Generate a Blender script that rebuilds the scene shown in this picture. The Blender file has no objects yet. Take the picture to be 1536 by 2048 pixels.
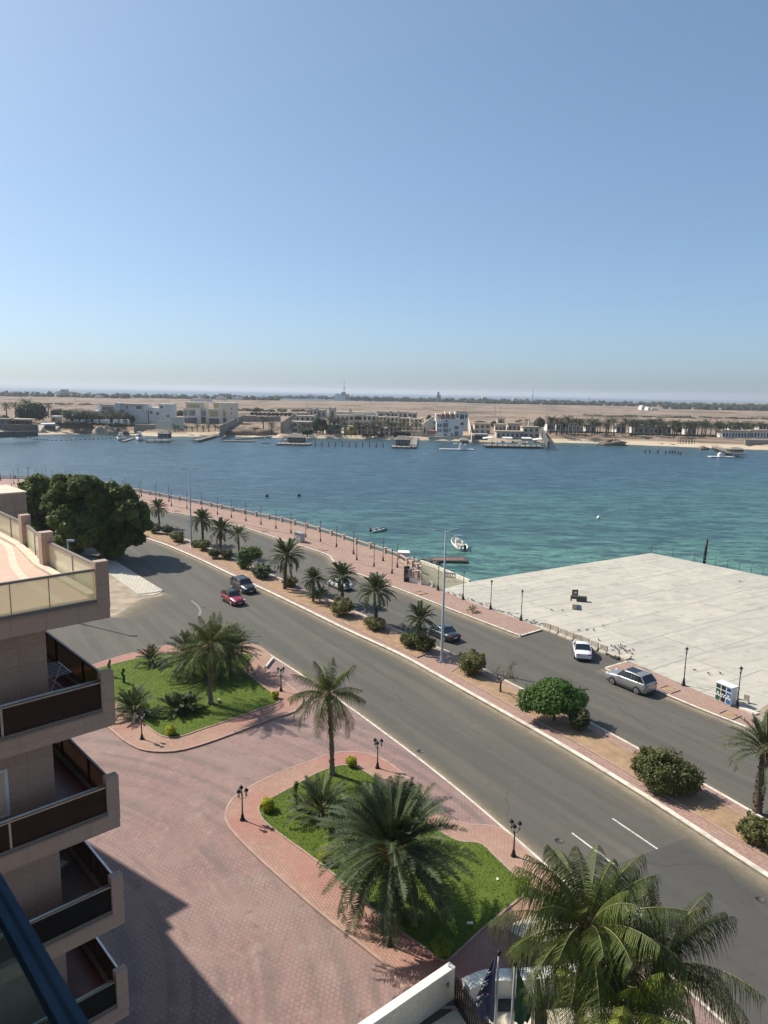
import bpy, math, random
import numpy as np
from mathutils import Vector, Matrix
random.seed(7); rng = np.random.default_rng(11)
R = math.radians
scene = bpy.context.scene
COL = scene.collection
# ------------------------------------------------------------------ camera model (24 mm equivalent lens, 28.5 m above the road)
H = 28.5; FPX = 1420.0; PITCH = R(9.55); ROLL = R(1.04)
def ray(x, y):
    a = x - 768; b = y - 1024
    c, s = math.cos(ROLL), math.sin(ROLL)
    r = (a*c + b*s)/FPX; d = (-a*s + b*c)/FPX
    return r, math.cos(PITCH) - d*math.sin(PITCH), -math.sin(PITCH) - d*math.cos(PITCH)
def G(x, y, z=0.0):
    v = ray(x, y); t = (z - H)/v[2]
    return (v[0]*t, v[1]*t)
def G3(x, y, z=0.0):
    return G(x, y, z) + (z,)
def PP(x, y, D):
    v = ray(x, y)
    return (D*v[0]/v[1], H + D*v[2]/v[1])
def GL(pts, z=0.0): return [G(x, y, z) for x, y in pts]
# ------------------------------------------------------------------ node helpers
def new_mat(name):
    m = bpy.data.materials.new(name); m.use_nodes = True
    t = m.node_tree; t.nodes.clear()
    return m, t
def nd(t, typ, ins=None, **props):
    n = t.nodes.new('ShaderNode' + typ)
    for k, v in props.items(): setattr(n, k, v)
    for k, v in (ins or {}).items():
        s = n.inputs[k]
        if isinstance(v, bpy.types.NodeSocket): t.links.new(v, s)
        elif isinstance(v, (tuple, list)) and len(v) == 3 and s.type == 'RGBA': s.default_value = (*v, 1)
        else: s.default_value = v
    return n
def mth(t, op, a, b=None, c=None):
    ins = {0: a}
    if b is not None: ins[1] = b
    if c is not None: ins[2] = c
    return nd(t, 'Math', ins, operation=op).outputs[0]
def vm(t, op, a, b=None):
    ins = {0: a}
    if b is not None: ins[1] = b
    n = nd(t, 'VectorMath', ins, operation=op)
    return n.outputs['Value'] if op in ('LENGTH', 'DOT_PRODUCT') else n.outputs[0]
def mixc(t, f, a, b, blend='MIX'):
    n = nd(t, 'Mix', {}, data_type='RGBA', blend_type=blend)
    for i, v in ((0, f), (6, a), (7, b)):
        s = n.inputs[i]
        if isinstance(v, bpy.types.NodeSocket): t.links.new(v, s)
        elif isinstance(v, (tuple, list)): s.default_value = (*v[:3], 1)
        else: s.default_value = v
    return n.outputs[2]
def ramp(t, f, stops, interp='LINEAR'):
    n = nd(t, 'ValToRGB', {0: f}); cr = n.color_ramp; cr.interpolation = interp
    while len(cr.elements) < len(stops): cr.elements.new(0.5)
    for e, (p, c) in zip(cr.elements, stops):
        e.position = p; e.color = (c, c, c, 1) if isinstance(c, (int, float)) else (*c, 1)
    return n.outputs[0]
def coords(t, rot=0.0, scale=1.0, loc=(0, 0, 0), gen='Object'):
    tc = nd(t, 'TexCoord').outputs[gen]
    return nd(t, 'Mapping', {0: tc, 1: loc, 2: (0, 0, rot), 3: (scale, scale, scale) if not isinstance(scale, tuple) else scale}).outputs[0]
def noise(t, vec, scale, detail=4, rough=0.55, dist=0.0):
    return nd(t, 'TexNoise', {'Vector': vec, 'Scale': scale, 'Detail': detail, 'Roughness': rough, 'Distortion': dist}).outputs[0]
def finish(t, color, rough=0.8, metal=0.0, bump=None, bstr=0.3, bdist=0.02, spec=0.5, trans=None, coat=0.0, alpha=None):
    ins = {'Base Color': color, 'Roughness': rough, 'Metallic': metal, 'Specular IOR Level': spec}
    if coat: ins['Coat Weight'] = coat; ins['Coat Roughness'] = 0.05
    if alpha is not None: ins['Alpha'] = alpha
    p = nd(t, 'BsdfPrincipled', ins)
    if bump is not None:
        b = nd(t, 'Bump', {'Height': bump, 'Strength': bstr, 'Distance': bdist})
        t.links.new(b.outputs[0], p.inputs['Normal'])
    out = p.outputs[0]
    if trans is not None:
        tr = nd(t, 'BsdfTranslucent', {'Color': trans})
        out = nd(t, 'MixShader', {0: 0.25, 1: p.outputs[0], 2: tr.outputs[0]}).outputs[0]
    nd(t, 'OutputMaterial', {'Surface': out})
def M(name, c1, c2=None, scale=3.0, rough=0.8, metal=0.0, bump=0.0, spec=0.4, coat=0.0, detail=5, lo=0.35, hi=0.65, bscale=None, bdist=0.02):
    m, t = new_mat(name); v = coords(t)
    if c2 is None: c2 = tuple(min(1, c*0.82) for c in c1)
    n = noise(t, v, scale, detail)
    f = ramp(t, n, [(lo, 0), (hi, 1)])
    c = mixc(t, f, c1, c2)
    bp = noise(t, v, bscale or scale*4, 3) if bump else None
    finish(t, c, rough, metal, bp, bump, bdist, spec, coat=coat)
    return m
def leafmat(name, c1, c2, scale=2.0, tr=None):
    m, t = new_mat(name); v = coords(t)
    f = ramp(t, noise(t, v, scale, 6, 0.7), [(0.35, 0), (0.65, 1)])
    c = mixc(t, f, c1, c2)
    finish(t, c, 0.6, 0, None, spec=0.2, trans=tr or tuple(min(1, x*1.5) for x in c2))
    return m
def glassmat(name, tint, rough=0.05, alpha=0.5, spec=0.6):
    m, t = new_mat(name)
    p = nd(t, 'BsdfPrincipled', {'Base Color': tint, 'Roughness': rough, 'Specular IOR Level': spec})
    tr = nd(t, 'BsdfTransparent', {'Color': tuple(min(1, 0.25 + x*1.2) for x in tint)})
    o = nd(t, 'MixShader', {0: alpha, 1: tr.outputs[0], 2: p.outputs[0]})
    nd(t, 'OutputMaterial', {'Surface': o.outputs[0]})
    return m
# road direction
_p, _q = G(599, 1214), G(1480, 1718)
ROADANG = math.atan2(_q[1]-_p[1], _q[0]-_p[0])
_p, _q = G(886, 1178), G(1302, 1106)
PLZANG = math.atan2(_q[1]-_p[1], _q[0]-_p[0])
MT = {}
def asphalt(name, base, warm, stain):
    m, t = new_mat(name); v = coords(t)
    vs = nd(t, 'Mapping', {0: coords(t, -ROADANG), 3: (0.035, 0.75, 1)}).outputs[0]
    f1 = ramp(t, noise(t, v, 0.09, 5, 0.6), [(0.3, 0), (0.7, 1)])
    c = mixc(t, f1, base, warm)
    streak = ramp(t, noise(t, vs, 1.0, 4, 0.6), [(0.36, 0), (0.60, 0.8)])
    c = mixc(t, streak, c, stain)
    sp = ramp(t, noise(t, v, 1.3, 8, 0.7), [(0.54, 0), (0.68, 0.6)])
    c = mixc(t, sp, c, tuple(x*0.6 for x in base))
    ck = nd(t, 'TexVoronoi', {'Vector': vm(t, 'ADD', v, nd(t, 'TexNoise', {'Vector': v, 'Scale': 0.5, 'Detail': 4}).outputs[1]), 'Scale': 0.09}, feature='DISTANCE_TO_EDGE').outputs[0]
    ckm = mth(t, 'MULTIPLY', ramp(t, ck, [(0.0, 1), (0.006, 0)]), ramp(t, noise(t, v, 0.12, 5), [(0.5, 0), (0.6, 0.8)]))
    c = mixc(t, ckm, c, tuple(x*0.45 for x in base))
    c = mixc(t, ramp(t, noise(t, v, 0.35, 7, 0.7), [(0.58, 0), (0.72, 0.45)]), c, tuple(min(1, x*1.35) for x in warm))
    g = noise(t, v, 45, 2, 0.6)
    c = mixc(t, 0.35, c, ramp(t, g, [(0.3, tuple(x*0.55 for x in base)), (0.7, tuple(x*1.5 for x in base))]))
    finish(t, c, 0.85, 0, g, 0.25, 0.01, 0.3)
    return m
MT['asphalt'] = asphalt('asphalt', (0.102, 0.094, 0.08), (0.13, 0.118, 0.097), (0.068, 0.064, 0.057))
MT['asphalt_new'] = asphalt('asphalt_resurfaced', (0.074, 0.071, 0.064), (0.085, 0.08, 0.071), (0.064, 0.061, 0.056))
def brickmat(name, a, b, mortar, rot, w, h, msize, dirt=(0.3, 0.24, 0.2), dscale=0.25):
    m, t = new_mat(name); v = coords(t, rot)
    br = nd(t, 'TexBrick', {'Vector': v, 'Color1': a, 'Color2': b, 'Mortar': mortar, 'Scale': 1.0, 'Mortar Size': msize, 'Mortar Smooth': 0.2, 'Bias': 0.0, 'Brick Width': w, 'Row Height': h})
    v0 = coords(t)
    n = ramp(t, noise(t, v0, dscale, 6, 0.65), [(0.35, 0), (0.7, 0.75)])
    c = mixc(t, n, br.outputs[0], mixc(t, 0.5, br.outputs[0], dirt))
    n2 = ramp(t, noise(t, v0, 1.6, 6, 0.7), [(0.5, 0), (0.75, 0.5)])
    c = mixc(t, n2, c, tuple(min(1, x*1.25) for x in a))
    if name == 'island_brick': c = mixc(t, ramp(t, noise(t, v0, 0.09, 4, 0.6), [(0.45, 0), (0.62, 0.6)]), c, (0.33, 0.125, 0.11))
    finish(t, c, 0.85, 0, br.outputs[1], -0.3, 0.01, 0.3)
    return m
MT['brick'] = brickmat('promenade_brick', (0.36, 0.215, 0.17), (0.29, 0.18, 0.145), (0.2, 0.135, 0.11), -ROADANG, 0.62, 0.31, 0.035, (0.35, 0.28, 0.22))
MT['brick_red'] = brickmat('island_brick', (0.385, 0.215, 0.165), (0.31, 0.165, 0.13), (0.19, 0.125, 0.095), -ROADANG, 0.34, 0.17, 0.026, (0.42, 0.33, 0.235), 0.22)
def hexmat(name, s=0.3):
    m, t = new_mat(name)
    v0 = coords(t); v = coords(t, 0.6, 1.0/s, (500, 500, 0))
    S = (1.0, 1.7320508, 1000.0); hs = (0.5, 0.8660254, 0.0)
    a = vm(t, 'SUBTRACT', vm(t, 'MODULO', v, S), hs)
    b = vm(t, 'SUBTRACT', vm(t, 'MODULO', vm(t, 'SUBTRACT', v, hs), S), hs)
    z0 = (1, 1, 0)
    a = vm(t, 'MULTIPLY', a, z0); b = vm(t, 'MULTIPLY', b, z0)
    near = mth(t, 'LESS_THAN', vm(t, 'LENGTH', a), vm(t, 'LENGTH', b))
    g = nd(t, 'Mix', {}, data_type='VECTOR')
    t.links.new(near, g.inputs[0]); t.links.new(b, g.inputs[4]); t.links.new(a, g.inputs[5])
    ab = vm(t, 'ABSOLUTE', g.outputs[1])
    sx = nd(t, 'SeparateXYZ', {0: ab}).outputs[0]
    d = mth(t, 'MAXIMUM', sx, vm(t, 'DOT_PRODUCT', ab, (0.5, 0.8660254, 0)))
    ns = noise(t, v0, 0.45, 5, 0.65)
    line = ramp(t, d, [(0.415, 0), (0.475, 0.75)])
    wear = ramp(t, ns, [(0.36, 0.3), (0.62, 1)])
    cid = vm(t, 'SUBTRACT', v, g.outputs[1])
    tone = nd(t, 'TexWhiteNoise', {0: vm(t, 'FLOOR', vm(t, 'ADD', cid, (0.25, 0.25, 0.25)))}, noise_dimensions='3D').outputs[0]
    c = mixc(t, tone, (0.285, 0.170, 0.152), (0.225, 0.138, 0.126))
    big = ramp(t, noise(t, v0, 0.11, 4, 0.55), [(0.35, 0), (0.65, 1)])
    c = mixc(t, big, c, (0.27, 0.188, 0.162))
    # curved tyre streaks following the turn of the drive
    vv = vm(t, 'SUBTRACT', v0, (-28.0, 24.0, 0))
    rad = vm(t, 'LENGTH', vm(t, 'MULTIPLY', vv, (1, 1, 0)))
    st = nd(t, 'TexNoise', {'W': mth(t, 'MULTIPLY', rad, 0.9), 'Scale': 1.0, 'Detail': 4}, noise_dimensions='1D').outputs[0]
    stf = mth(t, 'MULTIPLY', ramp(t, st, [(0.44, 0), (0.60, 0.6)]), ramp(t, noise(t, v0, 0.13, 3), [(0.36, 0), (0.52, 1)]))
    c = mixc(t, stf, c, (0.15, 0.115, 0.105))
    spots = ramp(t, noise(t, v0, 1.1, 7, 0.7), [(0.58, 0), (0.70, 0.8)])
    c = mixc(t, spots, c, (0.13, 0.09, 0.08))
    lt = ramp(t, noise(t, v0, 0.6, 6, 0.7), [(0.54, 0), (0.72, 0.35)])
    c = mixc(t, lt, c, (0.42, 0.33, 0.28))
    c = mixc(t, mth(t, 'MULTIPLY', line, wear), c, (0.10, 0.068, 0.06))
    finish(t, c, 0.8, 0, line, -0.3, 0.01, 0.35)
    return m
MT['hex'] = hexmat('hex_paving')
def plazamat():
    m, t = new_mat('plaza_concrete'); v = coords(t, -PLZANG); v0 = coords(t)
    br = nd(t, 'TexBrick', {'Vector': v, 'Color1': (0.495, 0.455, 0.375), 'Color2': (0.43, 0.395, 0.335), 'Mortar': (0.17, 0.16, 0.14), 'Scale': 1.0, 'Mortar Size': 0.07, 'Mortar Smooth': 0.3, 'Bias': 0, 'Brick Width': 10.5, 'Row Height': 6.2}, offset=0.35)
    n = ramp(t, noise(t, v0, 0.16, 7, 0.7, 0.6), [(0.38, 0), (0.68, 0.9)])
    c = mixc(t, n, br.outputs[0], (0.37, 0.35, 0.30))
    n3 = ramp(t, noise(t, nd(t, 'Mapping', {0: coords(t, -PLZANG+0.15), 3: (0.12, 1.0, 1)}).outputs[0], 1.0, 6, 0.7), [(0.50, 0), (0.68, 0.7)])
    c = mixc(t, n3, c, (0.27, 0.255, 0.22))
    n2 = ramp(t, noise(t, v0, 0.8, 8, 0.75), [(0.54, 0), (0.68, 0.7)])
    c = mixc(t, n2, c, (0.22, 0.205, 0.175))
    c = mixc(t, ramp(t, noise(t, v0, 0.3, 6, 0.7), [(0.55, 0), (0.7, 0.7)]), c, (0.52, 0.48, 0.4))
    finish(t, c, 0.85, 0, noise(t, v0, 8, 4), 0.2, 0.02, 0.3)
    return m
MT['plaza'] = plazamat()
def grassmat():
    m, t = new_mat('lawn'); v = coords(t)
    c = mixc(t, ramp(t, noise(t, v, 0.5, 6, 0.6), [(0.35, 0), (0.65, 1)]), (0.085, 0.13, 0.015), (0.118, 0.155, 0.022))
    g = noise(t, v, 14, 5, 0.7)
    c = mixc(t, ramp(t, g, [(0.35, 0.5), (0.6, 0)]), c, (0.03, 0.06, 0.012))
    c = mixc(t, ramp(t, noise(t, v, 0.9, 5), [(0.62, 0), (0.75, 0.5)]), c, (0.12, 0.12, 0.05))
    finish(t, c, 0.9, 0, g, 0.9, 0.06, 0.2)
    return m
MT['grass'] = grassmat()
def soilmat():
    m, t = new_mat('dry_soil'); v = coords(t)
    n = noise(t, v, 1.2, 8, 0.72)
    c = mixc(t, ramp(t, n, [(0.35, 0), (0.65, 1)]), (0.40, 0.27, 0.165), (0.26, 0.17, 0.108))
    c = mixc(t, ramp(t, noise(t, v, 6, 5, 0.7), [(0.55, 0), (0.7, 0.7)]), c, (0.40, 0.29, 0.17))
    finish(t, c, 0.95, 0, noise(t, v, 9, 6, 0.7), 0.8, 0.08, 0.1)
    return m
MT['soil'] = soilmat()
MT['sand'] = M('pale_sand', (0.40, 0.32, 0.23), (0.24, 0.195, 0.145), 0.5, 0.95, bump=0.6, detail=8, bdist=0.1)
MT['kerb'] = M('kerb_stone', (0.68, 0.64, 0.55), (0.46, 0.40, 0.32), 1.6, 0.85, bump=0.2, detail=7)
MT['kerb_pink'] = M('kerb_pink', (0.40, 0.27, 0.22), (0.30, 0.21, 0.175), 1.4, 0.85, bump=0.2)
MT['paint'] = M('road_paint', (0.62, 0.6, 0.55), (0.25, 0.24, 0.22), 4, 0.7, detail=8, lo=0.45, hi=0.75)
MT['worn_paint'] = M('worn_paint', (0.24, 0.235, 0.22), (0.13, 0.125, 0.11), 4, 0.8, detail=8)
MT['pale_tile'] = brickmat('pale_pavers', (0.50, 0.46, 0.38), (0.44, 0.40, 0.33), (0.3, 0.27, 0.22), -ROADANG+0.35, 1.3, 0.5, 0.03, (0.36, 0.31, 0.25))
MT['yard'] = brickmat('yard_tiles', (0.62, 0.55, 0.42), (0.57, 0.5, 0.39), (0.42, 0.37, 0.3), 0.3, 0.9, 0.9, 0.012, (0.45, 0.4, 0.32), 0.6)
MT['dark_stone'] = M('dark_stone_band', (0.07, 0.066, 0.06), (0.05, 0.047, 0.043), 3, 0.6)
MT['stucco'] = M('hotel_granite', (0.44, 0.325, 0.25), (0.33, 0.245, 0.19), 14, 0.7, bump=0.15, detail=8)
def granite():
    m, t = new_mat('hotel_granite'); v = coords(t)
    sp = nd(t, 'SeparateXYZ', {0: v}); xy = nd(t, 'CombineXYZ', {0: mth(t, 'ADD', sp.outputs[0], mth(t, 'MULTIPLY', sp.outputs[1], 1.0)), 1: sp.outputs[2], 2: 0.0}).outputs[0]
    br = nd(t, 'TexBrick', {'Vector': xy, 'Color1': (0.44, 0.325, 0.25), 'Color2': (0.41, 0.30, 0.23), 'Mortar': (0.27, 0.2, 0.155), 'Scale': 1.0, 'Mortar Size': 0.008, 'Mortar Smooth': 0.2, 'Brick Width': 0.9, 'Row Height': 0.6}, offset=0.0)
    c = mixc(t, ramp(t, noise(t, v, 16, 7, 0.7), [(0.4, 0), (0.62, 0.55)]), br.outputs[0], (0.27, 0.19, 0.145))
    c = mixc(t, ramp(t, noise(t, nd(t, 'Mapping', {0: v, 3: (1.6, 1.6, 0.25)}).outputs[0], 1.0, 5, 0.6), [(0.5, 0), (0.7, 0.4)]), c, (0.28, 0.21, 0.165))
    finish(t, c, 0.7, 0, noise(t, v, 60, 3), 0.04, 0.01, 0.3); return m
MT['stucco'] = granite()
MT['white_wall'] = M('white_wall', (0.74, 0.72, 0.66), (0.6, 0.57, 0.5), 0.9, 0.75, bump=0.1, detail=7, lo=0.45, hi=0.8)
def crackmat():
    m, t = new_mat('cracked_marble'); v = coords(t)
    vo = nd(t, 'TexVoronoi', {'Vector': v, 'Scale': 3.2}, feature='DISTANCE_TO_EDGE').outputs[0]
    c = mixc(t, ramp(t, vo, [(0.0, 1), (0.03, 0)]), (0.66, 0.63, 0.55), (0.36, 0.34, 0.3))
    c = mixc(t, ramp(t, noise(t, v, 1.4, 5), [(0.45, 0), (0.7, 0.5)]), c, (0.5, 0.49, 0.45))
    finish(t, c, 0.5)
    return m
MT['marble'] = crackmat()
MT['terrace'] = brickmat('terrace_tiles', (0.56, 0.375, 0.29), (0.53, 0.35, 0.275), (0.42, 0.28, 0.22), 0.0, 0.4, 0.4, 0.008, (0.5, 0.36, 0.27), 0.5)
MT['cream'] = M('cream_trim', (0.60, 0.50, 0.38), (0.52, 0.43, 0.33), 2, 0.8)
MT['rust_tile'] = M('dark_red_tiles', (0.20, 0.06, 0.055), (0.13, 0.045, 0.04), 2.2, 0.35)
MT['brown_tile'] = brickmat('brown_herringbone_tiles', (0.15, 0.115, 0.09), (0.12, 0.09, 0.07), (0.08, 0.06, 0.05), 0.78, 0.5, 0.18, 0.01)
MT['glass_dark'] = glassmat('smoked_glass', (0.008, 0.005, 0.004), 0.04, 0.9, 0.3)
MT['glass_bronze'] = glassmat('bronze_glass', (0.09, 0.05, 0.02), 0.04, 0.45, 0.4)
MT['glass_frost'] = glassmat('milky_glass', (0.78, 0.72, 0.54), 0.2, 0.52, 0.3)
MT['glass_teal'] = glassmat('teal_glass', (0.34, 0.46, 0.44), 0.05, 0.16, 0.3)
MT['rail_blue'] = M('blue_grey_rail', (0.042, 0.072, 0.105), (0.036, 0.062, 0.09), 6, 0.9, spec=0.0)
MT['rail_dark'] = M('dark_rail_seam', (0.03, 0.045, 0.06), None, 6, 0.9, spec=0.0)
MT['steel'] = M('brushed_steel', (0.42, 0.42, 0.42), (0.34, 0.34, 0.34), 9, 0.28, 0.9)
MT['bronze_frame'] = M('bronze_frame', (0.035, 0.025, 0.02), None, 9, 0.4, 0.3)
MT['grey_frame'] = M('taupe_frame', (0.22, 0.185, 0.15), (0.18, 0.15, 0.125), 9, 0.5)
MT['black_iron'] = M('black_iron', (0.012, 0.011, 0.012), (0.02, 0.018, 0.018), 9, 0.45, 0.3, spec=0.4)
MT['brown_iron'] = M('brown_iron', (0.035, 0.018, 0.016), (0.02, 0.013, 0.012), 2, 0.55, 0.2)
MT['lamp_glass'] = M('lantern_glass', (0.55, 0.56, 0.55), (0.4, 0.42, 0.42), 6, 0.15, spec=0.7)
MT['pole_grey'] = M('galvanised_pole', (0.40, 0.42, 0.43), (0.33, 0.345, 0.355), 2, 0.45, 0.4)
MT['concrete'] = M('weathered_concrete', (0.47, 0.42, 0.34), (0.33, 0.285, 0.23), 2.5, 0.9, bump=0.3, detail=8)
MT['concrete_grey'] = M('grey_concrete', (0.30, 0.285, 0.25), (0.2, 0.19, 0.17), 1.5, 0.9, bump=0.3, detail=8)
MT['seawall'] = M('seawall_stone', (0.50, 0.385, 0.31), (0.42, 0.32, 0.26), 2.5, 0.85, detail=6)
MT['slip'] = M('slipway_concrete', (0.185, 0.18, 0.115), (0.25, 0.225, 0.155), 0.45, 0.85, detail=8, bump=0.3)
MT['trunk_date'] = M('date_palm_bark', (0.17, 0.125, 0.09), (0.09, 0.065, 0.048), 5, 0.95, bump=1.0, detail=6, bdist=0.08)
MT['trunk_coco'] = M('coconut_bark', (0.25, 0.205, 0.165), (0.17, 0.14, 0.115), 5, 0.9, bump=0.5)
MT['bark'] = M('tree_bark', (0.14, 0.105, 0.08), (0.09, 0.068, 0.052), 4, 0.95, bump=0.6)
MT['bark_pale'] = M('pale_bark', (0.34, 0.3, 0.25), (0.2, 0.17, 0.14), 3, 0.9)
MT['date'] = leafmat('date_frond', (0.058, 0.08, 0.04), (0.11, 0.135, 0.07), 1.5, (0.06, 0.075, 0.025))
MT['date_dark'] = leafmat('date_frond_dark', (0.05, 0.075, 0.034), (0.105, 0.138, 0.07), 1.2, (0.04, 0.055, 0.02))
MT['coco'] = leafmat('coconut_frond', (0.036, 0.058, 0.012), (0.12, 0.15, 0.036), 1.3, (0.07, 0.08, 0.012))
MT['coco_young'] = leafmat('young_coconut_frond', (0.12, 0.17, 0.022), (0.25, 0.28, 0.055), 1.4, (0.16, 0.2, 0.03))
MT['coco_dark'] = leafmat('coconut_frond_dark', (0.03, 0.045, 0.014), (0.08, 0.095, 0.03), 1.2, (0.05, 0.05, 0.015))
MT['dead'] = leafmat('dry_frond', (0.26, 0.2, 0.12), (0.19, 0.14, 0.08), 2, (0.18, 0.13, 0.06))
MT['rachis'] = M('frond_stalk', (0.20, 0.19, 0.07), (0.26, 0.23, 0.1), 3, 0.6)
MT['fruit'] = M('date_fruit_stalks', (0.42, 0.15, 0.03), (0.25, 0.09, 0.03), 6, 0.7)
MT['ficus'] = leafmat('ficus_leaf', (0.04, 0.062, 0.014), (0.12, 0.15, 0.034), 0.45)
MT['shrub'] = leafmat('shrub_leaf', (0.055, 0.07, 0.02), (0.115, 0.125, 0.038), 3)
MT['shrub_dark'] = leafmat('shrub_leaf_dark', (0.026, 0.045, 0.015), (0.055, 0.08, 0.024), 3)
MT['shrub_olive'] = leafmat('shrub_leaf_olive', (0.07, 0.082, 0.022), (0.13, 0.13, 0.045), 3)
MT['feather'] = leafmat('feathery_leaf', (0.045, 0.095, 0.02), (0.085, 0.15, 0.03), 2.2)
MT['yellow'] = leafmat('golden_shrub_leaf', (0.26, 0.29, 0.02), (0.38, 0.38, 0.035), 5)
MT['wispy'] = leafmat('wispy_leaf', (0.06, 0.1, 0.025), (0.11, 0.16, 0.05), 2)
MT['golden_green'] = leafmat('green_gold_leaf', (0.10, 0.17, 0.02), (0.2, 0.26, 0.03), 5)
MT['vine'] = leafmat('vine_leaf', (0.04, 0.075, 0.015), (0.07, 0.11, 0.025), 3)
MT['far_tree'] = leafmat('far_tree_leaf', (0.04, 0.058, 0.03), (0.07, 0.085, 0.042), 0.5)
MT['far_dark'] = leafmat('far_dark_leaf', (0.028, 0.042, 0.024), (0.05, 0.062, 0.034), 0.5)
MT['far_palm'] = leafmat('far_palm_leaf', (0.035, 0.044, 0.02), (0.06, 0.068, 0.032), 0.5)
MT['bougain'] = leafmat('bougainvillea', (0.12, 0.05, 0.045), (0.07, 0.07, 0.035), 0.8)
MT['villa_white'] = M('villa_white', (0.70, 0.69, 0.66), (0.6, 0.58, 0.54), 0.4, 0.8)
MT['villa_cream'] = M('villa_cream', (0.66, 0.58, 0.46), (0.6, 0.52, 0.41), 0.4, 0.8)
MT['villa_beige'] = M('villa_beige', (0.58, 0.51, 0.41), (0.5, 0.43, 0.345), 0.4, 0.85)
MT['villa_stone'] = M('villa_stone', (0.5, 0.455, 0.385), (0.42, 0.375, 0.31), 0.4, 0.85)
MT['villa_grey'] = M('grey_wall', (0.27, 0.245, 0.215), (0.22, 0.2, 0.175), 0.4, 0.9)
MT['dark_wall'] = M('dark_retaining_wall', (0.12, 0.11, 0.10), (0.085, 0.08, 0.072), 0.4, 0.95)
MT['terracotta'] = M('terracotta', (0.40, 0.19, 0.12), (0.33, 0.16, 0.1), 0.6, 0.85)
MT['roof_tan'] = M('tan_roof', (0.42, 0.34, 0.24), (0.34, 0.27, 0.2), 0.6, 0.9)
MT['win'] = M('dark_window', (0.03, 0.035, 0.04), (0.05, 0.055, 0.06), 0.3, 0.12, spec=0.7)
MT['win_blue'] = M('blue_window', (0.06, 0.11, 0.17), (0.045, 0.08, 0.13), 0.3, 0.1, spec=0.8)
MT['win_grey'] = M('grey_window', (0.16, 0.19, 0.21), (0.12, 0.145, 0.165), 0.3, 0.12, spec=0.7)
MT['sunscreen'] = M('yellow_blind', (0.42, 0.36, 0.2), None, 1, 0.8)
MT['drum'] = M('yellow_drum', (0.55, 0.42, 0.12), (0.45, 0.34, 0.1), 1, 0.6)
MT['wood_dark'] = M('dark_timber', (0.085, 0.07, 0.058), (0.055, 0.046, 0.04), 1, 0.8)
MT['wood_grey'] = M('grey_timber', (0.26, 0.235, 0.2), (0.18, 0.16, 0.14), 1, 0.9)
MT['rock'] = M('brown_rock', (0.25, 0.18, 0.13), (0.14, 0.1, 0.075), 0.5, 0.95, bump=1.0, bdist=0.4)
MT['boat_white'] = M('boat_gelcoat', (0.72, 0.71, 0.66), (0.6, 0.59, 0.55), 1.5, 0.3, spec=0.5)
MT['boat_teal'] = M('boat_teal_inside', (0.18, 0.28, 0.25), (0.12, 0.2, 0.19), 1.5, 0.6)
MT['black'] = M('black_rubber', (0.014, 0.014, 0.015), (0.02, 0.02, 0.021), 5, 0.7)
MT['grey_plastic'] = M('grey_plastic', (0.2, 0.2, 0.2), None, 5, 0.5)
MT['rim'] = M('alloy_rim', (0.5, 0.5, 0.51), (0.38, 0.38, 0.39), 9, 0.3, 0.8)
MT['car_glass'] = M('car_glass', (0.012, 0.018, 0.026), None, 5, 0.04, spec=0.9)
MT['red_light'] = M('tail_lamp', (0.35, 0.015, 0.02), None, 5, 0.15, spec=0.7)
MT['head_light'] = M('head_lamp', (0.75, 0.77, 0.8), None, 5, 0.08, spec=0.9)
MT['plate'] = M('number_plate', (0.7, 0.7, 0.68), None, 5, 0.4)
MT['jetty_red'] = M('rusty_red_deck', (0.24, 0.125, 0.095), (0.13, 0.075, 0.06), 0.8, 0.8, detail=7)
MT['dark_wet'] = M('wet_dark_stone', (0.035, 0.035, 0.03), (0.06, 0.055, 0.045), 1.5, 0.5, bump=0.6)
MT['bird'] = M('pigeon_feather', (0.045, 0.043, 0.05), (0.12, 0.115, 0.12), 9, 0.7)
MT['green_panel'] = M('green_panel', (0.01, 0.10, 0.06), (0.01, 0.075, 0.045), 3, 0.4)
MT['black_panel'] = M('black_panel', (0.012, 0.016, 0.016), None, 3, 0.4)
MT['blue_panel'] = M('blue_panel', (0.03, 0.13, 0.36), (0.025, 0.1, 0.29), 3, 0.4)
MT['white_plastic'] = M('white_plastic', (0.72, 0.72, 0.70), None, 3, 0.4)
MT['pink_barrier'] = M('faded_pink_barrier', (0.58, 0.33, 0.28), (0.62, 0.5, 0.44), 2, 0.6)
MT['flag_navy'] = M('navy_cloth', (0.045, 0.055, 0.12), (0.035, 0.042, 0.095), 2, 0.8)
MT['flag_green'] = M('green_cloth', (0.012, 0.085, 0.045), (0.009, 0.06, 0.033), 2, 0.8)
MT['flag_black'] = M('dark_cloth', (0.02, 0.024, 0.024), (0.07, 0.06, 0.05), 3, 0.8)
MT['cloth_white'] = M('white_print', (0.7, 0.7, 0.68), None, 2, 0.8)
MT['cloth_red'] = M('red_print', (0.5, 0.03, 0.03), None, 2, 0.8)
MT['cloth_blue'] = M('blue_print', (0.1, 0.2, 0.5), None, 2, 0.8)
def paintmat(name, c, flake=0.3, rough=0.3):
    return M(name, c, tuple(x*0.9 for x in c), 12, rough, flake, coat=0.8, spec=0.5)
MT['car_silver'] = paintmat('silver_paint', (0.36, 0.36, 0.355), 0.6)
MT['car_red'] = paintmat('red_paint', (0.33, 0.02, 0.035), 0.3)
MT['car_black'] = paintmat('charcoal_paint', (0.045, 0.042, 0.04), 0.4)
MT['car_dark'] = paintmat('dark_grey_paint', (0.05, 0.056, 0.062), 0.5)
MT['car_white'] = paintmat('white_paint', (0.75, 0.76, 0.77), 0.0)
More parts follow.
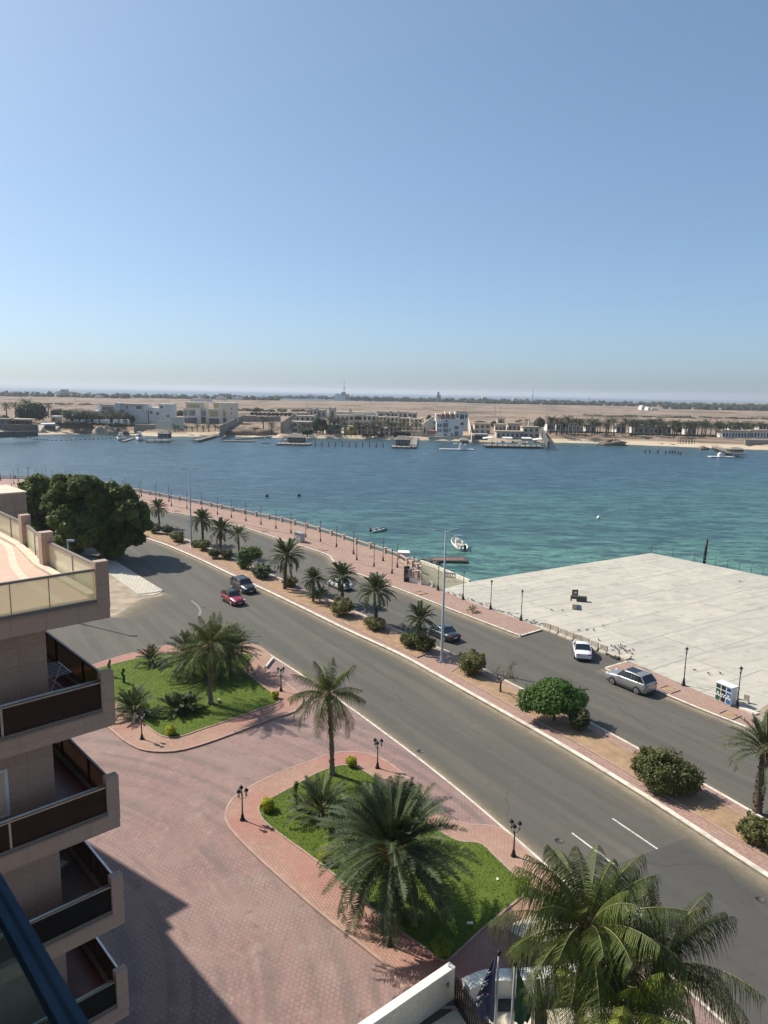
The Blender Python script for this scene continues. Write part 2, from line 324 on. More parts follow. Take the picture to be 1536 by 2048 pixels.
# ------------------------------------------------------------------ mesh builder
class MB:
    def __init__(s): s.v = []; s.f = []; s.m = []; s.sm = []
    def add(s, v, f, mi=0, smooth=False):
        o = len(s.v); s.v.extend([tuple(p) for p in v]); s.f.extend([tuple(i+o for i in q) for q in f])
        s.m.extend([mi]*len(f)); s.sm.extend([smooth]*len(f)); return s
    def box(s, x0, x1, y0, y1, z0, z1, mi=0, M4=None):
        v = [(x0,y0,z0),(x1,y0,z0),(x1,y1,z0),(x0,y1,z0),(x0,y0,z1),(x1,y0,z1),(x1,y1,z1),(x0,y1,z1)]
        if M4 is not None: v = [tuple(M4 @ Vector(p)) for p in v]
        return s.add(v, [(3,2,1,0),(4,5,6,7),(0,1,5,4),(1,2,6,5),(2,3,7,6),(3,0,4,7)], mi)
    def bar(s, p, q, w, h=None, mi=0):
        p, q = Vector(p), Vector(q); h = h or w; d = (q-p); L = d.length
        if L < 1e-6: return s
        M4 = Matrix.Translation(p) @ d.to_track_quat('Y', 'Z').to_matrix().to_4x4()
        return s.box(-w/2, w/2, 0, L, -h/2, h/2, mi, M4)
    def tube(s, pts, rad, n=8, mi=0, cap=True, smooth=True):
        pts = [Vector(p) for p in pts]; k = len(pts)
        if isinstance(rad, (int, float)): rad = [rad]*k
        vs = []; prev = None
        for i, p in enumerate(pts):
            d = (pts[min(i+1, k-1)] - pts[max(i-1, 0)]).normalized()
            u = d.cross(Vector((0, 0, 1))) if abs(d.z) < 0.95 else d.cross(Vector((0, 1, 0)))
            if prev is not None:
                u = prev - d*prev.dot(d)
            u.normalize(); prev = u; w = d.cross(u)
            for j in range(n):
                a = 2*math.pi*j/n; vs.append(p + (u*math.cos(a) + w*math.sin(a))*rad[i])
        fs = [(i*n+j, i*n+(j+1) % n, (i+1)*n+(j+1) % n, (i+1)*n+j) for i in range(k-1) for j in range(n)]
        s.add(vs, fs, mi, smooth)
        if cap:
            o = len(s.v) - len(vs)
            s.f += [tuple(o+j for j in range(n))[::-1], tuple(o+(k-1)*n+j for j in range(n))]; s.m += [mi, mi]; s.sm += [False, False]
        return s
    def lathe(s, prof, n=12, c=(0, 0, 0), mi=0):
        vs = [(c[0]+r*math.cos(2*math.pi*j/n), c[1]+r*math.sin(2*math.pi*j/n), c[2]+z) for r, z in prof for j in range(n)]
        fs = [(i*n+j, i*n+(j+1) % n, (i+1)*n+(j+1) % n, (i+1)*n+j) for i in range(len(prof)-1) for j in range(n)]
        return s.add(vs, fs, mi, True)
    def prism(s, pts, z0, z1, mi=0, side_mi=None, bottom=True):
        pts = [tuple(p[:2]) for p in pts]
        a = sum(pts[i][0]*pts[(i+1) % len(pts)][1]-pts[(i+1) % len(pts)][0]*pts[i][1] for i in range(len(pts)))
        if a < 0: pts = pts[::-1]
        n = len(pts)
        vs = [(x, y, z0) for x, y in pts] + [(x, y, z1) for x, y in pts]
        s.add(vs, [tuple(range(n, 2*n))], mi)
        o = len(s.v) - 2*n
        sm = mi if side_mi is None else side_mi
        for i in range(n):
            j = (i+1) % n; s.f.append((o+i, o+j, o+n+j, o+n+i)); s.m.append(sm); s.sm.append(False)
        if bottom: s.f.append(tuple(o+i for i in range(n))[::-1]); s.m.append(sm); s.sm.append(False)
        return s
    def build(s, name, mats, parent=None, world=True, loc=None):
        me = bpy.data.meshes.new(name)
        v = np.array(s.v, dtype=float)
        if parent is not None and world: v = v - np.array(parent.location)
        if loc is not None: v = v - np.array(loc)
        me.from_pydata(v.tolist(), [], s.f)
        if not isinstance(mats, (list, tuple)): mats = [mats]
        for m in mats: me.materials.append(MT[m] if isinstance(m, str) else m)
        if any(s.m): me.polygons.foreach_set('material_index', s.m)
        if any(s.sm): me.polygons.foreach_set('use_smooth', s.sm)
        me.update()
        o = bpy.data.objects.new(name, me); COL.objects.link(o)
        if parent is not None: o.parent = parent
        if loc is not None: o.location = loc
        return o
def tag(o, label=None, cat=None, group=None, kind=None):
    if label: o['label'] = label
    if cat: o['category'] = cat
    if group: o['group'] = group
    if kind: o['kind'] = kind
    return o
def empty(name, loc, label, cat, group=None, rz=0.0, scale=1.0):
    o = bpy.data.objects.new(name, None); COL.objects.link(o)
    o.location = loc; o.rotation_euler = (0, 0, rz); o.scale = (scale,)*3; o.empty_display_size = 0.3
    return tag(o, label, cat, group)
def copy_tree(o, parent=None):
    c = o.copy(); COL.objects.link(c)
    if parent is not None: c.parent = parent
    for ch in list(o.children): copy_tree(ch, c)
    return c
class Proto:
    """first placement uses the built thing itself, the next ones are copies of it and its parts"""
    def __init__(s, root): s.root = root; s.used = False
    def place(s, loc, rz=0.0, scale=1.0, label=None, group=None, cat=None):
        o = s.root if not s.used else copy_tree(s.root)
        s.used = True
        o.location = loc; o.rotation_euler = (0, 0, rz); o.scale = (scale,)*3 if isinstance(scale, (int, float)) else scale
        return tag(o, label, cat, group)
def struct(name, mb, mats): return tag(mb.build(name, mats), kind='structure')
ORD = ['first','second','third','fourth','fifth','sixth','seventh','eighth','ninth','tenth','eleventh','twelfth','thirteenth','fourteenth','fifteenth','sixteenth','seventeenth','eighteenth','nineteenth','twentieth','twenty-first','twenty-second','twenty-third','twenty-fourth','twenty-fifth','twenty-sixth','twenty-seventh','twenty-eighth','twenty-ninth','thirtieth','thirty-first','thirty-second','thirty-third','thirty-fourth','thirty-fifth','thirty-sixth','thirty-seventh','thirty-eighth','thirty-ninth','fortieth']
def sm(pts, n=5, closed=False):
    P = [np.array(p, float) for p in pts]; out = []; k = len(P)
    rngk = range(k if closed else k-1)
    for i in rngk:
        p0 = P[(i-1) % k] if (closed or i > 0) else P[i]; p1 = P[i]; p2 = P[(i+1) % k]
        p3 = P[(i+2) % k] if (closed or i+2 < k) else P[min(i+1, k-1)]
        for j in range(n):
            t = j/n
            out.append(tuple(0.5*((2*p1)+(-p0+p2)*t+(2*p0-5*p1+4*p2-p3)*t*t+(-p0+3*p1-3*p2+p3)*t**3)))
    if not closed: out.append(tuple(P[-1]))
    return out
def ribbon(mb, pts, off0, off1, z0, z1, mi=0, closed=False):
    """wall-like strip following pts between two lateral offsets (left of travel is positive)"""
    P = [Vector(p[:2]) for p in pts]; n = len(P); L = []; Rr = []
    for i in range(n):
        a = P[(i-1) % n] if (closed or i > 0) else P[i]; b = P[(i+1) % n] if (closed or i < n-1) else P[i]
        d = (b-a).normalized(); nn = Vector((-d.y, d.x))
        L.append(P[i]+nn*off0); Rr.append(P[i]+nn*off1)
    for i in range(n if closed else n-1):
        j = (i+1) % n
        q = [L[i], L[j], Rr[j], Rr[i]]
        vs = [(p.x, p.y, z0) for p in q] + [(p.x, p.y, z1) for p in q]
        fs = [(4,5,6,7),(0,1,5,4),(2,3,7,6)]
        if not closed and i == 0: fs.append((3,0,4,7))
        if not closed and i == n-2: fs.append((1,2,6,5))
        mb.add(vs, fs, mi)
    return mb
def arclen(pts, step, start=0.0):
    out = []; acc = -start
    for i in range(len(pts)-1):
        a, b = Vector(pts[i]), Vector(pts[i+1]); L = (b-a).length
        while acc <= L:
            if acc >= 0:
                p = a + (b-a)*(acc/L); out.append((p.x, p.y, math.atan2(b.y-a.y, b.x-a.x)))
            acc += step
        acc -= L
    return out
# ------------------------------------------------------------------ world, sun, camera
SUN_EL = R(45.5); SUN_H = (-0.883, 0.469)
w = bpy.data.worlds.new("World"); scene.world = w; w.use_nodes = True
t = w.node_tree; t.nodes.clear()
sky = nd(t, 'TexSky', {}, sky_type='NISHITA', sun_disc=False, sun_elevation=SUN_EL, sun_rotation=math.atan2(SUN_H[0], SUN_H[1]), altitude=0, air_density=0.7, dust_density=1.5, ozone_density=5.0)
soft = nd(t, 'Gamma', {0: sky.outputs[0], 1: 0.7}).outputs[0]
bg = nd(t, 'Background', {0: vm(t, 'MULTIPLY', soft, (0.90, 1.03, 1.08)), 1: 0.15})
nd(t, 'OutputWorld', {0: bg.outputs[0]})
sl = bpy.data.lights.new('sun', 'SUN'); sl.energy = 4.4; sl.angle = R(0.53); sl.color = (1.0, 0.935, 0.82)
so = bpy.data.objects.new('sun', sl); COL.objects.link(so)
so.rotation_euler = Vector((-SUN_H[0]*math.cos(SUN_EL), -SUN_H[1]*math.cos(SUN_EL), -math.sin(SUN_EL))).to_track_quat('-Z', 'Y').to_euler()
cam = bpy.data.cameras.new('camera'); co = bpy.data.objects.new('camera', cam); COL.objects.link(co)
cam.sensor_fit = 'VERTICAL'; cam.sensor_height = 36.0; cam.lens = 36.0*FPX/2048
cam.clip_start = 0.05; cam.clip_end = 60000
co.location = (0, 0, H)
co.rotation_euler = (Matrix.Rotation(math.pi/2 - PITCH, 3, 'X') @ Matrix.Rotation(ROLL, 3, 'Z')).to_euler()
cam.dof.use_dof = True; cam.dof.focus_distance = 60.0; cam.dof.aperture_fstop = 6.2
scene.camera = co
scene.view_settings.view_transform = 'Standard'; scene.view_settings.look = 'None'; scene.view_settings.gamma = 1.0
scene.view_settings.exposure = 0.6
scene.cycles.sample_clamp_direct = 3.0; scene.cycles.sample_clamp_indirect = 4.0; scene.cycles.max_bounces = 6; scene.cycles.diffuse_bounces = 2; scene.cycles.glossy_bounces = 2
scene.cycles.transparent_max_bounces = 12; scene.cycles.transmission_bounces = 2; scene.cycles.volume_bounces = 0
scene.cycles.use_adaptive_sampling = True; scene.cycles.adaptive_threshold = 0.008
try: scene.cycles.use_denoising = True; scene.cycles.denoising_input_passes = 'RGB_ALBEDO_NORMAL'; scene.cycles.denoising_prefilter = 'ACCURATE'
except Exception: pass
# ------------------------------------------------------------------ vegetation
def frond(mb, L, elev, az, droop, nl, wl, leaf=0.5, hang=0.25, base=(0, 0, 0), vee=0.5, start=0.18, two=True, mi=0, mir=1, rr=0.03, seed=None, rach=True, sweep=0.9):
    """arching palm frond: a stalk and nl leaflets on each side"""
    r_ = random.Random(seed)
    n = 9; pts = []; p = Vector(base); ang = elev
    H0 = Vector((math.cos(az), math.sin(az), 0)); side = Vector((-math.sin(az), math.cos(az), 0))
    twist = r_.uniform(-0.25, 0.25)
    for i in range(n+1):
        pts.append(p.copy())
        p = p + (H0*math.cos(ang) + Vector((0, 0, 1))*math.sin(ang) + side*twist*i/n*0.4)*(L/n)
        ang -= droop/n*(0.4+1.2*i/n)
    if rach: mb.tube(pts, [rr*(1-0.85*i/n) for i in range(n+1)], 3, mir, cap=False)
    V = []; F = []
    for i in range(nl):
        u = start + (1-start)*(i+0.5)/nl
        k = min(n-1, int(u*n)); f = u*n-k
        c = pts[k].lerp(pts[k+1], f); d = (pts[k+1]-pts[k]).normalized()
        up = side.cross(d).normalized()
        if up.z < 0 and elev < 1.2 and abs(d.z) < 0.9: up = -up
        ll0 = leaf*(math.sin(math.pi*min(1, 0.12+0.86*(u-start)/(1-start)))**0.55)*r_.uniform(0.85, 1.1)
        for sgn in (-1, 1):
            if nl > 30 and r_.random() < .07: continue
            ll = ll0*r_.uniform(0.72, 1.12)
            a = r_.uniform(-0.2, 0.2)
            dd = (side*sgn*1.0 + d*(sweep+a) + up*(vee+r_.uniform(-0.25, 0.25)*vee*1.5)).normalized()
            wv = d*wl
            mid = c + dd*ll*0.55; tip = c + dd*ll - Vector((0, 0, 1))*ll*hang*r_.uniform(0.7, 1.4)
            mid.z -= ll*hang*0.32
            o = len(V)
            if two:
                V += [c-wv*0.5, c+wv*0.5, mid+wv*0.55, mid-wv*0.55, tip]
                F += [(o, o+1, o+2, o+3), (o+3, o+2, o+4)]
            else:
                V += [c-wv*0.6, c+wv*0.6, tip]; F.append((o, o+1, o+2))
    mb.add(V, F, mi)
def palm_crown(name, root, z, nf, L, leaf, nl, wl, mats, lo=-0.6, hi=1.4, droop=(0.9, 1.6), hang=0.25, vee=0.5, two=True, seed=1, rr=0.03, lean=(0, 0), power=0.8, sweep=0.9, start=0.18, r0=0.12, Lvar=0.12):
    r_ = random.Random(seed); mb = MB()
    for i in range(nf):
        f = (i+0.5)/nf
        e = lo + (hi-lo)*(f**power) + r_.uniform(-0.2, 0.2)
        az = i*2.39996 + r_.uniform(-0.5, 0.5)
        dr = droop[0] + (droop[1]-droop[0])*(1-f)
        frond(mb, L*(1-0.25*f*f)*r_.uniform(1-Lvar, 1+Lvar), e, az, dr*r_.uniform(0.7, 1.25), nl, wl, leaf, hang, (lean[0]+math.cos(az)*r0, lean[1]+math.sin(az)*r0, z+0.35*f*r0*4), vee, start, two, 0, 1, rr, r_.random(), sweep=sweep)
    return mb.build(name, mats, root, world=False)
def palm_trunk(root, h, r0, r1, mat, lean=(0, 0), bulge=0.0, rings=14, n=10, seed=1):
    r_ = random.Random(seed); mb = MB(); pts = []; rad = []
    for i in range(rings*2+1):
        f = i/(rings*2)
        pts.append((lean[0]*f**1.6, lean[1]*f**1.6, h*f-(0.2 if i == 0 else 0)))
        r = r0+(r1-r0)*f + bulge*max(0, 1-f*6)
        rad.append(r*(1.09 if i % 2 else 0.93)*r_.uniform(0.97, 1.03))
    mb.tube(pts, rad, n, 0)
    if bulge >= 0 and r0 > 0.17:   # old leaf bases
        for k in range(int(h*26)):
            f = r_.random(); a = r_.uniform(0, 6.283); zz = f*h; rr = r0+(r1-r0)*f
            c = Vector((lean[0]*f**1.6+math.cos(a)*rr*0.9, lean[1]*f**1.6+math.sin(a)*rr*0.9, zz))
            o = Vector((math.cos(a), math.sin(a), 0)); s_ = Vector((-math.sin(a), math.cos(a), 0))
            tip = c+o*0.10*rr/0.2+Vector((0, 0, 0.16))
            mb.add([c-s_*0.07, c+s_*0.07, tip+s_*0.03, tip-s_*0.03, c+Vector((0, 0, 0.14))], [(0, 1, 2, 3), (1, 4, 2), (4, 0, 3)], 0)
    return mb.build('trunk', mat, root, world=False)
def leafcloud(centers, radii, n, size, seed=1, shell=0.55, flat=1.0, asp=1.7, droop=0.0):
    """n leaf-shaped quads spread through ellipsoid clumps; returns verts and faces"""
    g = np.random.default_rng(seed)
    C = np.array(centers, float); Rr = np.array(radii, float)
    if Rr.ndim == 1: Rr = np.repeat(Rr[:, None], 3, 1)
    w_ = (Rr[:, 0]*Rr[:, 1])**1.0; idx = g.choice(len(C), n, p=w_/w_.sum())
    d = g.normal(size=(n, 3)); d /= np.linalg.norm(d, axis=1)[:, None]
    r = 1 - shell*g.random(n)**1.6
    r *= 1 + 0.10*g.normal(size=n)
    P = C[idx] + d*Rr[idx]*r[:, None]
    nrm = d + g.normal(size=(n, 3))*0.55; nrm[:, 2] += 0.35
    nrm /= np.linalg.norm(nrm, axis=1)[:, None]
    a = g.normal(size=(n, 3)); u = np.cross(nrm, a); u /= np.linalg.norm(u, axis=1)[:, None]; v = np.cross(nrm, u)
    s = size*g.uniform(0.6, 1.3, n)[:, None]
    u = u*s*asp*0.5; v = v*s*0.5
    u[:, 2] -= droop*s[:, 0]
    V = np.stack([P-u, P+v-u*0.1, P+u, P-v-u*0.1], 1).reshape(-1, 3)
    F = [(4*i, 4*i+1, 4*i+2, 4*i+3) for i in range(n)]
    return V, F
def lumpy(mb, c, r, seed, mi=0, nu=14, nv=9, amp=0.12):
    g = random.Random(seed); ph = [g.uniform(0, 6.28) for _ in range(6)]
    vs = []
    for i in range(nv+1):
        th = math.pi*i/nv
        for j in range(nu):
            a = 2*math.pi*j/nu
            k = 1 + amp*(math.sin(3*a+ph[0]+th*2)+math.sin(5*a+ph[1]-th*3)+math.sin(4*th+ph[2]+a))/2 + (g.uniform(-.6, .6)*amp if amp >= .2 and 0 < i < nv else 0)
            vs.append((c[0]+r[0]*k*math.sin(th)*math.cos(a), c[1]+r[1]*k*math.sin(th)*math.sin(a), c[2]+r[2]*k*math.cos(th)))
    fs = [(i*nu+j, (i+1)*nu+j, (i+1)*nu+(j+1) % nu, i*nu+(j+1) % nu) for i in range(nv) for j in range(nu)]
    mb.add(vs, fs, mi, True)
def crown(root, clumps, n, size, mat, seed=1, core=0.72, name='crown', shell=0.55, asp=1.7, dry=0):
    """clumps = [(x,y,z,rx,ry,rz)]"""
    mb = MB()
    if core:
        for i, c in enumerate(clumps):
            lumpy(mb, c[:3], [q*core for q in c[3:]], seed*31+i)
    V, F = leafcloud([c[:3] for c in clumps], [c[3:] for c in clumps], n, size, seed, shell, asp=asp)
    mb.add(V.tolist(), F, 0)
    if dry:
        g = random.Random(seed); k = len(mb.f)-len(F)
        for i in range(len(F)):
            if g.random() < dry: mb.m[k+i] = 1
        mat = [mat, 'dead']
    return mb.build(name, mat, root, world=False)
def branches(mb, p, d, L, r, depth, r_, spread=0.6, nb=3, up=0.15, minr=0.012):
    d = d.normalized(); pts = [p]; q = p
    for i in range(3):
        d = (d + Vector((r_.uniform(-1, 1), r_.uniform(-1, 1), r_.uniform(-0.3, 0.8)))*0.16 + Vector((0, 0, up*0.3))).normalized()
        q = q + d*L/3; pts.append(q)
    mb.tube(pts, [r, r*0.88, r*0.76, r*0.62], 6 if r > 0.05 else 3, 0, cap=False)
    if depth <= 0: return [q]
    tips = []
    for k in range(nb):
        a = r_.uniform(0, 6.283)
        s_ = d.cross(Vector((math.cos(a), math.sin(a), 0.3))).normalized()
        nd_ = (d + s_*spread*r_.uniform(0.6, 1.4) + Vector((0, 0, up))).normalized()
        tips += branches(mb, q if k else pts[2], nd_, L*r_.uniform(0.6, 0.82), max(minr, r*0.6), depth-1, r_, spread, nb, up, minr)
    return tips
def make_shrub(label, clumps, n, size, mat, stems=True, seed=1, group=None, loc=(0, 0, 0), name='shrub'):
    root = empty(name, loc, label, 'shrub', group)
    g = random.Random(seed+7); extra = []
    for c in clumps:
        for k in range(4):
            a = g.uniform(0, 6.283); u = g.uniform(-.2, 1); q = math.sqrt(1-u*u); f = g.uniform(.16, .32); extra.append((c[0]+c[3]*q*math.cos(a), c[1]+c[4]*q*math.sin(a), c[2]+c[5]*u, c[3]*f, c[4]*f, c[5]*f))
    crown(root, clumps+extra, int(n*1.35), size*.9, mat, seed, 0.66, 'foliage', 0.55, dry=.07 if mat != 'yellow' else 0)
    if stems:
        mb = MB(); r_ = random.Random(seed)
        for i in range(5):
            a = r_.uniform(0, 6.28); s_ = clumps[0][3]*0.5
            mb.tube([(math.cos(a)*0.12, math.sin(a)*0.12, -0.1), (math.cos(a)*s_, math.sin(a)*s_, clumps[0][2])], [0.04, 0.02], 4, 0, cap=False)
        mb.build('stem', 'bark', root, world=False)
    return root
def dome_clumps(rx, ry, h, n=7, seed=1, z0=0.25):
    g = random.Random(seed); out = [(0, 0, h*0.52, rx*0.82, ry*0.82, h*0.46)]
    for i in range(n):
        a = i*6.283/n+g.uniform(-.3, .3)
        k = g.uniform(.7, 1.15); out.append((math.cos(a)*rx*0.5, math.sin(a)*ry*0.5, h*g.uniform(0.34, 0.66), rx*0.48*k, ry*0.48*k, h*g.uniform(0.26, 0.38)))
    return out
def make_date_palm(h, L, nf, label, seed=1, mat='date', nl=30, leaf=0.42, wl=0.05, r=0.2, group=None, lo=-0.9, fruit=False, rr=0.03, droop=(0.7, 1.7), two=True):
    root = empty('date_palm', (0, 0, 0), label, 'palm tree', group)
    g = random.Random(seed); lean = (g.uniform(-.15, .15)*h*0.4, g.uniform(-.1, .1)*h*0.4)
    palm_trunk(root, h, r*1.1, r, 'trunk_date', lean, 0.04, max(6, int(h*4)), 10, seed)
    palm_crown('crown', root, h-0.05, nf, L, leaf, nl, wl, [mat, 'rachis'], lo, 1.45, droop, 0.12, 0.55, two, seed, rr, lean, 0.85, 0.75)
    if fruit:
        mb = MB()
        for i in range(26):
            a = g.uniform(0, 6.283); e = g.uniform(-0.2, 0.9); l = g.uniform(0.5, 0.8)
            p0 = Vector((lean[0], lean[1], h+0.1)); p1 = p0+Vector((math.cos(a)*math.cos(e), math.sin(a)*math.cos(e), math.sin(e)))*l; p2 = p1+Vector((math.cos(a)*0.15, math.sin(a)*0.15, -0.35))
            mb.tube([p0, p1, p2], [0.02, 0.016, 0.02], 3, 0, cap=False)
            for q in range(9):
                c = p1.lerp(p2, q/8)+Vector((g.uniform(-.05, .05), g.uniform(-.05, .05), g.uniform(-.03, .03)))
                mb.box(c.x-.018, c.x+.018, c.y-.018, c.y+.018, c.z-.025, c.z+.025)
        mb.build('fruit_cluster', 'fruit', root, world=False)
    return root
def make_coco(h, L, nf, label, seed=1, mat='coco', nl=46, leaf=0.75, wl=0.045, r=0.13, lean=(0, 0), lo=-0.75, group=None, hi=1.45, dead=2, hang=0.75, droop=(0.9, 1.9)):
    root = empty('coconut_palm', (0, 0, 0), label, 'palm tree', group)
    palm_trunk(root, h, r*1.25, r, 'trunk_coco', lean, 0.1 if h > 3 else 0, max(4, int(h*3)), 9, seed)
    palm_crown('crown', root, h-0.05, nf, L, leaf, nl, wl, [mat, 'rachis'], lo, hi, droop, hang, 0.15, True, seed, 0.035, lean, 0.9, 0.55, 0.14, 0.1)
    if dead:
        mb = MB(); g = random.Random(seed)
        for i in range(dead):
            frond(mb, L*0.8, -0.7, g.uniform(0, 6.28), 1.2, nl//2, wl, leaf*0.8, 0.7, (lean[0], lean[1], h-0.15), 0.1, mi=0, mir=0, seed=i)
        mb.build('dry_frond', 'dead', root, world=False)
    if h > 3:
        mb = MB(); g = random.Random(seed+5)
        for i in range(7):
            a = i*0.9; lumpy(mb, (lean[0]+math.cos(a)*0.25, lean[1]+math.sin(a)*0.25, h-0.2-g.random()*0.2), (0.11, 0.11, 0.14), i, 0, 8, 6, 0.03)
        mb.build('coconut', 'shrub_olive', root, world=False)
    return root
# ------------------------------------------------------------------ cars
def make_car(label, fpx, rpx, left_visible, Lc, W, Ht, kind, paint, wb=None, heading=None, centre=None, roofmat=None):
    """fpx, rpx: where the front and rear wheels on the visible side meet the road"""
    if centre is None:
        f = Vector(G(*fpx)); r = Vector(G(*rpx)); d = (f-r).normalized(); nn = Vector((-d.y, d.x))
        c = (f+r)/2 + nn*(-W/2+0.05 if left_visible else W/2-0.05)
        hd = math.atan2(d.y, d.x)
    else: c = Vector(centre); hd = heading
    root = empty('parked_car' if kind != 'moving' else 'car', (c.x, c.y, 0.0), label, 'car', rz=hd)
    WB = wb or Lc*0.585; suv = kind == 'suv'
    wr = 0.36 if suv else 0.33; hw = W/2
    belt = Ht*(0.655 if suv else 0.64); gc = 0.22 if suv else 0.17
    # stations: x (front +), half width, bottom, belt height, crown of hood/boot
    F = Lc/2; 
    if suv: st = [(F, .74, .42, .62, .66), (F-.12, .90, .26, .72, .80), (F-.5, .97, gc, .80, .90), (F-1.2, 1.0, gc, .90, .99), (F-1.65, 1.0, gc, .97, 1.0), (0, 1.0, gc, .985, 1.0), (-F+1.2, 1.0, gc, 1.0, 1.02), (-F+.35, .97, gc+.04, 1.0, 1.03), (-F+.06, .93, .32, .98, 1.02), (-F, .84, .45, .9, .95)]
    else: st = [(F, .70, .40, .60, .64), (F-.12, .88, .24, .70, .76), (F-.5, .96, gc, .80, .88), (F-1.1, 1.0, gc, .90, .97), (F-1.6, 1.0, gc, .97, 1.0), (0, 1.0, gc, .985, 1.0), (-F+1.35, 1.0, gc, 1.0, 1.03), (-F+.75, .97, gc+.02, 1.0, 1.05), (-F+.15, .92, .28, .98, 1.06), (-F, .82, .42, .86, .93)]
    mb = MB(); vs = []; k = 0
    for (x, wf, zb, bf, cf) in st:
        zt = belt*bf; zc = belt*cf; ww = hw*wf
        ring = [(ww*.86, zb), (ww*.97, zb+.08), (ww, zb+(zt-zb)*.45), (ww*.985, zt-.10), (ww*.93, zt-.01), (ww*.6, zc-.01), (0, zc)]
        full = ring + [(-a, b) for a, b in ring[-2::-1]]
        vs += [(x, a, b) for a, b in full]; k = len(full)
    n = len(st)
    fs = [(i*k+j, (i+1)*k+j, (i+1)*k+(j+1) % k, i*k+(j+1) % k) for i in range(n-1) for j in range(k)]
    mb.add(vs, fs, 0, True); mb.add([vs[i] for i in range(k)], [tuple(range(k))], 0); mb.add([vs[(n-1)*k+i] for i in range(k)], [tuple(range(k))[::-1]], 0)
    # cabin: roof panel and pillars
    if suv: xs = (F-1.45, F-2.05, -F+.75, -F+.12); 
    else: xs = (F-1.35, F-2.05, -F+1.75, -F+.95)
    zb_, zr = belt*1.0-.02, Ht
    def cab(hx, z): return [(xs[0], hx[0]*hw, z[0]), (xs[1], hx[1]*hw, z[1]), (xs[2], hx[1]*hw, z[1]-.02), (xs[3], hx[0]*hw*(.97), z[0]+.01)]
    glass = MB(); A_ = cab((.93, .76), (zb_, zr-.05))
    gl = A_ + [(x, -y, z) for x, y, z in A_]
    glass.add(gl, [(0, 1, 2, 3), (7, 6, 5, 4), (0, 4, 5, 1), (2, 6, 7, 3)], 0)
    glass.build('window_glass', 'car_glass', root, world=False)
    x1, x2 = xs[1], xs[2]; rw = .77*hw
    m = (x1+x2)/2
    pro = [(x1+.06, zr-.075), (x1-.15, zr-.02), (m, zr), (x2+.2, zr-.015), (x2-.06, zr-.06)]
    rv = []
    for x, z in pro: rv += [(x, -rw, z-.05), (x, -rw*.93, z), (x, 0, z+.025), (x, rw*.93, z), (x, rw, z-.05)]
    roof = MB(); roof.add(rv, [(i*5+j, (i+1)*5+j, (i+1)*5+j+1, i*5+j+1) for i in range(4) for j in range(4)], 0, True)
    if suv:
        for s_ in (-1, 1): roof.bar((x1-.1, s_*rw*.9, zr+.04), (x2+.1, s_*rw*.9, zr+.04), .03)
    roof.build('roof', roofmat or paint, root, world=False)
    if label.startswith('silver') or suv:
        mb2 = MB(); mb2.box(x2+.75, x1-.12, -rw*.7, rw*.7, zr+.012, zr+.035); mb2.build('sunroof', 'car_glass', root, world=False)
    for s_ in (-1, 1):
        mid = m-.05
        for (xa, za, xb_, zb2, wd) in ((xs[0], zb_, x1, zr-.05, .07), (mid, zb_, mid, zr-.04, .09), (xs[3]+.05, zb_, x2, zr-.06, .16 if suv else .12)):
            mb.bar((xa, s_*(.93*hw+.005), za), (xb_, s_*(.76*hw+.012), zb2), .035, wd)
        if suv: mb.bar((-F+.95, s_*(.93*hw+.004), zb_), (x2+.35, s_*(.76*hw+.01), zr-.06), .03, .12)
        mb.tube([(xs[0]-.15, s_*(hw*.93), belt+.02), (xs[0]-.12, s_*(hw+.14), belt+.05)], [.05, .09], 6, 0)
        # wheel arches and sill
        for xw in (WB/2, -WB/2):
            arch = [(xw+math.cos(a)*(wr+.07), math.sin(a)*(wr+.07)+wr) for a in [math.pi*i/10 for i in range(11)]]
            arch = [(arch[0][0], gc)]+arch+[(arch[-1][0], gc)]
            vs_ = [(x, s_*(hw+.004), z) for x, z in arch] + [(x, s_*(hw-.25), z) for x, z in arch]
            q = len(arch)
            mb.add(vs_, [tuple(range(q)) if s_ < 0 else tuple(range(q))[::-1]] + [(i, i+1, q+i+1, q+i) for i in range(q-1)], 1)
        mb.box(-WB/2+wr+.1, WB/2-wr-.1, s_*(hw-.06), s_*(hw+.006), gc-.03, gc+.10, 1)
    mb.box(-F+.1, F-.12, -hw*.8, hw*.8, gc-.04, gc+.05, 1)
    mb.box(F-.02, F+.012, -hw*.52, hw*.52, gc+.28, gc+.5, 1)
    mb.box(F-.08, F+.01, -hw*.62, hw*.62, gc+.04, gc+.18, 1)
    mb.box(-F-.01, -F+.1, -hw*.7, hw*.7, gc+.05, gc+.22, 1)
    mb.build('body', [paint, 'black'], root, world=False)
    for s_ in (-1, 1):
        for xw in (WB/2, -WB/2):
            wm = MB(); y0, y1 = s_*(hw-.24), s_*(hw+.012)
            wm.tube([(xw, y0, wr), (xw, y0+(y1-y0)*.1, wr), (xw, y0+(y1-y0)*.9, wr), (xw, y1, wr)], [wr*.9, wr, wr, wr*.92], 18, 0)
            wh = wm.build('wheel', 'black', root, world=False)
            rm = MB(); rm.tube([(xw, y1-.01*s_, wr), (xw, y1+.012*s_, wr)], [wr*.64, wr*.6], 14, 1)
            for i in range(5):
                a = i*1.2566+.3; rm.bar((xw, y1+.018*s_, wr), (xw+math.cos(a)*wr*.66, y1+.018*s_, wr+math.sin(a)*wr*.66), .07, .03, 0)
            rm.tube([(xw+0, y1, wr), (xw, y1+.014*s_, wr)], [wr*.7, wr*.7], 16, 0)
            rm.build('rim', ['rim', 'black'], wh, world=False)
        hl = MB(); hl.box(F-.30, F-.04, s_*hw*.60, s_*hw*.88, belt*.66, belt*.78); hl.build('headlight', 'head_light', root, world=False)
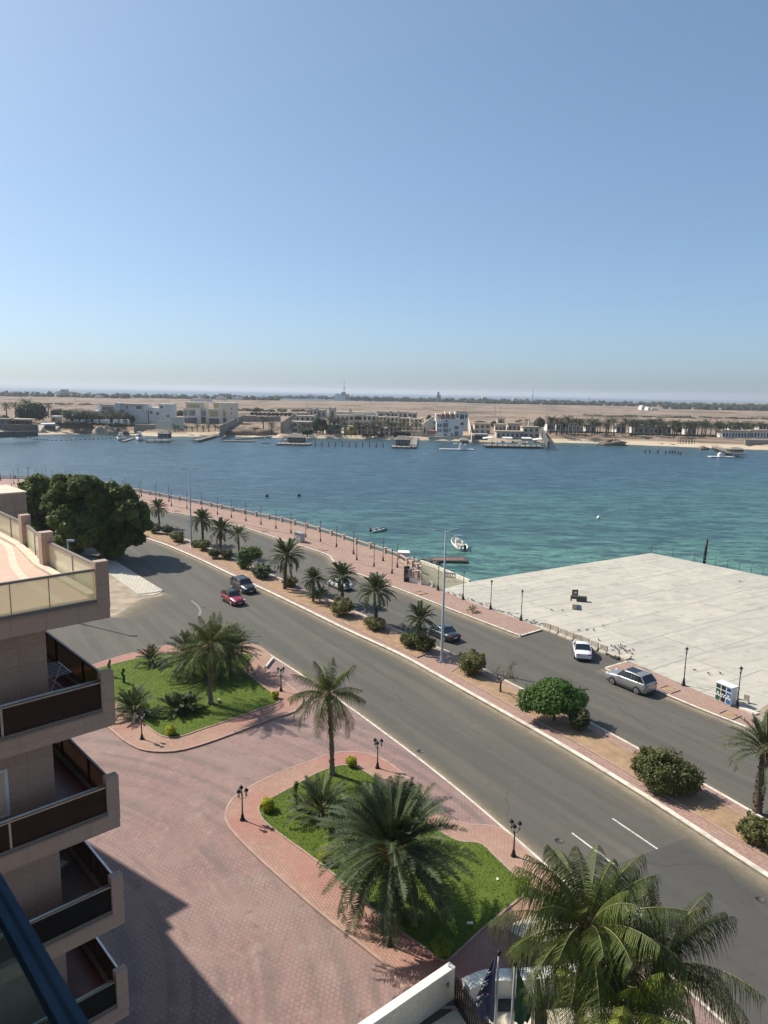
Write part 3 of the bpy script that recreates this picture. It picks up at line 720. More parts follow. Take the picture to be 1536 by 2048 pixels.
        tl = MB(); tl.box(-F-.006, -F+.16, s_*hw*.45, s_*hw*.87, belt*.80, belt*.92); tl.build('tail_light', 'red_light', root, world=False)
    pl = MB(); pl.box(-F-.03, -F-.005, -.26, .26, belt*.58, belt*.58+.13); pl.build('number_plate', 'plate', root, world=False)
    if not left_visible:
        pl = MB(); pl.box(F+.005, F+.03, -.26, .26, gc+.2, gc+.33); pl.build('number_plate', 'plate', root, world=False)
    return root
# ------------------------------------------------------------------ lamps
def lantern(mb, c, s=1.0, gi=1):
    x, y, z = c
    mb.lathe([(0.0, 0), (.05*s, .0), (.075*s, .05*s), (.06*s, .07*s)], 8, c, 0)
    mb.lathe([(.06*s, .07*s), (.12*s, .36*s)], 6, c, gi)
    mb.lathe([(.15*s, .36*s), (.13*s, .40*s), (.07*s, .48*s), (.02*s, .52*s), (.012*s, .60*s), (0, .61*s)], 8, c, 0)
def make_prom_lamp():
    root = empty('street_lamp', (0, 0, 0), 'x', 'street lamp')
    mb = MB(); mb.lathe([(.0, 0), (.24, 0), (.24, .06), (.19, .10), (.14, .35), (.085, .75), (.06, .8), (.05, 1.0), (.05, 1.9), (.085, 1.93), (.085, 2.0), (.045, 2.03), (.04, 3.35), (.07, 3.38), (.07, 3.44), (.03, 3.47)], 10)
    mb.build('post', 'black_iron', root, world=False)
    l = MB(); lantern(l, (0, 0, 3.45), 1.25); l.build('lantern', ['black_iron', 'lamp_glass'], root, world=False)
    return root
def make_island_lamp():
    root = empty('garden_lamp', (0, 0, 0), 'x', 'garden lamp')
    mb = MB(); mb.lathe([(0, 0), (.17, 0), (.17, .04), (.12, .08), (.09, .28), (.05, .42), (.045, .5), (.035, 1.2), (.032, 1.62), (.05, 1.66), (.03, 1.72), (.012, 1.9), (0, 1.92)], 10)
    for k in range(3):
        a = k*2.0944+.5; d = (math.cos(a), math.sin(a))
        mb.tube([(0, 0, 1.5), (d[0]*.12, d[1]*.12, 1.42), (d[0]*.24, d[1]*.24, 1.5), (d[0]*.26, d[1]*.26, 1.62)], .014, 5)
    mb.build('post', 'black_iron', root, world=False)
    for k in range(3):
        a = k*2.0944+.5; l = MB(); lantern(l, (math.cos(a)*.26, math.sin(a)*.26, 1.6), .95); l.build('lantern', ['black_iron', 'lamp_glass'], root, world=False)
    return root
def make_mast():
    root = empty('street_light', (0, 0, 0), 'x', 'street light')
    mb = MB(); mb.lathe([(0, 0), (.34, 0), (.34, .05), (.2, .06), (.19, .5), (.165, .55), (.075, 14.2), (0, 14.25)], 14)
    mb.build('pole', 'pole_grey', root, world=False)
    for s_ in (-1, 1):
        a = MB(); a.tube([(0, 0, 14.1), (s_*.5, 0, 14.25), (s_*.85, 0, 14.32)], .035, 6)
        ar = a.build('arm', 'pole_grey', root, world=False)
        h_ = MB(); h_.add([(s_*.7, -.12, 14.30), (s_*1.45, -.15, 14.42), (s_*1.45, .15, 14.42), (s_*.7, .12, 14.30), (s_*.7, -.1, 14.38), (s_*1.4, -.12, 14.48), (s_*1.4, .12, 14.48), (s_*.7, .1, 14.38)], [(0,1,2,3),(4,5,6,7),(0,1,5,4),(1,2,6,5),(2,3,7,6),(3,0,4,7)], 0)
        h_.build('lamp_head', 'grey_plastic', ar, world=False)
    return root
# ------------------------------------------------------------------ near ground
KERB_A = [(200,1046),(261,1067),(323,1087),(369,1106),(407,1123),(448,1143),(511,1172),(599,1214),(686,1257),(792,1306),(860,1343),(1000,1422),(1133,1498),(1300,1601),(1480,1719),(1536,1755),(1750,1895),(2100,2130)]
KERB_B = [(200,1036),(288,1056),(330,1066),(394,1085),(463,1114),(544,1149),(595,1170),(704,1219),(770,1248),(814,1267),(869,1291),(909,1308),(1014,1361),(1181,1444),(1269,1491),(1395,1559),(1502,1620),(1600,1677),(1750,1765),(2100,1980)]
KERB_C1 = [(-300,1000),(-100,982),(12,980),(52,979),(150,990),(250,1006),(332,1023),(365,1028),(413,1036),(450,1046),(480,1053),(532,1069),(573,1083),(615,1096),(653,1109),(664,1120),(671,1130),(690,1139),(717,1148),(781,1172),(854,1200),(928,1229),(1041,1272)]
SHORE = [(-900,960),(-300,952),(0,957),(52,958),(130,963),(200,971),(247,979),(286,987),(359,1001),(400,1009),(442,1018),(511,1033),(584,1049),(661,1071),(719,1091),(764,1105),(796,1117),(815,1129)]
ZS = 0.15
gA = sm(GL(KERB_A, ZS), 4); gB = sm(GL(KERB_B, ZS), 4)
# land body (asphalt on top), down into the water
shoreG = sm(GL(SHORE, ZS), 3)
plz = GL([(886,1178),(942,1163),(1302,1106),(1536,1153),(1900,1227),(2600,1380)], 0.17)
land = shoreG + GL([(840,1150),(862,1176)], 0) + plz + [(160, -40), (-260, -40), (-700, 150)]
lb = MB(); lb.prism(land, -4.0, 0.0)
struct('road', lb, 'asphalt')
def sheet(name, px, z, mat, zt=None, gpts=None):
    mb = MB(); mb.prism(gpts or GL(px, z), -0.05, z); return struct(name, mb, mat)
# promenade paving, two pieces
plz_edge = [(1085,1257),(1041,1240),(977,1217),(928,1199),(906,1189),(886,1182)]
c1 = sm(GL(KERB_C1, ZS), 3)
sheet('promenade', None, ZS, 'brick', gpts=[(-700, 150)] + c1 + GL([(1085,1259)] + plz_edge[1:] + [(862,1174),(843,1166),(822,1144)], ZS) + shoreG[::-1])
C2 = [(1205,1336),(1309,1380),(1395,1416),(1479,1449),(1600,1500),(1800,1587),(2300,1800)]
c2 = GL(C2, ZS)
sheet('promenade', None, ZS, 'brick', gpts=c2 + GL([(2300,1640),(1700,1490),(1560,1440),(1513,1424),(1425,1395),(1385,1378),(1252,1322)], ZS))
# concrete plaza
pz = MB(); pz.prism(plz + [(140, 8), (95, 20)] + GL([(1700,1478),(1560,1430),(1513,1422),(1425,1394),(1385,1377),(1252,1320)] + plz_edge, 0.17), -4, 0.17)
struct('concrete_plaza', pz, 'plaza')
sheet('sand_patch', [(1500,1432),(1536,1408),(1640,1440),(1600,1480)], 0.19, 'sand')
# kerbs
kb = MB()
ribbon(kb, gA, 0.0, 0.42, 0, ZS+0.03)
struct('median_kerb', kb, 'kerb')
kb = MB(); ribbon(kb, gB, -0.22, 0.0, 0, ZS+0.02); ribbon(kb, c1, 0.0, 0.26, 0, ZS+0.02); ribbon(kb, GL([(1041,1272),(1085,1259)], ZS), 0.0, 0.24, 0, ZS+0.02)
ribbon(kb, c2, 0.0, 0.26, 0, ZS+0.02); ribbon(kb, GL([(1252,1322),(1205,1336)], ZS), 0.0, 0.24, 0, ZS+0.02)
struct('kerb', kb, 'kerb')
# inner step of the promenade
st = MB(); ribbon(st, sm(GL([(250,991),(330,1009),(402,1025),(508,1053),(584,1069),(613,1077),(679,1097),(701,1109),(715,1124),(748,1135),(792,1150),(812,1159)], ZS), 3), 0, 0.2, 0, ZS+0.12)
struct('promenade_step', st, 'kerb_pink')
# median: brick paving with planting beds
md = MB(); md.prism(gA + gB[::-1], -0.05, ZS); struct('median_paving', md, 'brick')
def bed(near, far, z=0.2):
    g = sm(GL(near, z), 3); f = sm(GL(far, z), 3)
    mb = MB(); mb.prism(g + f[::-1], 0, z+0.02); struct('planting_bed', mb, 'soil')
    k = MB(); ribbon(k, g + f[::-1], -0.07, 0.07, 0, z+0.07, closed=True); struct('bed_kerb', k, 'kerb_pink')
bed([(235,1054),(295,1073),(352,1091)], [(258,1052),(310,1066),(372,1085)])
bed([(381,1101),(427,1122),(475,1144),(511,1162),(544,1178),(599,1206),(635,1220),(686,1246),(760,1280),(834,1315)], [(400,1092),(463,1122),(544,1158),(600,1183),(704,1231),(770,1259),(814,1279),(864,1303)])
bed([(900,1345),(1000,1399),(1071,1440),(1168,1494),(1300,1572),(1432,1653),(1536,1717),(1700,1822)], [(925,1330),(1000,1366),(1071,1404),(1177,1459),(1267,1507),(1388,1573),(1485,1631),(1600,1697),(1740,1780)])
# dust lying along the kerbs
def dustmat():
    m, t = new_mat('kerb_dust'); v = coords(t)
    at = nd(t, 'Attribute', {}, attribute_name='edge').outputs['Fac']
    n = noise(t, v, 0.7, 6, 0.65)
    a = mth(t, 'MULTIPLY', ramp(t, at, [(0.0, 0), (1.0, 1)]), ramp(t, n, [(0.15, 0.4), (0.6, 1)]))
    c = mixc(t, ramp(t, noise(t, v, 3, 4), [(0.4, 0), (0.6, 1)]), (0.30, 0.245, 0.165), (0.25, 0.21, 0.15))
    finish(t, c, 0.95, alpha=a); return m
MT['dust'] = dustmat()
def dust(pts, off0, off1, z=0.006, name='road_dust', mat='dust'):
    P = [Vector(p[:2]) for p in pts]; n = len(P); V = []; A = []
    for i in range(n):
        d = (P[min(i+1, n-1)]-P[max(i-1, 0)]).normalized(); nn = Vector((-d.y, d.x))
        for f in (0, 0.12, 0.45, 1.0):
            q = P[i] + nn*(off0+(off1-off0)*f); V.append((q.x, q.y, z)); A.append((1, 0.9, 0.35, 0)[(0, 0.12, 0.45, 1.0).index(f)])
    F = [(i*4+j, i*4+j+1, (i+1)*4+j+1, (i+1)*4+j) for i in range(n-1) for j in range(3)]
    mb = MB(); mb.add(V, F); o = struct(name, mb, mat)
    o.data.attributes.new('edge', 'FLOAT', 'POINT').data.foreach_set('value', A)
dust(gA, -0.02, -1.9); dust(gB, 0.02, 0.8); dust(c1, -0.02, -2.2); dust(c2, -0.02, -1.6)
NEAR_EDGE = [(508,1290),(546,1314),(622,1363),(697,1414),(760,1460),(811,1498),(869,1543),(943,1603),(999,1651),(1064,1707),(1128,1765),(1250,1872),(1400,2005),(1600,2185)]
gN = sm(GL(NEAR_EDGE, 0.03), 3)
dust(gN, 0.06, 1.3)
dust([(x, y) for x, y in GL([(222,1235),(250,1218),(285,1196),(325,1185)], 0)], 0.5, -5, 0.006)
# lane paint and patches
pm = MB()
for a_, b_ in (((1144,1666),(1228,1729)), ((1225,1637),(1315,1698)), ((1225,2044),(1225.1,2044.1))):
    p, q = G(*a_), G(*b_); ribbon(pm, [p, q], -0.06, 0.06, 0.004, 0.008)
wp = MB(); ribbon(wp, sm(GL([(383,1201),(396,1212),(401,1222),(398,1232)], 0), 4), -0.16, 0.12, 0.004, 0.008); struct('worn_marking', wp, 'worn_paint')
struct('road_marking', pm, 'paint')
mb = MB(); mb.prism(GL([(1228,1730),(1380,1674),(1536,1790),(1800,1980),(1800,2300),(1600,2170),(1440,2030),(1290,1905)], 0.004), 0.001, 0.005)
struct('road_patch', mb, 'asphalt_new')
for i, (x, y, r) in enumerate(((841,1503,.32),(1118,1682,.3),(410,1215,.3),(1520,1800,.28))):
    X, Y = G(x, y); mb = MB(); mb.lathe([(r, 0.001), (r, 0.012), (r*.85, .014), (r*.85, .009), (0, .009)], 20, (X, Y, 0))
    tag(mb.build('manhole_cover', 'dark_stone', loc=(X, Y, 0)), ['round manhole cover in the near carriageway beside the palm island', 'round manhole cover near the white lane dashes', 'round manhole cover by the curved white mark at the junction', 'round manhole cover at the right edge of the road patch'][i], 'manhole cover')
# brick drive in front of the hotel
drv = GL(NEAR_EDGE, 0.03) + [(40, 8), (20, -30), (-80, -30), (-90, 60)] + GL([(-100,1372),(60,1352),(184,1331),(331,1291)], 0.03)
sheet('driveway', None, 0.03, 'hex', gpts=drv)
ke = MB(); ribbon(ke, gN, -0.02, 0.14, 0, 0.045); struct('driveway_kerb', ke, 'kerb')
def island(outer, lawn, nm, extra=None):
    o = sm(GL(outer, ZS), 3, True); l = sm(GL(lawn, 0.2), 3, True)
    a = MB(); a.prism(o, -0.05, ZS); struct('island_paving', a, 'brick_red')
    k = MB(); ribbon(k, o, -0.07, 0.09, 0, ZS+0.012, closed=True); struct('island_kerb', k, 'kerb_pink')
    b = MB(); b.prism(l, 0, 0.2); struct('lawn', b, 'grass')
    k = MB(); ribbon(k, l, -0.05, 0.07, 0, 0.215, closed=True); struct('lawn_kerb', k, 'kerb_pink')
    # tufts of grass along the lawn so that its edge and surface are not flat
    return l
ISL1 = [(100,1352),(184,1330),(237,1313),(331,1291),(420,1285),(505,1288),(544,1316),(531,1336),(562,1358),(591,1380),(605,1394),(602,1408),(588,1422),(539,1438),(482,1460),(406,1487),(350,1501),(293,1500),(255,1484),(221,1457),(150,1400),(90,1365)]
LAWN1 = [(150,1350),(195,1336),(282,1315),(380,1304),(493,1308),(505,1319),(489,1340),(539,1381),(559,1399),(550,1407),(520,1417),(463,1438),(406,1457),(369,1470),(339,1474),(316,1467),(286,1445),(233,1408),(180,1372)]
ISL2 = [(779,1526),(742,1509),(703,1503),(664,1506),(625,1520),(552,1547),(484,1582),(460,1604),(451,1630),(460,1655),(508,1706),(625,1811),(742,1904),(772,1930),(801,1967),(840,2010),(950,2010),(1040,1960),(1140,1860),(1128,1768),(1064,1712),(999,1655),(911,1642),(850,1582)]
LAWN2 = [(520,1625),(523,1608),(586,1572),(635,1545),(684,1530),(723,1538),(775,1575),(850,1640),(911,1679),(952,1684),(972,1694),(1001,1723),(1036,1755),(1053,1781),(1045,1791),(967,1855),(905,1912),(884,1919),(845,1892),(767,1835),(650,1733),(540,1652)]
l1 = island(ISL1, LAWN1, 1); l2 = island(ISL2, LAWN2, 2)
kk = MB(); ribbon(kk, GL([(531,1336),(546,1317)], ZS), -0.1, 0.1, 0, 0.3); struct('low_kerb', kk, 'kerb')
def inside(p, poly):
    c = False; n = len(poly)
    for i in range(n):
        a, b = poly[i], poly[(i+1) % n]
        if (a[1] > p[1]) != (b[1] > p[1]) and p[0] < (b[0]-a[0])*(p[1]-a[1])/(b[1]-a[1])+a[0]: c = not c
    return c
gr = MB(); g_ = random.Random(3)
for poly, n in ((l1, 16000), (l2, 26000)):
    xs = [p[0] for p in poly]; ys = [p[1] for p in poly]; V = []; F = []
    while n > 0:
        p = (g_.uniform(min(xs), max(xs)), g_.uniform(min(ys), max(ys))); n -= 1
        if not inside(p, poly): continue
        a = g_.uniform(0, 3.14); h_ = g_.uniform(.03, .09); dx, dy = math.cos(a)*.03, math.sin(a)*.03
        o = len(V); V += [(p[0]-dx, p[1]-dy, .19), (p[0]+dx, p[1]+dy, .19), (p[0]+g_.uniform(-.04, .04), p[1]+g_.uniform(-.04, .04), .2+h_)]; F.append((o, o+1, o+2))
    gr.add(V, F)
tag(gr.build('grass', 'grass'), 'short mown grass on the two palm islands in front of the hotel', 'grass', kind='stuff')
# left verge: sand and pale paved strip
sheet('sand_verge', None, 0.012, 'sand', gpts=sm(GL([(-60,1150),(150,1118),(225,1128),(280,1180),(318,1186),(322,1192),(285,1198),(268,1206),(240,1226),(222,1232),(150,1238),(-60,1240)], 0), 3, True))
sheet('pale_pavement', [(150,1112),(232,1122),(270,1146),(326,1180),(312,1184),(276,1188),(222,1150),(160,1125)], 0.16, 'pale_tile')
sheet('pale_pavement_step', [(326,1181),(318,1187),(305,1191),(278,1191),(262,1180),(276,1187),(312,1183)], 0.08, 'concrete')
# left forecourt beyond the big trees
sheet('forecourt', [(-300,1040),(-100,1012),(50,988),(62,1000),(40,1040),(-100,1100),(-400,1200)], 0.02, 'pale_tile')
# slipway
sw = MB()
a = [G3(835,1142,0.12), G3(886,1180,0.12), G3(942,1164,-0.2), G3(898,1146,-0.9), G3(858,1131,-1.2), G3(838,1121,-1.3)]
sw.add(a + [(x, y, -4) for x, y, z in a], [(0,1,2,3,4,5)] + [(i, (i+1) % 6, 6+(i+1) % 6, 6+i) for i in range(6)])
struct('slipway', sw, 'slip')
e = MB(); P = [G3(842,1123,-0.9), G3(872,1134,-0.7), G3(898,1145,-0.5), G3(920,1155,-0.2), G3(940,1163,0.1)]
for i in range(4): e.bar(P[i], P[i+1], 0.4, 0.5)
struct('slipway_edge', e, 'kerb')
tree_pits = [(841,1186),(679,1127),(645,1100),(528,1062),(467,1047),(1338,1379),(945,1223),(353,1023),(1458,1430)]
tp = MB(); ts = MB()
for x, y in tree_pits:
    X, Y = G(x, y, ZS); M4 = Matrix.Translation((X, Y, 0)) @ Matrix.Rotation(ROADANG, 4, 'Z')
    for q in ((-.75, .75, -.75, -.62), (-.75, .75, .62, .75), (-.75, -.62, -.62, .62), (.62, .75, -.62, .62)): tp.box(q[0], q[1], q[2], q[3], .1, .24, 0, M4)
    ts.box(-.62, .62, -.62, .62, .1, .17, 0, M4)
struct('tree_pit_kerb', tp, 'kerb_pink'); struct('tree_pit_soil', ts, 'soil')
# ------------------------------------------------------------------ water
WL = -1.5
def watermat():
    m, t = new_mat('sea_water'); tc = nd(t, 'TexCoord').outputs['Object']
    nrm = (math.cos(ROADANG+math.pi/2), math.sin(ROADANG+math.pi/2), 0)
    if nrm[0] < 0: nrm = tuple(-x for x in nrm)
    s0 = Vector(G(600,1053)).dot(Vector(nrm[:2]))
    s = mth(t, 'SUBTRACT', vm(t, 'DOT_PRODUCT', tc, nrm), s0)
    w1 = noise(t, tc, 0.018, 4, 0.6); w2 = noise(t, tc, 0.06, 5, 0.65)
    s = mth(t, 'ADD', s, mth(t, 'MULTIPLY', mth(t, 'SUBTRACT', w1, 0.5), 50))
    s = mth(t, 'ADD', s, mth(t, 'MULTIPLY', mth(t, 'SUBTRACT', w2, 0.5), 34))
    sx0 = nd(t, 'SeparateXYZ', {0: tc}).outputs[0]
    sn = mth(t, 'ADD', mth(t, 'DIVIDE', mth(t, 'SUBTRACT', s, mth(t, 'ADD', 34, mth(t, 'MULTIPLY', sx0, 1.15))), 120), 0.5)
    c = ramp(t, sn, [(0.0, (0.11, 0.20, 0.15)), (0.12, (0.12, 0.285, 0.195)), (0.34, (0.075, 0.21, 0.155)), (0.54, (0.034, 0.12, 0.122)), (0.7, (0.03, 0.088, 0.115)), (1.0, (0.032, 0.085, 0.12))])
    # shallow, greener water along the far shore
    far0 = Vector(G(1250, 889, WL)); far1 = Vector(G(400, 873, WL)); fd = (far0-far1).normalized(); fn = Vector((-fd.y, fd.x))
    if fn.y < 0: fn = -fn
    fs = mth(t, 'SUBTRACT', vm(t, 'DOT_PRODUCT', tc, (fn.x, fn.y, 0)), far0.dot(fn))
    sx = nd(t, 'SeparateXYZ', {0: tc}).outputs[0]
    wid = mth(t, 'ADD', 34, mth(t, 'MULTIPLY', mth(t, 'MAXIMUM', sx, -20), 0.16))
    ff = ramp(t, mth(t, 'DIVIDE', mth(t, 'ADD', mth(t, 'ADD', fs, wid), mth(t, 'MULTIPLY', mth(t, 'SUBTRACT', w2, 0.5), 30)), 40), [(0.0, 0), (1.0, 1)])
    inb = mth(t, 'LESS_THAN', fs, 300)
    c = mixc(t, mth(t, 'MULTIPLY', ff, inb), c, (0.045, 0.13, 0.11))
    # broad darker bands in the water colour
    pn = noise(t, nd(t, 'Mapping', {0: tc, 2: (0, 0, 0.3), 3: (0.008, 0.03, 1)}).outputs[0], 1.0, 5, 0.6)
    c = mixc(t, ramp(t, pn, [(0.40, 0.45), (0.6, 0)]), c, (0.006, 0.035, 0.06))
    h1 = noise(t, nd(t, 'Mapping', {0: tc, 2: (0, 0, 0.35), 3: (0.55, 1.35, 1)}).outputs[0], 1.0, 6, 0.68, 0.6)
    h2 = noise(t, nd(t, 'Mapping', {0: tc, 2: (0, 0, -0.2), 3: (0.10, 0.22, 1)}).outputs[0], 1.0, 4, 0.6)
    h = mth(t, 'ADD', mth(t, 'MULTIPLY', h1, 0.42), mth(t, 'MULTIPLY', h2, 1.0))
    sp_ = noise(t, nd(t, 'Mapping', {0: tc, 2: (0, 0, 0.2), 3: (0.16, 0.42, 1)}).outputs[0], 1.0, 6, 0.75)  # speckle of bright and shaded waves, put into the colour below
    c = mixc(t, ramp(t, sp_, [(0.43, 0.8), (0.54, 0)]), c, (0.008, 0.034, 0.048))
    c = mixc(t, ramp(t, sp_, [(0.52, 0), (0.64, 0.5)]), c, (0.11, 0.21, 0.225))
    c = mixc(t, ramp(t, h1, [(0.40, 0.5), (0.58, 0.0)]), c, (0.006, 0.03, 0.042))  # shade of the wave troughs painted into the colour
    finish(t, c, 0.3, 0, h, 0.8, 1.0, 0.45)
    return m
MT['water'] = watermat()
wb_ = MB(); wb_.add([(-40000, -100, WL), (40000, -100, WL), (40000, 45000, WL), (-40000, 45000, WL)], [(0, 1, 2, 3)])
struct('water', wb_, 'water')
# ------------------------------------------------------------------ seawall balustrade
def balustrade(pts, label, z=ZS, step=4.6, hgt=0.95, bal=0.42):
    x, y = pts[len(pts)//2]; root = empty('seawall_balustrade', (x, y, z), label, 'balustrade')
    mb = MB(); ribbon(mb, pts, -.16, .16, z-.3, z+.16); mb.build('base_rail', 'seawall', root)
    mb = MB(); ribbon(mb, pts, -.13, .13, z+hgt-.16, z+hgt); mb.build('top_rail', 'seawall', root)
    for (px_, py_, a) in arclen(pts, step):
        mb = MB(); M4 = Matrix.Translation((px_, py_, 0)) @ Matrix.Rotation(a, 4, 'Z')
        mb.box(-.26, .26, -.26, .26, z-.3, z+hgt+.12, 0, M4); mb.box(-.31, .31, -.31, .31, z+hgt+.12, z+hgt+.2, 0, M4); mb.build('pillar', 'seawall', root)
    mb = MB()
    for (px_, py_, a) in arclen(pts, bal, 0.2): mb.lathe([(.05, .16), (.085, .32), (.04, .6), (.06, hgt-.17)], 5, (px_, py_, z))
    tag(mb.build('baluster', 'seawall', root), kind='stuff')
    return root
bal_pts = [p for p in shoreG if p[0] > -170]
balustrade(bal_pts, 'long pale stone balustrade along the seafront promenade')
balustrade(GL([(819,1165),(843,1171)], 0), 'short stretch of white balustrade above the slipway wall', z=1.15, step=1.5, bal=.3, hgt=.85)
balustrade(GL([(815,1129),(826,1135),(843,1144)], ZS), 'stepped stone balustrade leading down beside the slipway', step=2.0)
mb = MB(); ribbon(mb, GL([(819,1165),(843,1171)], 0), -.15, .15, -.5, 1.15); tag(mb.build('white_ramp_wall', 'white_wall', loc=G3(834,1160)), 'white rendered wall below the balustrade at the slipway', 'wall')
mb = MB(); x, y = G(806, 1116, ZS); mb.box(x-.9, x+1.1, y-.2, y+1.6, -1.5, 1.05); mb.box(x-.95, x+1.15, y-.25, y+1.65, 1.05, 1.15); tag(mb.build('seawall_kiosk', 'white_wall', loc=(x, y, 0)), 'white square stone block at the end of the promenade balustrade', 'block')
# ------------------------------------------------------------------ promenade lamps
pl = Proto(make_prom_lamp())
lamps = [(1,961),(23,976),(28,968),(37,963),(56,961),(59,961.5),(72,965),(87,975),(93,964),(105,969),(123,972),(132,968),(155,977),(161,971),(190,977),(223,984),(247,989),(252,984),(279,995),(283,993),(312,999),(338,1003),(343,1012),(374,1017),(404,1020),(435,1029),(463,1035.5),(492,1042),(522,1049),(552,1057),(582,1066),(611.5,1075),(641,1084),(673,1094.5),(707,1108),(713.6,1121),(748,1134),(766,1121.5),(784,1147),(794.5,1134.6)]
for i, (x, y) in enumerate(lamps):
    lab = 'black promenade lamp post, %s from the left along the seafront balustrade' % ORD[i]
    pl.place(G3(x, y, ZS), random.uniform(0, 1), 0.97, lab, 'promenade lamp posts')
for (x, y, lab) in ((827,1164,'black lamp post beside the dark signboard at the slipway'), (876,1180.6,'black lamp post at the foot of the slipway edge'), (926,1199,'black lamp post nearest the left corner of the concrete plaza'), (981,1218.5,'black lamp post on the plaza edge above the small palm pit'), (1042,1240.6,'black lamp post on the plaza edge before the concrete barriers'), (1367,1371,'black lamp post on the pavement above the silver car'), (1474,1415,'black lamp post next to the recycling bins')):
    pl.place(G3(x, y, ZS), random.uniform(0, 1), 0.98, lab, 'plaza lamp posts')
il = Proto(make_island_lamp())
for (x, y, lab) in ((1027,1712,'three-lantern garden lamp at the road side of the larger palm island'), (485,1640,'three-lantern garden lamp at the rounded left corner of the larger palm island'), (284,1478,'three-lantern garden lamp at the near corner of the smaller palm island'), (755,1536,'three-lantern garden lamp at the far tip of the larger palm island'), (562,1382,'three-lantern garden lamp on the road corner of the smaller palm island'), (780,1891,'three-lantern garden lamp in front of the big date palm trunk'), (484,1303,'three-lantern garden lamp half hidden behind the palms of the smaller island')):
    il.place(G3(x, y, ZS), random.uniform(0, 2), 1.12, lab, 'garden lamps on the palm islands')
ms = Proto(make_mast())
for (x, y, rz, lab) in ((883,1323,0.35,'tall grey double-arm street light in the median by the round shrub'), (383,1094,0.6,'tall grey double-arm street light in the median near the big dark trees')):
    ms.place(G3(x, y, ZS), rz, 1.0, lab, 'tall street lights')
r = empty('street_light', (-38.1, 83.8, 0), 'pale street light post top showing above the hotel terrace by the dark tree', 'street light')
mb = MB(); mb.lathe([(0, 0), (.13, 0), (.09, 10.1), (0, 10.15)], 8); mb.build('pole', 'pole_grey', r, world=False)
mb = MB(); mb.box(-.1, .75, -.16, .16, 10.05, 10.3); mb.build('lamp_head', 'pole_grey', r, world=False)
# ------------------------------------------------------------------ cars
make_car('silver SUV parked at the kerb by the concrete plaza', (1224.5,1368.6), (1272.8,1388.5), True, 4.8, 1.97, 1.9, 'suv', 'car_silver')
make_car('dark grey saloon driving behind the tall street light pole', (855,1268), (890,1284), True, 5.0, 1.9, 1.45, 'moving', 'car_dark')
make_car('white saloon passing behind the median date palm', (660,1173), (679.5,1181), True, 4.7, 1.82, 1.42, 'moving', 'car_white')
make_car('bright red compact SUV with black roof on the near carriageway', (462.5,1211.6), (446.6,1203), False, 4.3, 1.8, 1.62, 'suv', 'car_red', roofmat='black')
make_car('charcoal full-size SUV beside the median kerb', (483,1187), (466,1178), False, 5.1, 1.98, 1.82, 'suv', 'car_black')
_c = Vector(G(1166.5, 1324)); _h = R(90-11); _c = _c + Vector((math.cos(_h), math.sin(_h)))*2.25
make_car('white saloon parked nose-in against the concrete barriers', None, None, True, 4.6, 1.88, 1.52, 'sedan', 'car_white', heading=_h, centre=_c)
make_car('white car on the far seafront road beyond the hotel roof', (2,984), (24,983), True, 4.7, 1.82, 1.45, 'sedan', 'car_white')
# ------------------------------------------------------------------ concrete barriers
def barrier(label, a, b, group='concrete barriers at the plaza edge', tilt=0.0, hh=0.95, z=0.0):
    a, b = Vector(G(*a)), Vector(G(*b)); d = b-a; L = d.length
    root = empty('concrete_barrier', (a.x+d.x/2, a.y+d.y/2, z), label, 'barrier', group, math.atan2(d.y, d.x))
    prof = [(-.31, 0), (.31, 0), (.31, .14), (.12, .38), (.085, hh), (-.085, hh), (-.12, .38), (-.31, .14)]
    mb = MB(); vs = [(s_*L/2*(1 if zz < .4 else .97), y_, zz) for s_ in (-1, 1) for y_, zz in prof]; k = 8
    mb.add(vs, [tuple(range(k))[::-1], tuple(range(k, 2*k))] + [(i, (i+1) % k, k+(i+1) % k, k+i) for i in range(k)])
    mb.build('block', 'concrete', root, world=False); root.rotation_euler = (tilt, 0, root.rotation_euler.z)
bl = [((1087,1259),(1101,1264)), ((1102,1264),(1116,1269.5)), ((1119,1271),(1133,1276.5)), ((1134,1277),(1147,1282)), ((1149,1283),(1163,1287)), ((1164,1288),(1177,1293)), ((1179,1295),(1196,1302)), ((1200,1304),(1214,1309))]
for i, (a, b) in enumerate(bl): barrier('weathered concrete barrier, %s in the row from the left pavement corner' % ORD[i], a, b)
barrier('fallen concrete barrier beside the pigeons, left of two', (1222,1311), (1237,1318), tilt=0.9, hh=.8)
barrier('fallen concrete barrier beside the pigeons, right of two', (1240,1316), (1255,1323), tilt=-0.8, hh=.8)
barrier('lone concrete barrier standing to the right of the recycling bins', (1487,1407), (1497,1410), group=None)
barrier('concrete barrier half hidden behind the recycling bins', (1462,1398), (1476,1402), group=None)
for lab, a, b, hh in (('upright dark concrete block at the foot of the white balustrade', (858,1172), (867,1175), .8),): barrier(lab, a, b, None, hh=hh)
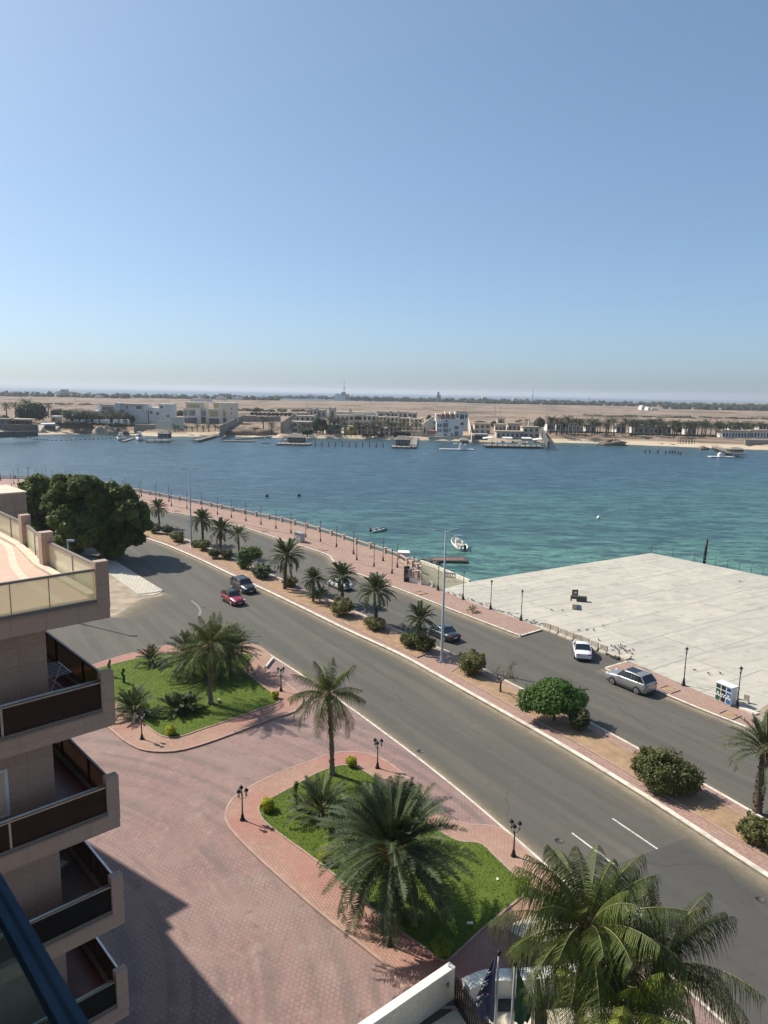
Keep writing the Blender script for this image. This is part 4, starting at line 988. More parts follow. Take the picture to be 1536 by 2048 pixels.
# blocks in the middle of the plaza
x, y = G(1148, 1214, .17); mb = MB(); M4 = Matrix.Translation((x, y, .17)) @ Matrix.Rotation(1.35, 4, 'Z')
mb.box(-1.3, 1.3, -.3, .3, 0, .75, 0, M4); tag(mb.build('concrete_block', 'concrete', loc=(x, y, .17)), 'long pale concrete block lying upright in the middle of the plaza', 'concrete block')
x, y = G(1157, 1202, .17); mb = MB(); M4 = Matrix.Translation((x, y, .17)) @ Matrix.Rotation(-.25, 4, 'Z')
mb.box(-1.1, 1.1, -.35, .35, 0, .7, 0, M4); tag(mb.build('concrete_block', 'dark_stone', loc=(x, y, .17)), 'dark stone block lying across the pale one on the plaza', 'concrete block')
x, y = G(1149.5, 1195, .17); mb = MB(); M4 = Matrix.Translation((x, y, .17)) @ Matrix.Rotation(.1, 4, 'Z')
mb.box(-.42, .42, -.1, .1, .1, 1.15, 0, M4); mb.box(-.5, .5, -.3, .3, 0, .12, 0, M4)
r = tag(mb.build('notice_board', 'rust_tile', loc=(x, y, .17)), 'small maroon notice board standing behind the plaza blocks', 'sign'); mb = MB(); mb.box(-.2, .2, -.12, -.102, .6, .9, 0, Matrix.Rotation(.1, 4, 'Z')); mb.build('notice', 'white_plastic', r, world=False)
# ------------------------------------------------------------------ recycling bins
def recycle(label, x, y, rz, L=2.9, Hh=1.75, D=.85, panels=(('green_panel', 0), ('black_panel', 1), ('blue_panel', 2)), z=ZS, cab='white_plastic'):
    root = empty('recycling_bins', G3(x, y, z), label, 'recycling bin', rz=rz)
    mb = MB(); mb.box(-L/2, L/2, 0, D, .06, Hh); mb.box(-L/2-.05, L/2+.05, -.05, D+.05, Hh, Hh+.09); mb.build('cabinet', cab, root, world=False)
    w_ = L/len(panels)
    for i, (pm_, k) in enumerate(panels):
        x0 = -L/2+i*w_+.05; x1 = x0+w_-.1
        mb = MB(); mb.box(x0, x1, -.02, 0, .14, Hh*.70); d = mb.build('door_panel', pm_, root, world=False)
        mb = MB(); mb.box(x0, x1, -.02, 0, Hh*.76, Hh-.05); h_ = mb.build('flap_panel', pm_, root, world=False)
        mb = MB(); mb.box(x0+.1, x1-.1, -.03, -.02, Hh*.8, Hh*.91); mb.build('slot', 'black', h_, world=False)
        mb = MB(); cx = (x0+x1)/2; cz = Hh*.42
        if k == 1:
            for dx, dz in ((-.2, .05), (.0, .1), (.2, .05), (-.1, -.12), (.12, -.12)): mb.lathe([(0, -.0), (.085, 0), (.085, .012), (0, .012)], 8, (0, 0, 0)); n_ = 16; vv = mb.v[-4*8:]; mb.v[-4*8:] = [(cx+dx+a_, -.022-c_, cz+dz+b_) for a_, b_, c_ in vv]
        else:
            for q in range(3):
                a = q*2.0944+1.5708; c_ = (cx+math.cos(a)*.15, cz+math.sin(a)*.15)
                mb.add([(c_[0]+math.cos(a+t_)*.12, -.026, c_[1]+math.sin(a+t_)*.12) for t_ in (0, 1.2, 2.6, 3.7, 5.0)], [(4, 3, 2, 1, 0)])
        mb.build('recycling_symbol', 'white_plastic', d, world=False)
    return root
_a, _b = Vector(G(1429, 1399, ZS)), Vector(G(1460, 1413, ZS)); _r = math.atan2((_b-_a).y, (_b-_a).x)
recycle('white recycling cabinet with green, black and blue doors on the plaza pavement', 1444.5, 1406, _r, (_b-_a).length)
mb = MB(); x, y = G(1482,1418,ZS); M4 = Matrix.Translation((x, y, ZS)) @ Matrix.Rotation(_r, 4, 'Z'); mb.box(-1.4, 1.5, -.1, .5, 0, .16, 0, M4); struct('pavement_slab', mb, 'kerb')
_a, _b = Vector(G(588, 1081, ZS)), Vector(G(602, 1086, ZS)); _r = math.atan2((_b-_a).y, (_b-_a).x)
recycle('small grey recycling cabinet on the promenade kerb near the sea', 595, 1083.5, _r, 2.4, 1.7, .9, (('grey_plastic', 0), ('grey_plastic', 2)), cab='pole_grey')
# dark signboard
r = empty('signboard', G3(813,1163,ZS), 'tall dark information board at the end of the promenade', 'sign', rz=.35)
mb = MB(); mb.box(-.42, .42, -.15, .15, 0, 2.4); mb.build('board', 'black_panel', r, world=False)
mb = MB(); mb.add([(-.25, -.165, .5), (.1, -.165, .6), (.3, -.165, 1.1), (-.05, -.165, 1.4), (-.3, -.165, 1.0)], [(0, 1, 2, 3, 4)]); mb.box(-.3, .3, -.17, -.155, 1.9, 2.05); mb.build('printed_picture', 'grey_plastic', r, world=False)
# pink plastic barriers
def pbar(label, x, y, rz, z=0):
    r = empty('plastic_barrier', G3(x, y, z), label, 'barrier', rz=rz)
    mb = MB(); mb.box(-.9, .9, -.05, .05, .8, 1.05); mb.box(-.9, .9, -.05, .05, .2, .35)
    for k in range(5): mb.box(-.9+k*.42, -.78+k*.42, -.05, .05, .3, .85)
    mb.box(-.75, -.6, -.3, .3, 0, .1); mb.box(.6, .75, -.3, .3, 0, .1); mb.box(-.72, -.63, -.04, .04, .08, .3); mb.box(.63, .72, -.04, .04, .08, .3)
    mb.build('panel', 'pink_barrier', r, world=False)
pbar('faded pink plastic barrier standing on the right of the slipway', 900, 1158, -.5)
pbar('faded pink plastic barrier at the top corner of the slipway by the sea', 829, 1129, -.9)
pbar('second faded pink barrier behind the steps at the slipway', 824, 1136, -1.1)
# ------------------------------------------------------------------ jetty, boats, buoys
r = empty('jetty', G3(895,1119,WL), 'low rusty red jetty awash at the slipway', 'jetty')
P = [G3(826,1121,-1.1), G3(937,1123,-1.1), G3(931,1114,-1.1), G3(880,1114,-1.1), G3(840,1119,-1.15)]
mb = MB(); mb.prism([p[:2] for p in P], -2.2, -1.08); mb.build('deck_base', 'dark_wet', r)
mb = MB(); Q = [G3(840,1120.3,-1.05), G3(931,1120.5,-1.05), G3(927,1115,-1.05), G3(882,1115.2,-1.05)]; mb.prism([p[:2] for p in Q], -1.1, -1.04); mb.build('deck', 'jetty_red', r)
g_ = random.Random(9); mb = MB()
rr_ = empty('rocks', G3(868,1128,WL), 'dark wet rocks piled beside the slipway', 'rocks')
for i in range(14):
    x, y = G(838+g_.random()*38, 1122+g_.random()*12, -1.4); m_ = MB(); lumpy(m_, (x, y, -1.3), (g_.uniform(.5, 1.3), g_.uniform(.4, 1.0), g_.uniform(.3, .6)), i, 0, 8, 5, .25); m_.build('rock', 'dark_wet', rr_)
def hull(mb, L, W, Hh, mi=0, mi2=1, deck=0.25, seats=()):
    n = 10; V = []
    for i in range(n):
        f = i/(n-1); x = -L/2+L*f; w_ = W/2*(1-max(0, (f-.45)/.55)**2.2)*(.86+.14*min(1, f*4)); sh = Hh*(1+.35*f*f)
        w_ = max(w_, .02); V += [(x, 0, -.15*Hh+.3*Hh*f**4), (x, w_*.7, -.02), (x, w_, sh), (x, w_*.86, sh), (x, w_*.72, deck), (x, 0, deck)]
    V2 = [(a, -b, c) for a, b, c in V]; k = 6
    fs = [(i*k+j, (i+1)*k+j, (i+1)*k+j+1, i*k+j+1) for i in range(n-1) for j in range(3)]; ins = [(i*k+j, (i+1)*k+j, (i+1)*k+j+1, i*k+j+1) for i in range(n-1) for j in (3, 4)]
    mb.add(V, [q[::-1] for q in fs], mi, True); mb.add(V2, fs, mi, True); mb.add(V, [q[::-1] for q in ins], mi2); mb.add(V2, ins, mi2)
    mb.add([V[0], V[1], V[2], V[3], V[4], V[5], V2[4], V2[3], V2[2], V2[1]], [tuple(range(10))], mi)
def motor(mb, x, y=0, s=1.0):
    mb.box(x-.35*s, x, y-.17*s, y+.17*s, .35*s, .95*s); mb.box(x-.22*s, x-.08*s, y-.06*s, y+.06*s, -.4, .4*s)
r = empty('rowing_skiff', (*G(758,1062,WL), WL), 'small white skiff with green inside anchored off the promenade', 'boat', rz=R(52))
mb = MB(); hull(mb, 5.6, 1.7, .5, 0, 1, .12); mb.build('hull', ['boat_white', 'boat_teal'], r, world=False)
for x in (-1.5, 0.2, 1.5): mb = MB(); mb.box(x-.22, x+.22, -.68, .68, .32, .38); mb.build('seat', 'boat_white', r, world=False)
mb = MB(); motor(mb, -2.75); mb.build('outboard_motor', 'black', r, world=False)
r = empty('motorboat', (*G(916,1093,WL), WL), 'white motorboat with twin outboards moored beyond the jetty', 'boat', rz=R(97))
mb = MB(); hull(mb, 8.2, 2.7, .85, 0, 0, .45); mb.build('hull', 'boat_white', r, world=False)
mb = MB(); mb.box(-.4, .5, -.55, .55, .45, 1.35); mb.build('console', 'boat_white', r, world=False)
mb = MB(); mb.box(-.5, 1.2, -.9, .9, 2.15, 2.22)
for a in (-.4, 1.1):
    for b in (-.8, .8): mb.box(a, a+.05, b, b+.05, .6, 2.15)
mb.build('canopy_frame', 'steel', r, world=False)
for x in (-1.6, -2.6): mb = MB(); mb.box(x, x+.6, -.75, .75, .45, .85); mb.build('seat', 'cream', r, world=False)
mb = MB(); mb.add([(1.0, -.9, .7), (1.0, .9, .7), (3.2, .35, 1.0), (3.2, -.35, 1.0)], [(0, 1, 2, 3)]); mb.build('bow_cushion', 'grey_plastic', r, world=False)
for s_ in (-.4, .4): mb = MB(); motor(mb, -4.05, s_, 1.25); mb.build('outboard_motor', 'black' if s_ < 0 else 'boat_white', r, world=False)
for (x, y, mt, lab) in ((534,993,'black','dark buoy floating off the promenade, left of two'), (598,992,'black','dark buoy floating off the promenade, right of two'), (1197,1037,'boat_white','small white buoy floating on open water before the plaza')):
    mb = MB(); X, Y = G(x, y, WL); mb.lathe([(0, -.3), (.35, -.15), (.5, .15), (.36, .5), (.12, .62), (.06, .85), (0, .86)], 12, (X, Y, WL)); tag(mb.build('buoy', mt, loc=(X, Y, WL)), lab, 'buoy')
# plaza sea fence
r = empty('wire_fence', G3(1400,1126,.17), 'sagging wire fence with thin posts along the seaward edge of the plaza', 'fence')
fp = [(1302,1106),(1345,1114),(1388,1122.5),(1430,1131.5),(1454,1136),(1478,1141),(1502,1146),(1525,1151),(1560,1158),(1600,1166)]
fp = [G3(x, y, .17) for x, y in fp]
for p in fp: mb = MB(); mb.tube([p, (p[0]+.05, p[1], 1.7)], .035, 4); mb.build('fence_post', 'brown_iron', r)
for zz in (1.5, .9):
    mb = MB()
    for a, b in zip(fp, fp[1:]):
        a, b = Vector(a), Vector(b); pts = [a.lerp(b, k/6)+Vector((0, 0, zz-.35*math.sin(math.pi*k/6))) for k in range(7)]; mb.tube(pts, .018, 3, cap=False)
    mb.build('wire', 'pole_grey', r)
x, y = G(1408, 1126, .17); mb = MB(); mb.tube([(x, y, -1), (x+.15, y, 4.4)], [.28, .2], 8); tag(mb.build('mooring_post', 'black_iron', loc=(x, y, 0)), 'thick black post standing at the seaward edge of the plaza', 'post')
# ------------------------------------------------------------------ pigeons
def make_bird():
    mb = MB(); V = []
    secs = [(-.20, .012, .12), (-.11, .04, .11), (-.03, .065, .11), (.05, .06, .125), (.10, .035, .16), (.13, .03, .19), (.16, .022, .19), (.19, .004, .18)]
    for x, r_, z in secs: V += [(x, r_*math.cos(a), z+r_*math.sin(a)) for a in [6.283*j/6 for j in range(6)]]
    mb.add(V, [(i*6+j, (i+1)*6+j, (i+1)*6+(j+1) % 6, i*6+(j+1) % 6) for i in range(7) for j in range(6)], 0, True)
    mb.add([(-.30, -.035, .11), (-.30, .035, .11), (-.15, .03, .12), (-.15, -.03, .12)], [(0, 1, 2, 3)])
    for s_ in (-.02, .02): mb.bar((0.02, s_, 0), (0.02, s_, .07), .012)
    return tag(mb.build('pigeon', 'bird'), 'x', 'bird')
pb = Proto(make_bird()); g_ = random.Random(21)
def birds(pts, lab, grp, z, sc=1.15):
    for i, (x, y) in enumerate(pts): pb.place(G3(x, y, z), g_.uniform(0, 6.28), sc*g_.uniform(.85, 1.15), lab if isinstance(lab, str) else lab[i], grp)
edge = [(899+i*6.1+g_.uniform(-3, 3), 1186+i*2.27+g_.uniform(-2, 1.5)) for i in range(30)]
birds(edge, 'pigeon in the long line along the plaza edge beside the brick promenade', 'pigeons lined up on the plaza edge', .17)
birds([(1068,1243),(1084,1249),(1088,1251),(1074,1246)], 'pigeon in the small gathering at the first concrete barrier', 'pigeons at the first barrier', .17)
birds([(1229,1294),(1236,1292),(1241,1291),(1243,1298),(1235,1301),(1247,1299),(1250,1303),(1226,1302),(1253,1306),(1259,1303),(1238,1307),(1246,1309),(1264,1309),(1231,1298),(1240,1296),(1257,1312),(1249,1294),(1222,1293),(1266,1301)], 'pigeon in the flock pecking on the plaza behind the concrete barriers', 'flock of pigeons on the plaza', .17)
birds([(1158,1262),(1174,1261),(1187,1261),(1197,1281),(1206,1253),(1103,1221),(1125,1222),(1480,1164)], ['lone pigeon %s' % s_ for s_ in ('nearest the middle barriers', 'second in the row of three on the slab joint', 'third in the row of three on the slab joint', 'just behind the last barriers', 'farthest back on the plaza joint', 'left of the two in front of the plaza blocks', 'right of the two in front of the plaza blocks', 'near the far right edge of the plaza')], None, .17)
birds([(1389,1341),(1416,1348),(1440,1348)], ['%s of three pigeons walking on the plaza near the recycling bins' % s_ for s_ in ('leftmost', 'middle', 'rightmost')], None, .17)
# ------------------------------------------------------------------ hotel on the left
PHI = R(43.2); HC = (-8.0755, 20.272)
ho = empty('hotel', (HC[0], HC[1], 0.0), 'grey granite-clad hotel block with glass-fronted balconies stacked on its corner', 'building', rz=PHI)
E_ = H
def hb(name, mat, boxes, parent=None):
    mb = MB()
    for b in boxes: mb.box(b[0], b[1], b[2], b[3], b[4]+E_, b[5]+E_)
    return mb.build(name, mat, parent or ho, world=False)
core = hb('wall', 'stucco', [(-25, -1.45, 1.3, 33.5, -H, -6.35)])
for lv in range(5):
    dz = -3.4*lv; zb = -6.74+dz; fl = zb+.42 if lv else -6.1
    gl = 'glass_frost' if lv == 0 else 'glass_dark'; gs = 'glass_frost' if lv == 0 else ('glass_bronze')
    bmax = 5.0 if lv == 0 else 14.0
    bal = hb('balcony', 'stucco', [(-25, -.36, 0, .22, zb, -6.24+dz), (-.24, 0, .25, bmax, zb, -6.24+dz), (-.36, 0, 0, .25, zb, zb+.6)], ho)
    hb('corner_column', 'stucco', [(-.37, .01, -.01, .27, zb+.3, -5.0+dz)], bal)
    hb('ledge', 'grey_frame', [(-25, -.375, -.03, .26, -6.24+dz, -6.18+dz), (-25, -.375, .02, .2, -6.18+dz, -6.12+dz), (-.27, .02, .275, bmax, -6.24+dz, -6.17+dz)], bal)
    hb('glass_panel', gl, [(-25, -.38, .08, .095, -6.12+dz, -5.27+dz)], bal)
    hb('glass_panel', gs, [(-.13, -.115, .28, bmax, -6.17+dz, -5.27+dz)], bal)
    if lv == 0:
        hb('handrail', 'grey_frame', [(-25, -.38, .05, .13, -5.27, -5.2), (-.17, -.08, .28, bmax, -5.27, -5.2)], bal)
        hb('glass_joint', 'grey_frame', [(-1.66, -1.64, .075, .1, -6.12, -5.27), (-2.66, -2.64, .075, .1, -6.12, -5.27), (-.145, -.1, 2.5, 2.56, -6.12, -5.27)], bal)
    else:
        mb = MB()
        mb.tube([(-25, .09, -5.24+dz+E_), (-.37, .09, -5.24+dz+E_)], .04, 8); mb.box(-25, -.37, .06, .12, -5.33+dz+E_, -5.285+dz+E_)
        mb.box(-3.12, -3.06, .06, .11, -6.15+dz+E_, -5.27+dz+E_); mb.build('handrail', 'steel', bal, world=False)
        mb = MB(); mb.box(-.16, -.09, .28, bmax, -5.30+dz+E_, -5.23+dz+E_)
        for b in (2.1, 4.6, 7.1): mb.box(-.155, -.095, b, b+.05, -6.17+dz+E_, -5.3+dz+E_)
        mb.build('handrail', 'bronze_frame' if lv < 3 else 'steel', bal, world=False)
        hb('balcony_floor', ['rust_tile', 'rust_tile', 'rust_tile', 'brown_tile', 'rust_tile'][lv], [(-25, -.24, .22, 14, zb+.1, fl)], bal)
nb = MB(); nb.prism([(-25, 33.5), (-.2, 33.5), (-.2, 34.4), (1.25, 34.5), (-.9, 44.2), (-4, 55), (-25, 55)], 0, H-5.0); nb.build('rear_wing', 'stucco', ho, world=False)
# roof terrace
rf = MB(); out = [(-25, .22), (-.24, .22), (-.24, 5.0), (.45, 8.8), (.45, 14.5), (-.3, 14.5), (-.3, 33.5), (-25, 33.5)]
rf.prism([(a, b) for a, b in out], -6.6+E_, -6.1+E_); rf.build('terrace_floor', 'terrace', ho, world=False)
mb = MB()
pth = sm([(-1.27, .3), (-1.31, 2.0), (-1.27, 3.5), (-1.0, 5.6), (-.45, 8.0), (-.21, 9.4), (-.25, 11.5), (-.3, 13.5)], 4)
ribbon(mb, pth, -.12, .12, -6.1+E_-.02, -6.1+E_+.006); mb.build('terrace_stripe', 'cream', ho, world=False)
tr = MB(); M_ = [(-.12, 5.0), (.33, 8.8), (.33, 14.4), (-.42, 14.45), (-.42, 33.5)]
ribbon(tr, M_, -.12, .12, -6.74+E_, -6.2+E_); tb = tr.build('terrace_parapet', 'stucco', ho, world=False)
mb = MB(); ribbon(mb, [(-.12, .3)]+M_, .13, .4, -6.14+E_, -6.0+E_); mb.build('inner_kerb', 'cream', tb, world=False)
hb('terrace_column', 'stucco', [(-.36, .04, 4.7, 5.05, -6.7, -4.88)], tb); hb('terrace_column', 'stucco', [(.15, .5, 8.6, 8.95, -6.7, -4.88)], tb)
mb = MB(); ribbon(mb, M_[:3], -.01, .01, -6.14+E_, -5.27+E_); mb.build('glass_panel', 'glass_frost', tb, world=False)
mb = MB(); ribbon(mb, M_[:3], -.04, .04, -5.27+E_, -5.2+E_)
for b in (10.6, 12.4): mb.box(.3, .36, b, b+.05, -6.2+E_, -5.27+E_)
mb.box(.08, .13, 6.9, 6.95, -6.2+E_, -5.27+E_); mb.build('handrail', 'grey_frame', tb, world=False)
st_ = hb('stair_tower', 'stucco', [(-12, 2.13, 14.6, 17.6, -H+.1, -4.86)]); hb('coping', 'cream', [(-12, 2.16, 14.57, 17.63, -4.86, -4.79)], st_)
wn = hb('window', 'white_plastic', [(-5, -2.75, 1.26, 1.3, -12.6, -11.1)]); hb('shutter', 'cream', [(-4.9, -2.85, 1.24, 1.262, -12.5, -11.2)], wn)
# laundry rack
fz = -6.74-3.4+.42+E_
def hw_(a, b, z=0): c, s = math.cos(PHI), math.sin(PHI); return (HC[0]+a*c-b*s, HC[1]+a*s+b*c, z)
r = empty('drying_rack', hw_(-.85, 2.6, fz), 'white folding clothes rack on the second balcony from the top', 'drying rack', rz=PHI, scale=.78)
mb = MB()
for k in range(8): mb.bar((-.5+k*.0, -.75+k*.21, 1.0), (.4, -.75+k*.21, 1.0), .018)
mb.bar((-.5, -.78, 1.0), (-.5, .75, 1.0), .03); mb.bar((.4, -.78, 1.0), (.4, .75, 1.0), .03); mb.build('top_rails', 'white_plastic', r, world=False)
for a, b in (((-.5, -.6, 0), (.4, .4, 1.0)), ((-.5, .6, 0), (.4, -.4, 1.0)), ((.4, -.6, 0), (-.5, .4, 1.0)), ((.4, .6, 0), (-.5, -.4, 1.0))): mb = MB(); mb.bar(a, b, .03); mb.build('leg', 'white_plastic', r, world=False)
fz2 = -6.74-3.4*3+.42+E_
r = empty('plastic_chair', hw_(-1.0, 3.1, fz2), 'small pale plastic chair on the fourth balcony from the top', 'chair', rz=PHI+.5)
mb = MB(); mb.box(-.25, .25, -.25, .25, .42, .46); mb.build('seat', 'concrete_grey', r, world=False); mb = MB(); mb.box(-.25, .25, .22, .27, .46, .9); mb.build('backrest', 'concrete_grey', r, world=False)
for a in (-.23, .2):
    for b in (-.23, .2): mb = MB(); mb.box(a, a+.03, b, b+.03, 0, .42); mb.build('leg', 'grey_plastic', r, world=False)
# ------------------------------------------------------------------ own balcony rail, close to the camera
ow = empty('balcony_railing', (0, 0, H-2.3), 'blue-grey balcony handrail with green glass right in front of the camera', 'railing', rz=PHI)
z0 = 2.3
mb = MB(); a0 = .37
mb.box(.333, .373, -3, 6, z0-1.135, z0-1.1); mb.build('handrail', 'rail_blue', ow, world=False)
mb = MB(); mb.box(.350, .357, -3, 6, z0-1.0999, z0-1.0985); mb.build('rail_seam', 'rail_dark', ow, world=False)
mb = MB(); mb.box(.348, .358, -3, 6, .25, z0-1.135); mb.build('glass_panel', 'glass_teal', ow, world=False)
mb = MB(); mb.box(-1.6, .372, -3, 6, 0, .2); mb.build('balcony_slab', 'stucco', ow, world=False)
for b in (-2.9, 5.8): mb = MB(); mb.box(.335, .37, b, b+.05, .2, z0-1.135); mb.build('rail_post', 'rail_blue', ow, world=False)
wg = empty('hotel_wing', (0, 0, 0), 'hotel wing on which the blue-grey balcony rail in the foreground stands', 'building', rz=PHI)
mb = MB(); mb.box(-14, -1.6, -16, 9, 0, H+8); mb.build('wall', 'stucco', wg, world=False)
# ------------------------------------------------------------------ entrance wall, gate, flags
w0, w1 = Vector(G(905, 1929, 1.9)), Vector(G(560, 2165, 1.9))
r = empty('marble_wall', (w0.x, w0.y, 0), 'white marble-faced garden wall running to the bottom edge by the gate', 'wall')
mb = MB(); ribbon(mb, [tuple(w0), tuple(w1)], -.16, .16, 0, 1.82); mb.build('wall', 'marble', r)
mb = MB(); ribbon(mb, [tuple(w0), tuple(w1)], -.2, .2, 1.82, 1.92); mb.build('coping', 'white_wall', r)
sheet('yard', None, 0.05, 'yard', gpts=[tuple(w0-Vector((.0, .3)))] + GL([(934,1985),(1010,1975),(1140,1960),(1260,1960),(1420,2070)], 0.05) + [(17, 20), (12, 8), (-6, 8), tuple(w1)])
sheet('yard_step', None, 0.16, 'dark_stone', gpts=[tuple(w0), G(925,2004,.16), G(850,2052,.16), G(740,2160,.16), tuple(w1)])
cw = sm([G(932,1968,1.15), G(975,1951,1.15), G(1040,1948,1.15), G(1125,1940,1.15), G(1210,1925,1.15)], 4)
r = empty('curved_white_wall', (cw[8][0], cw[8][1], 0), 'low curved white wall behind the flags', 'wall')
mb = MB(); ribbon(mb, cw, -.28, .28, 0, 1.08); mb.build('wall', 'white_wall', r); mb = MB(); ribbon(mb, cw, -.36, .36, 1.08, 1.16); mb.build('coping', 'white_wall', r)
mb = MB(); ribbon(mb, cw, -.95, -.3, 0, .1); struct('yard_edge', mb, 'dark_stone')
# white decorative structure under the coconut palms
r = empty('white_gate_pier', G3(1045,1925), 'rough white rendered pier hidden under the coconut fronds', 'wall')
mb = MB(); 
pts = [G(1018,1900,0), G(1028,1882,0), G(1085,1862,0), G(1140,1878,0), G(1140,1905,0), G(1080,1922,0)]
mb.prism(sm(pts, 3, True), 0, 1.1); mb.build('wall', 'concrete', r)
r = empty('white_gate_pier', G3(1215,1850), 'pale wall seen between the fronds near the road', 'wall')
mb = MB(); mb.prism(GL([(1180,1870),(1200,1828),(1285,1860),(1270,1900)], 0), 0, 1.3); mb.build('wall', 'white_wall', r)
# black slat gate
r = empty('slat_gate', G3(930,1990), 'black metal gate of tall vertical slats beside the white wall', 'gate')
a, b = Vector(G(912,1952,1.7)), Vector(G(1000,2075,1.7)); n = 21
for i in range(n):
    p = a.lerp(b, i/(n-1)); mb = MB(); mb.box(p.x-.035, p.x+.035, p.y-.05, p.y+.05, .1, 1.72); mb.build('slat', 'black_iron', r)
mb = MB(); mb.bar((a.x, a.y, .3), (b.x, b.y, .3), .05); mb.bar((a.x, a.y, 1.45), (b.x, b.y, 1.45), .05); mb.build('gate_rail', 'black_iron', r)
mb = MB(); p = G(893,1962,1.2); mb.box(p[0]-.02, p[0]+.1, p[1]-.28, p[1]-.12, 1.1, 1.3); mb.build('intercom', 'grey_plastic', r)
# flags
def flag(label, x, y, zt, poleh, mat, off, fl, prints=None, seed=1, wid=1.0, top=-.1):
    X, Y = G(x, y, zt); r = empty('flagpole', (X, Y, 0), label, 'flag')
    mb = MB(); mb.lathe([(0, 0), (.1, 0), (.07, .1), (.065, 3), (.045, zt-.1), (0, zt-.1)], 10); mb.build('pole', 'pole_grey', r, world=False)
    mb = MB(); mb.lathe([(0, zt-.1), (.08, zt-.1), (.09, zt), (.05, zt+.08), (0, zt+.09)], 12); mb.build('finial', 'black', r, world=False)
    g = random.Random(seed); nz, nw = 22, 16; V = []
    def pos(u, v):
        wd = wid*(.12+.72*min(1, v*1.7)**1.1)*(1 if v < .88 else 1-(v-.88)*1.8); z = zt+top-fl*v
        xx = off*(.06+wd*u*.9)+off*.02; yy = math.sin(u*9+v*2.5+seed)*.12*(.25+v)+.1*math.sin(v*5+seed)*u
        return (xx, yy-.05, z-.22*u*fl*(.35)*(1-v))
    for i in range(nz+1):
        for j in range(nw+1): V.append(pos(j/nw, i/nz))
    mb = MB(); mb.add(V, [(i*(nw+1)+j, i*(nw+1)+j+1, (i+1)*(nw+1)+j+1, (i+1)*(nw+1)+j) for i in range(nz) for j in range(nw)], 0, True)
    f = mb.build('flag_cloth', mat, r, world=False)
    def stroke(pts, wdt, m_):
        q = []
        for (u, v) in pts:
            p = Vector(pos(u, v)); p.y -= .035; q.append(p)
        k = MB(); k.tube(q, wdt, 4); return k.build('printed_mark', m_, f, world=False)
    for pr in (prints or []): stroke(*pr)
    return r
S_ = 'cloth_white'
def glyph(v0, s, strokes, up=.36, u0=.93, wd=.02, m_=S_): return [([(u0-up*gy, v0+s*gx) for gx, gy in st], wd, m_) for st in strokes]
pr = glyph(.22, .05, [[(0, 0), (0, 1), (1, 0), (1, 1)]]) + glyph(.33, .05, [[(.5, 0), (.5, 1)]]) + glyph(.40, .06, [[(0, 0), (0, 1), (.7, 1), (.95, .8), (.7, .55), (0, .5)], [(.5, .5), (1, 0)]]) + glyph(.56, .05, [[(0, .3), (1, .35), (.8, .7), (.3, .7), (0, .35), (.3, 0), (.9, .05)]], .26, .95) + glyph(.66, .05, [[(1, .9), (.3, 1), (0, .75), (.9, .35), (.8, .05), (0, 0)]], .26, .95)
pr += [([(.50,.545),(.56,.57)], .055, 'cloth_red'), ([(.44,.60),(.50,.62)], .05, 'cloth_blue'), ([(.60,.585),(.70,.60)], .04, S_), ([(.40,.56),(.42,.575)], .035, S_)]
flag('navy hotel flag with white letters and a red, white and blue emblem', 998, 1905, 6.6, 6.6, 'flag_navy', -1, 2.9, pr, 1, 1.05)
gp_ = [([(.75, .30+.055*k), (.92, .315+.055*k), (.80, .335+.055*k)], .012, S_) for k in range(10)]
flag('green flag with white script hanging on the middle flagpole', 1030, 1926, 6.2, 6.2, 'flag_green', 1, 2.7, gp_, 4, .95)
flag('dark furled flag on the rightmost flagpole under the fronds', 1071, 1946, 5.9, 5.9, 'flag_black', 1, 2.6, None, 7, .6)
# ------------------------------------------------------------------ vegetation near
def P_(x, y, z=.2): return G3(x, y, z)
big = make_date_palm(4.1, 4.5, 150, 'big bushy date palm with orange fruit stalks on the larger island', 3, 'date_dark', 66, .62, .038, .34, lo=-.8, fruit=True, rr=.04, droop=(.5, 1.45))
big.location = P_(788, 1836)
c1_ = make_coco(6.4, 3.3, 30, 'tall coconut palm at the far end of the larger island beside the drive', 5, 'coco', 46, .68, .032, .14, (-.25, .1), lo=-.95, dead=3, hang=1.2); c1_.location = P_(664, 1548); c1_.rotation_euler.z = .5
c2_ = make_coco(5.5, 3.9, 46, 'tall coconut palm in the middle of the smaller island', 6, 'coco', 44, .68, .034, .16, (.05, .1), lo=-.85, dead=2, hang=1.0); c2_.location = P_(421, 1407)
c3_ = make_coco(7.4, 4.15, 54, 'large coconut palm towering over the flagpoles', 8, 'coco', 72, 1.0, .027, .16, (0, 0), lo=-.95, dead=2, hang=1.5, droop=(.9, 2.2)); c3_.location = (*G(1172,1862,7.4), 0.05)
c4_ = make_coco(5.6, 4.1, 30, 'dark coconut palm beside the road behind the large one', 9, 'coco_dark', 62, .95, .028, .14, (0, 0), lo=-.85, dead=1, hang=1.4); c4_.location = (*G(1325,1925,5.6), 0.05); c4_.rotation_euler.z = 1.2
c5_ = make_coco(5.6, 3.2, 26, 'young bright green coconut palm at the bottom edge', 10, 'coco_young', 58, .85, .03, .12, (0, 0), lo=-.35, dead=0, hang=1.0); c5_.location = (*G(1250,2030,5.6), 0.05); c5_.rotation_euler.z = .7
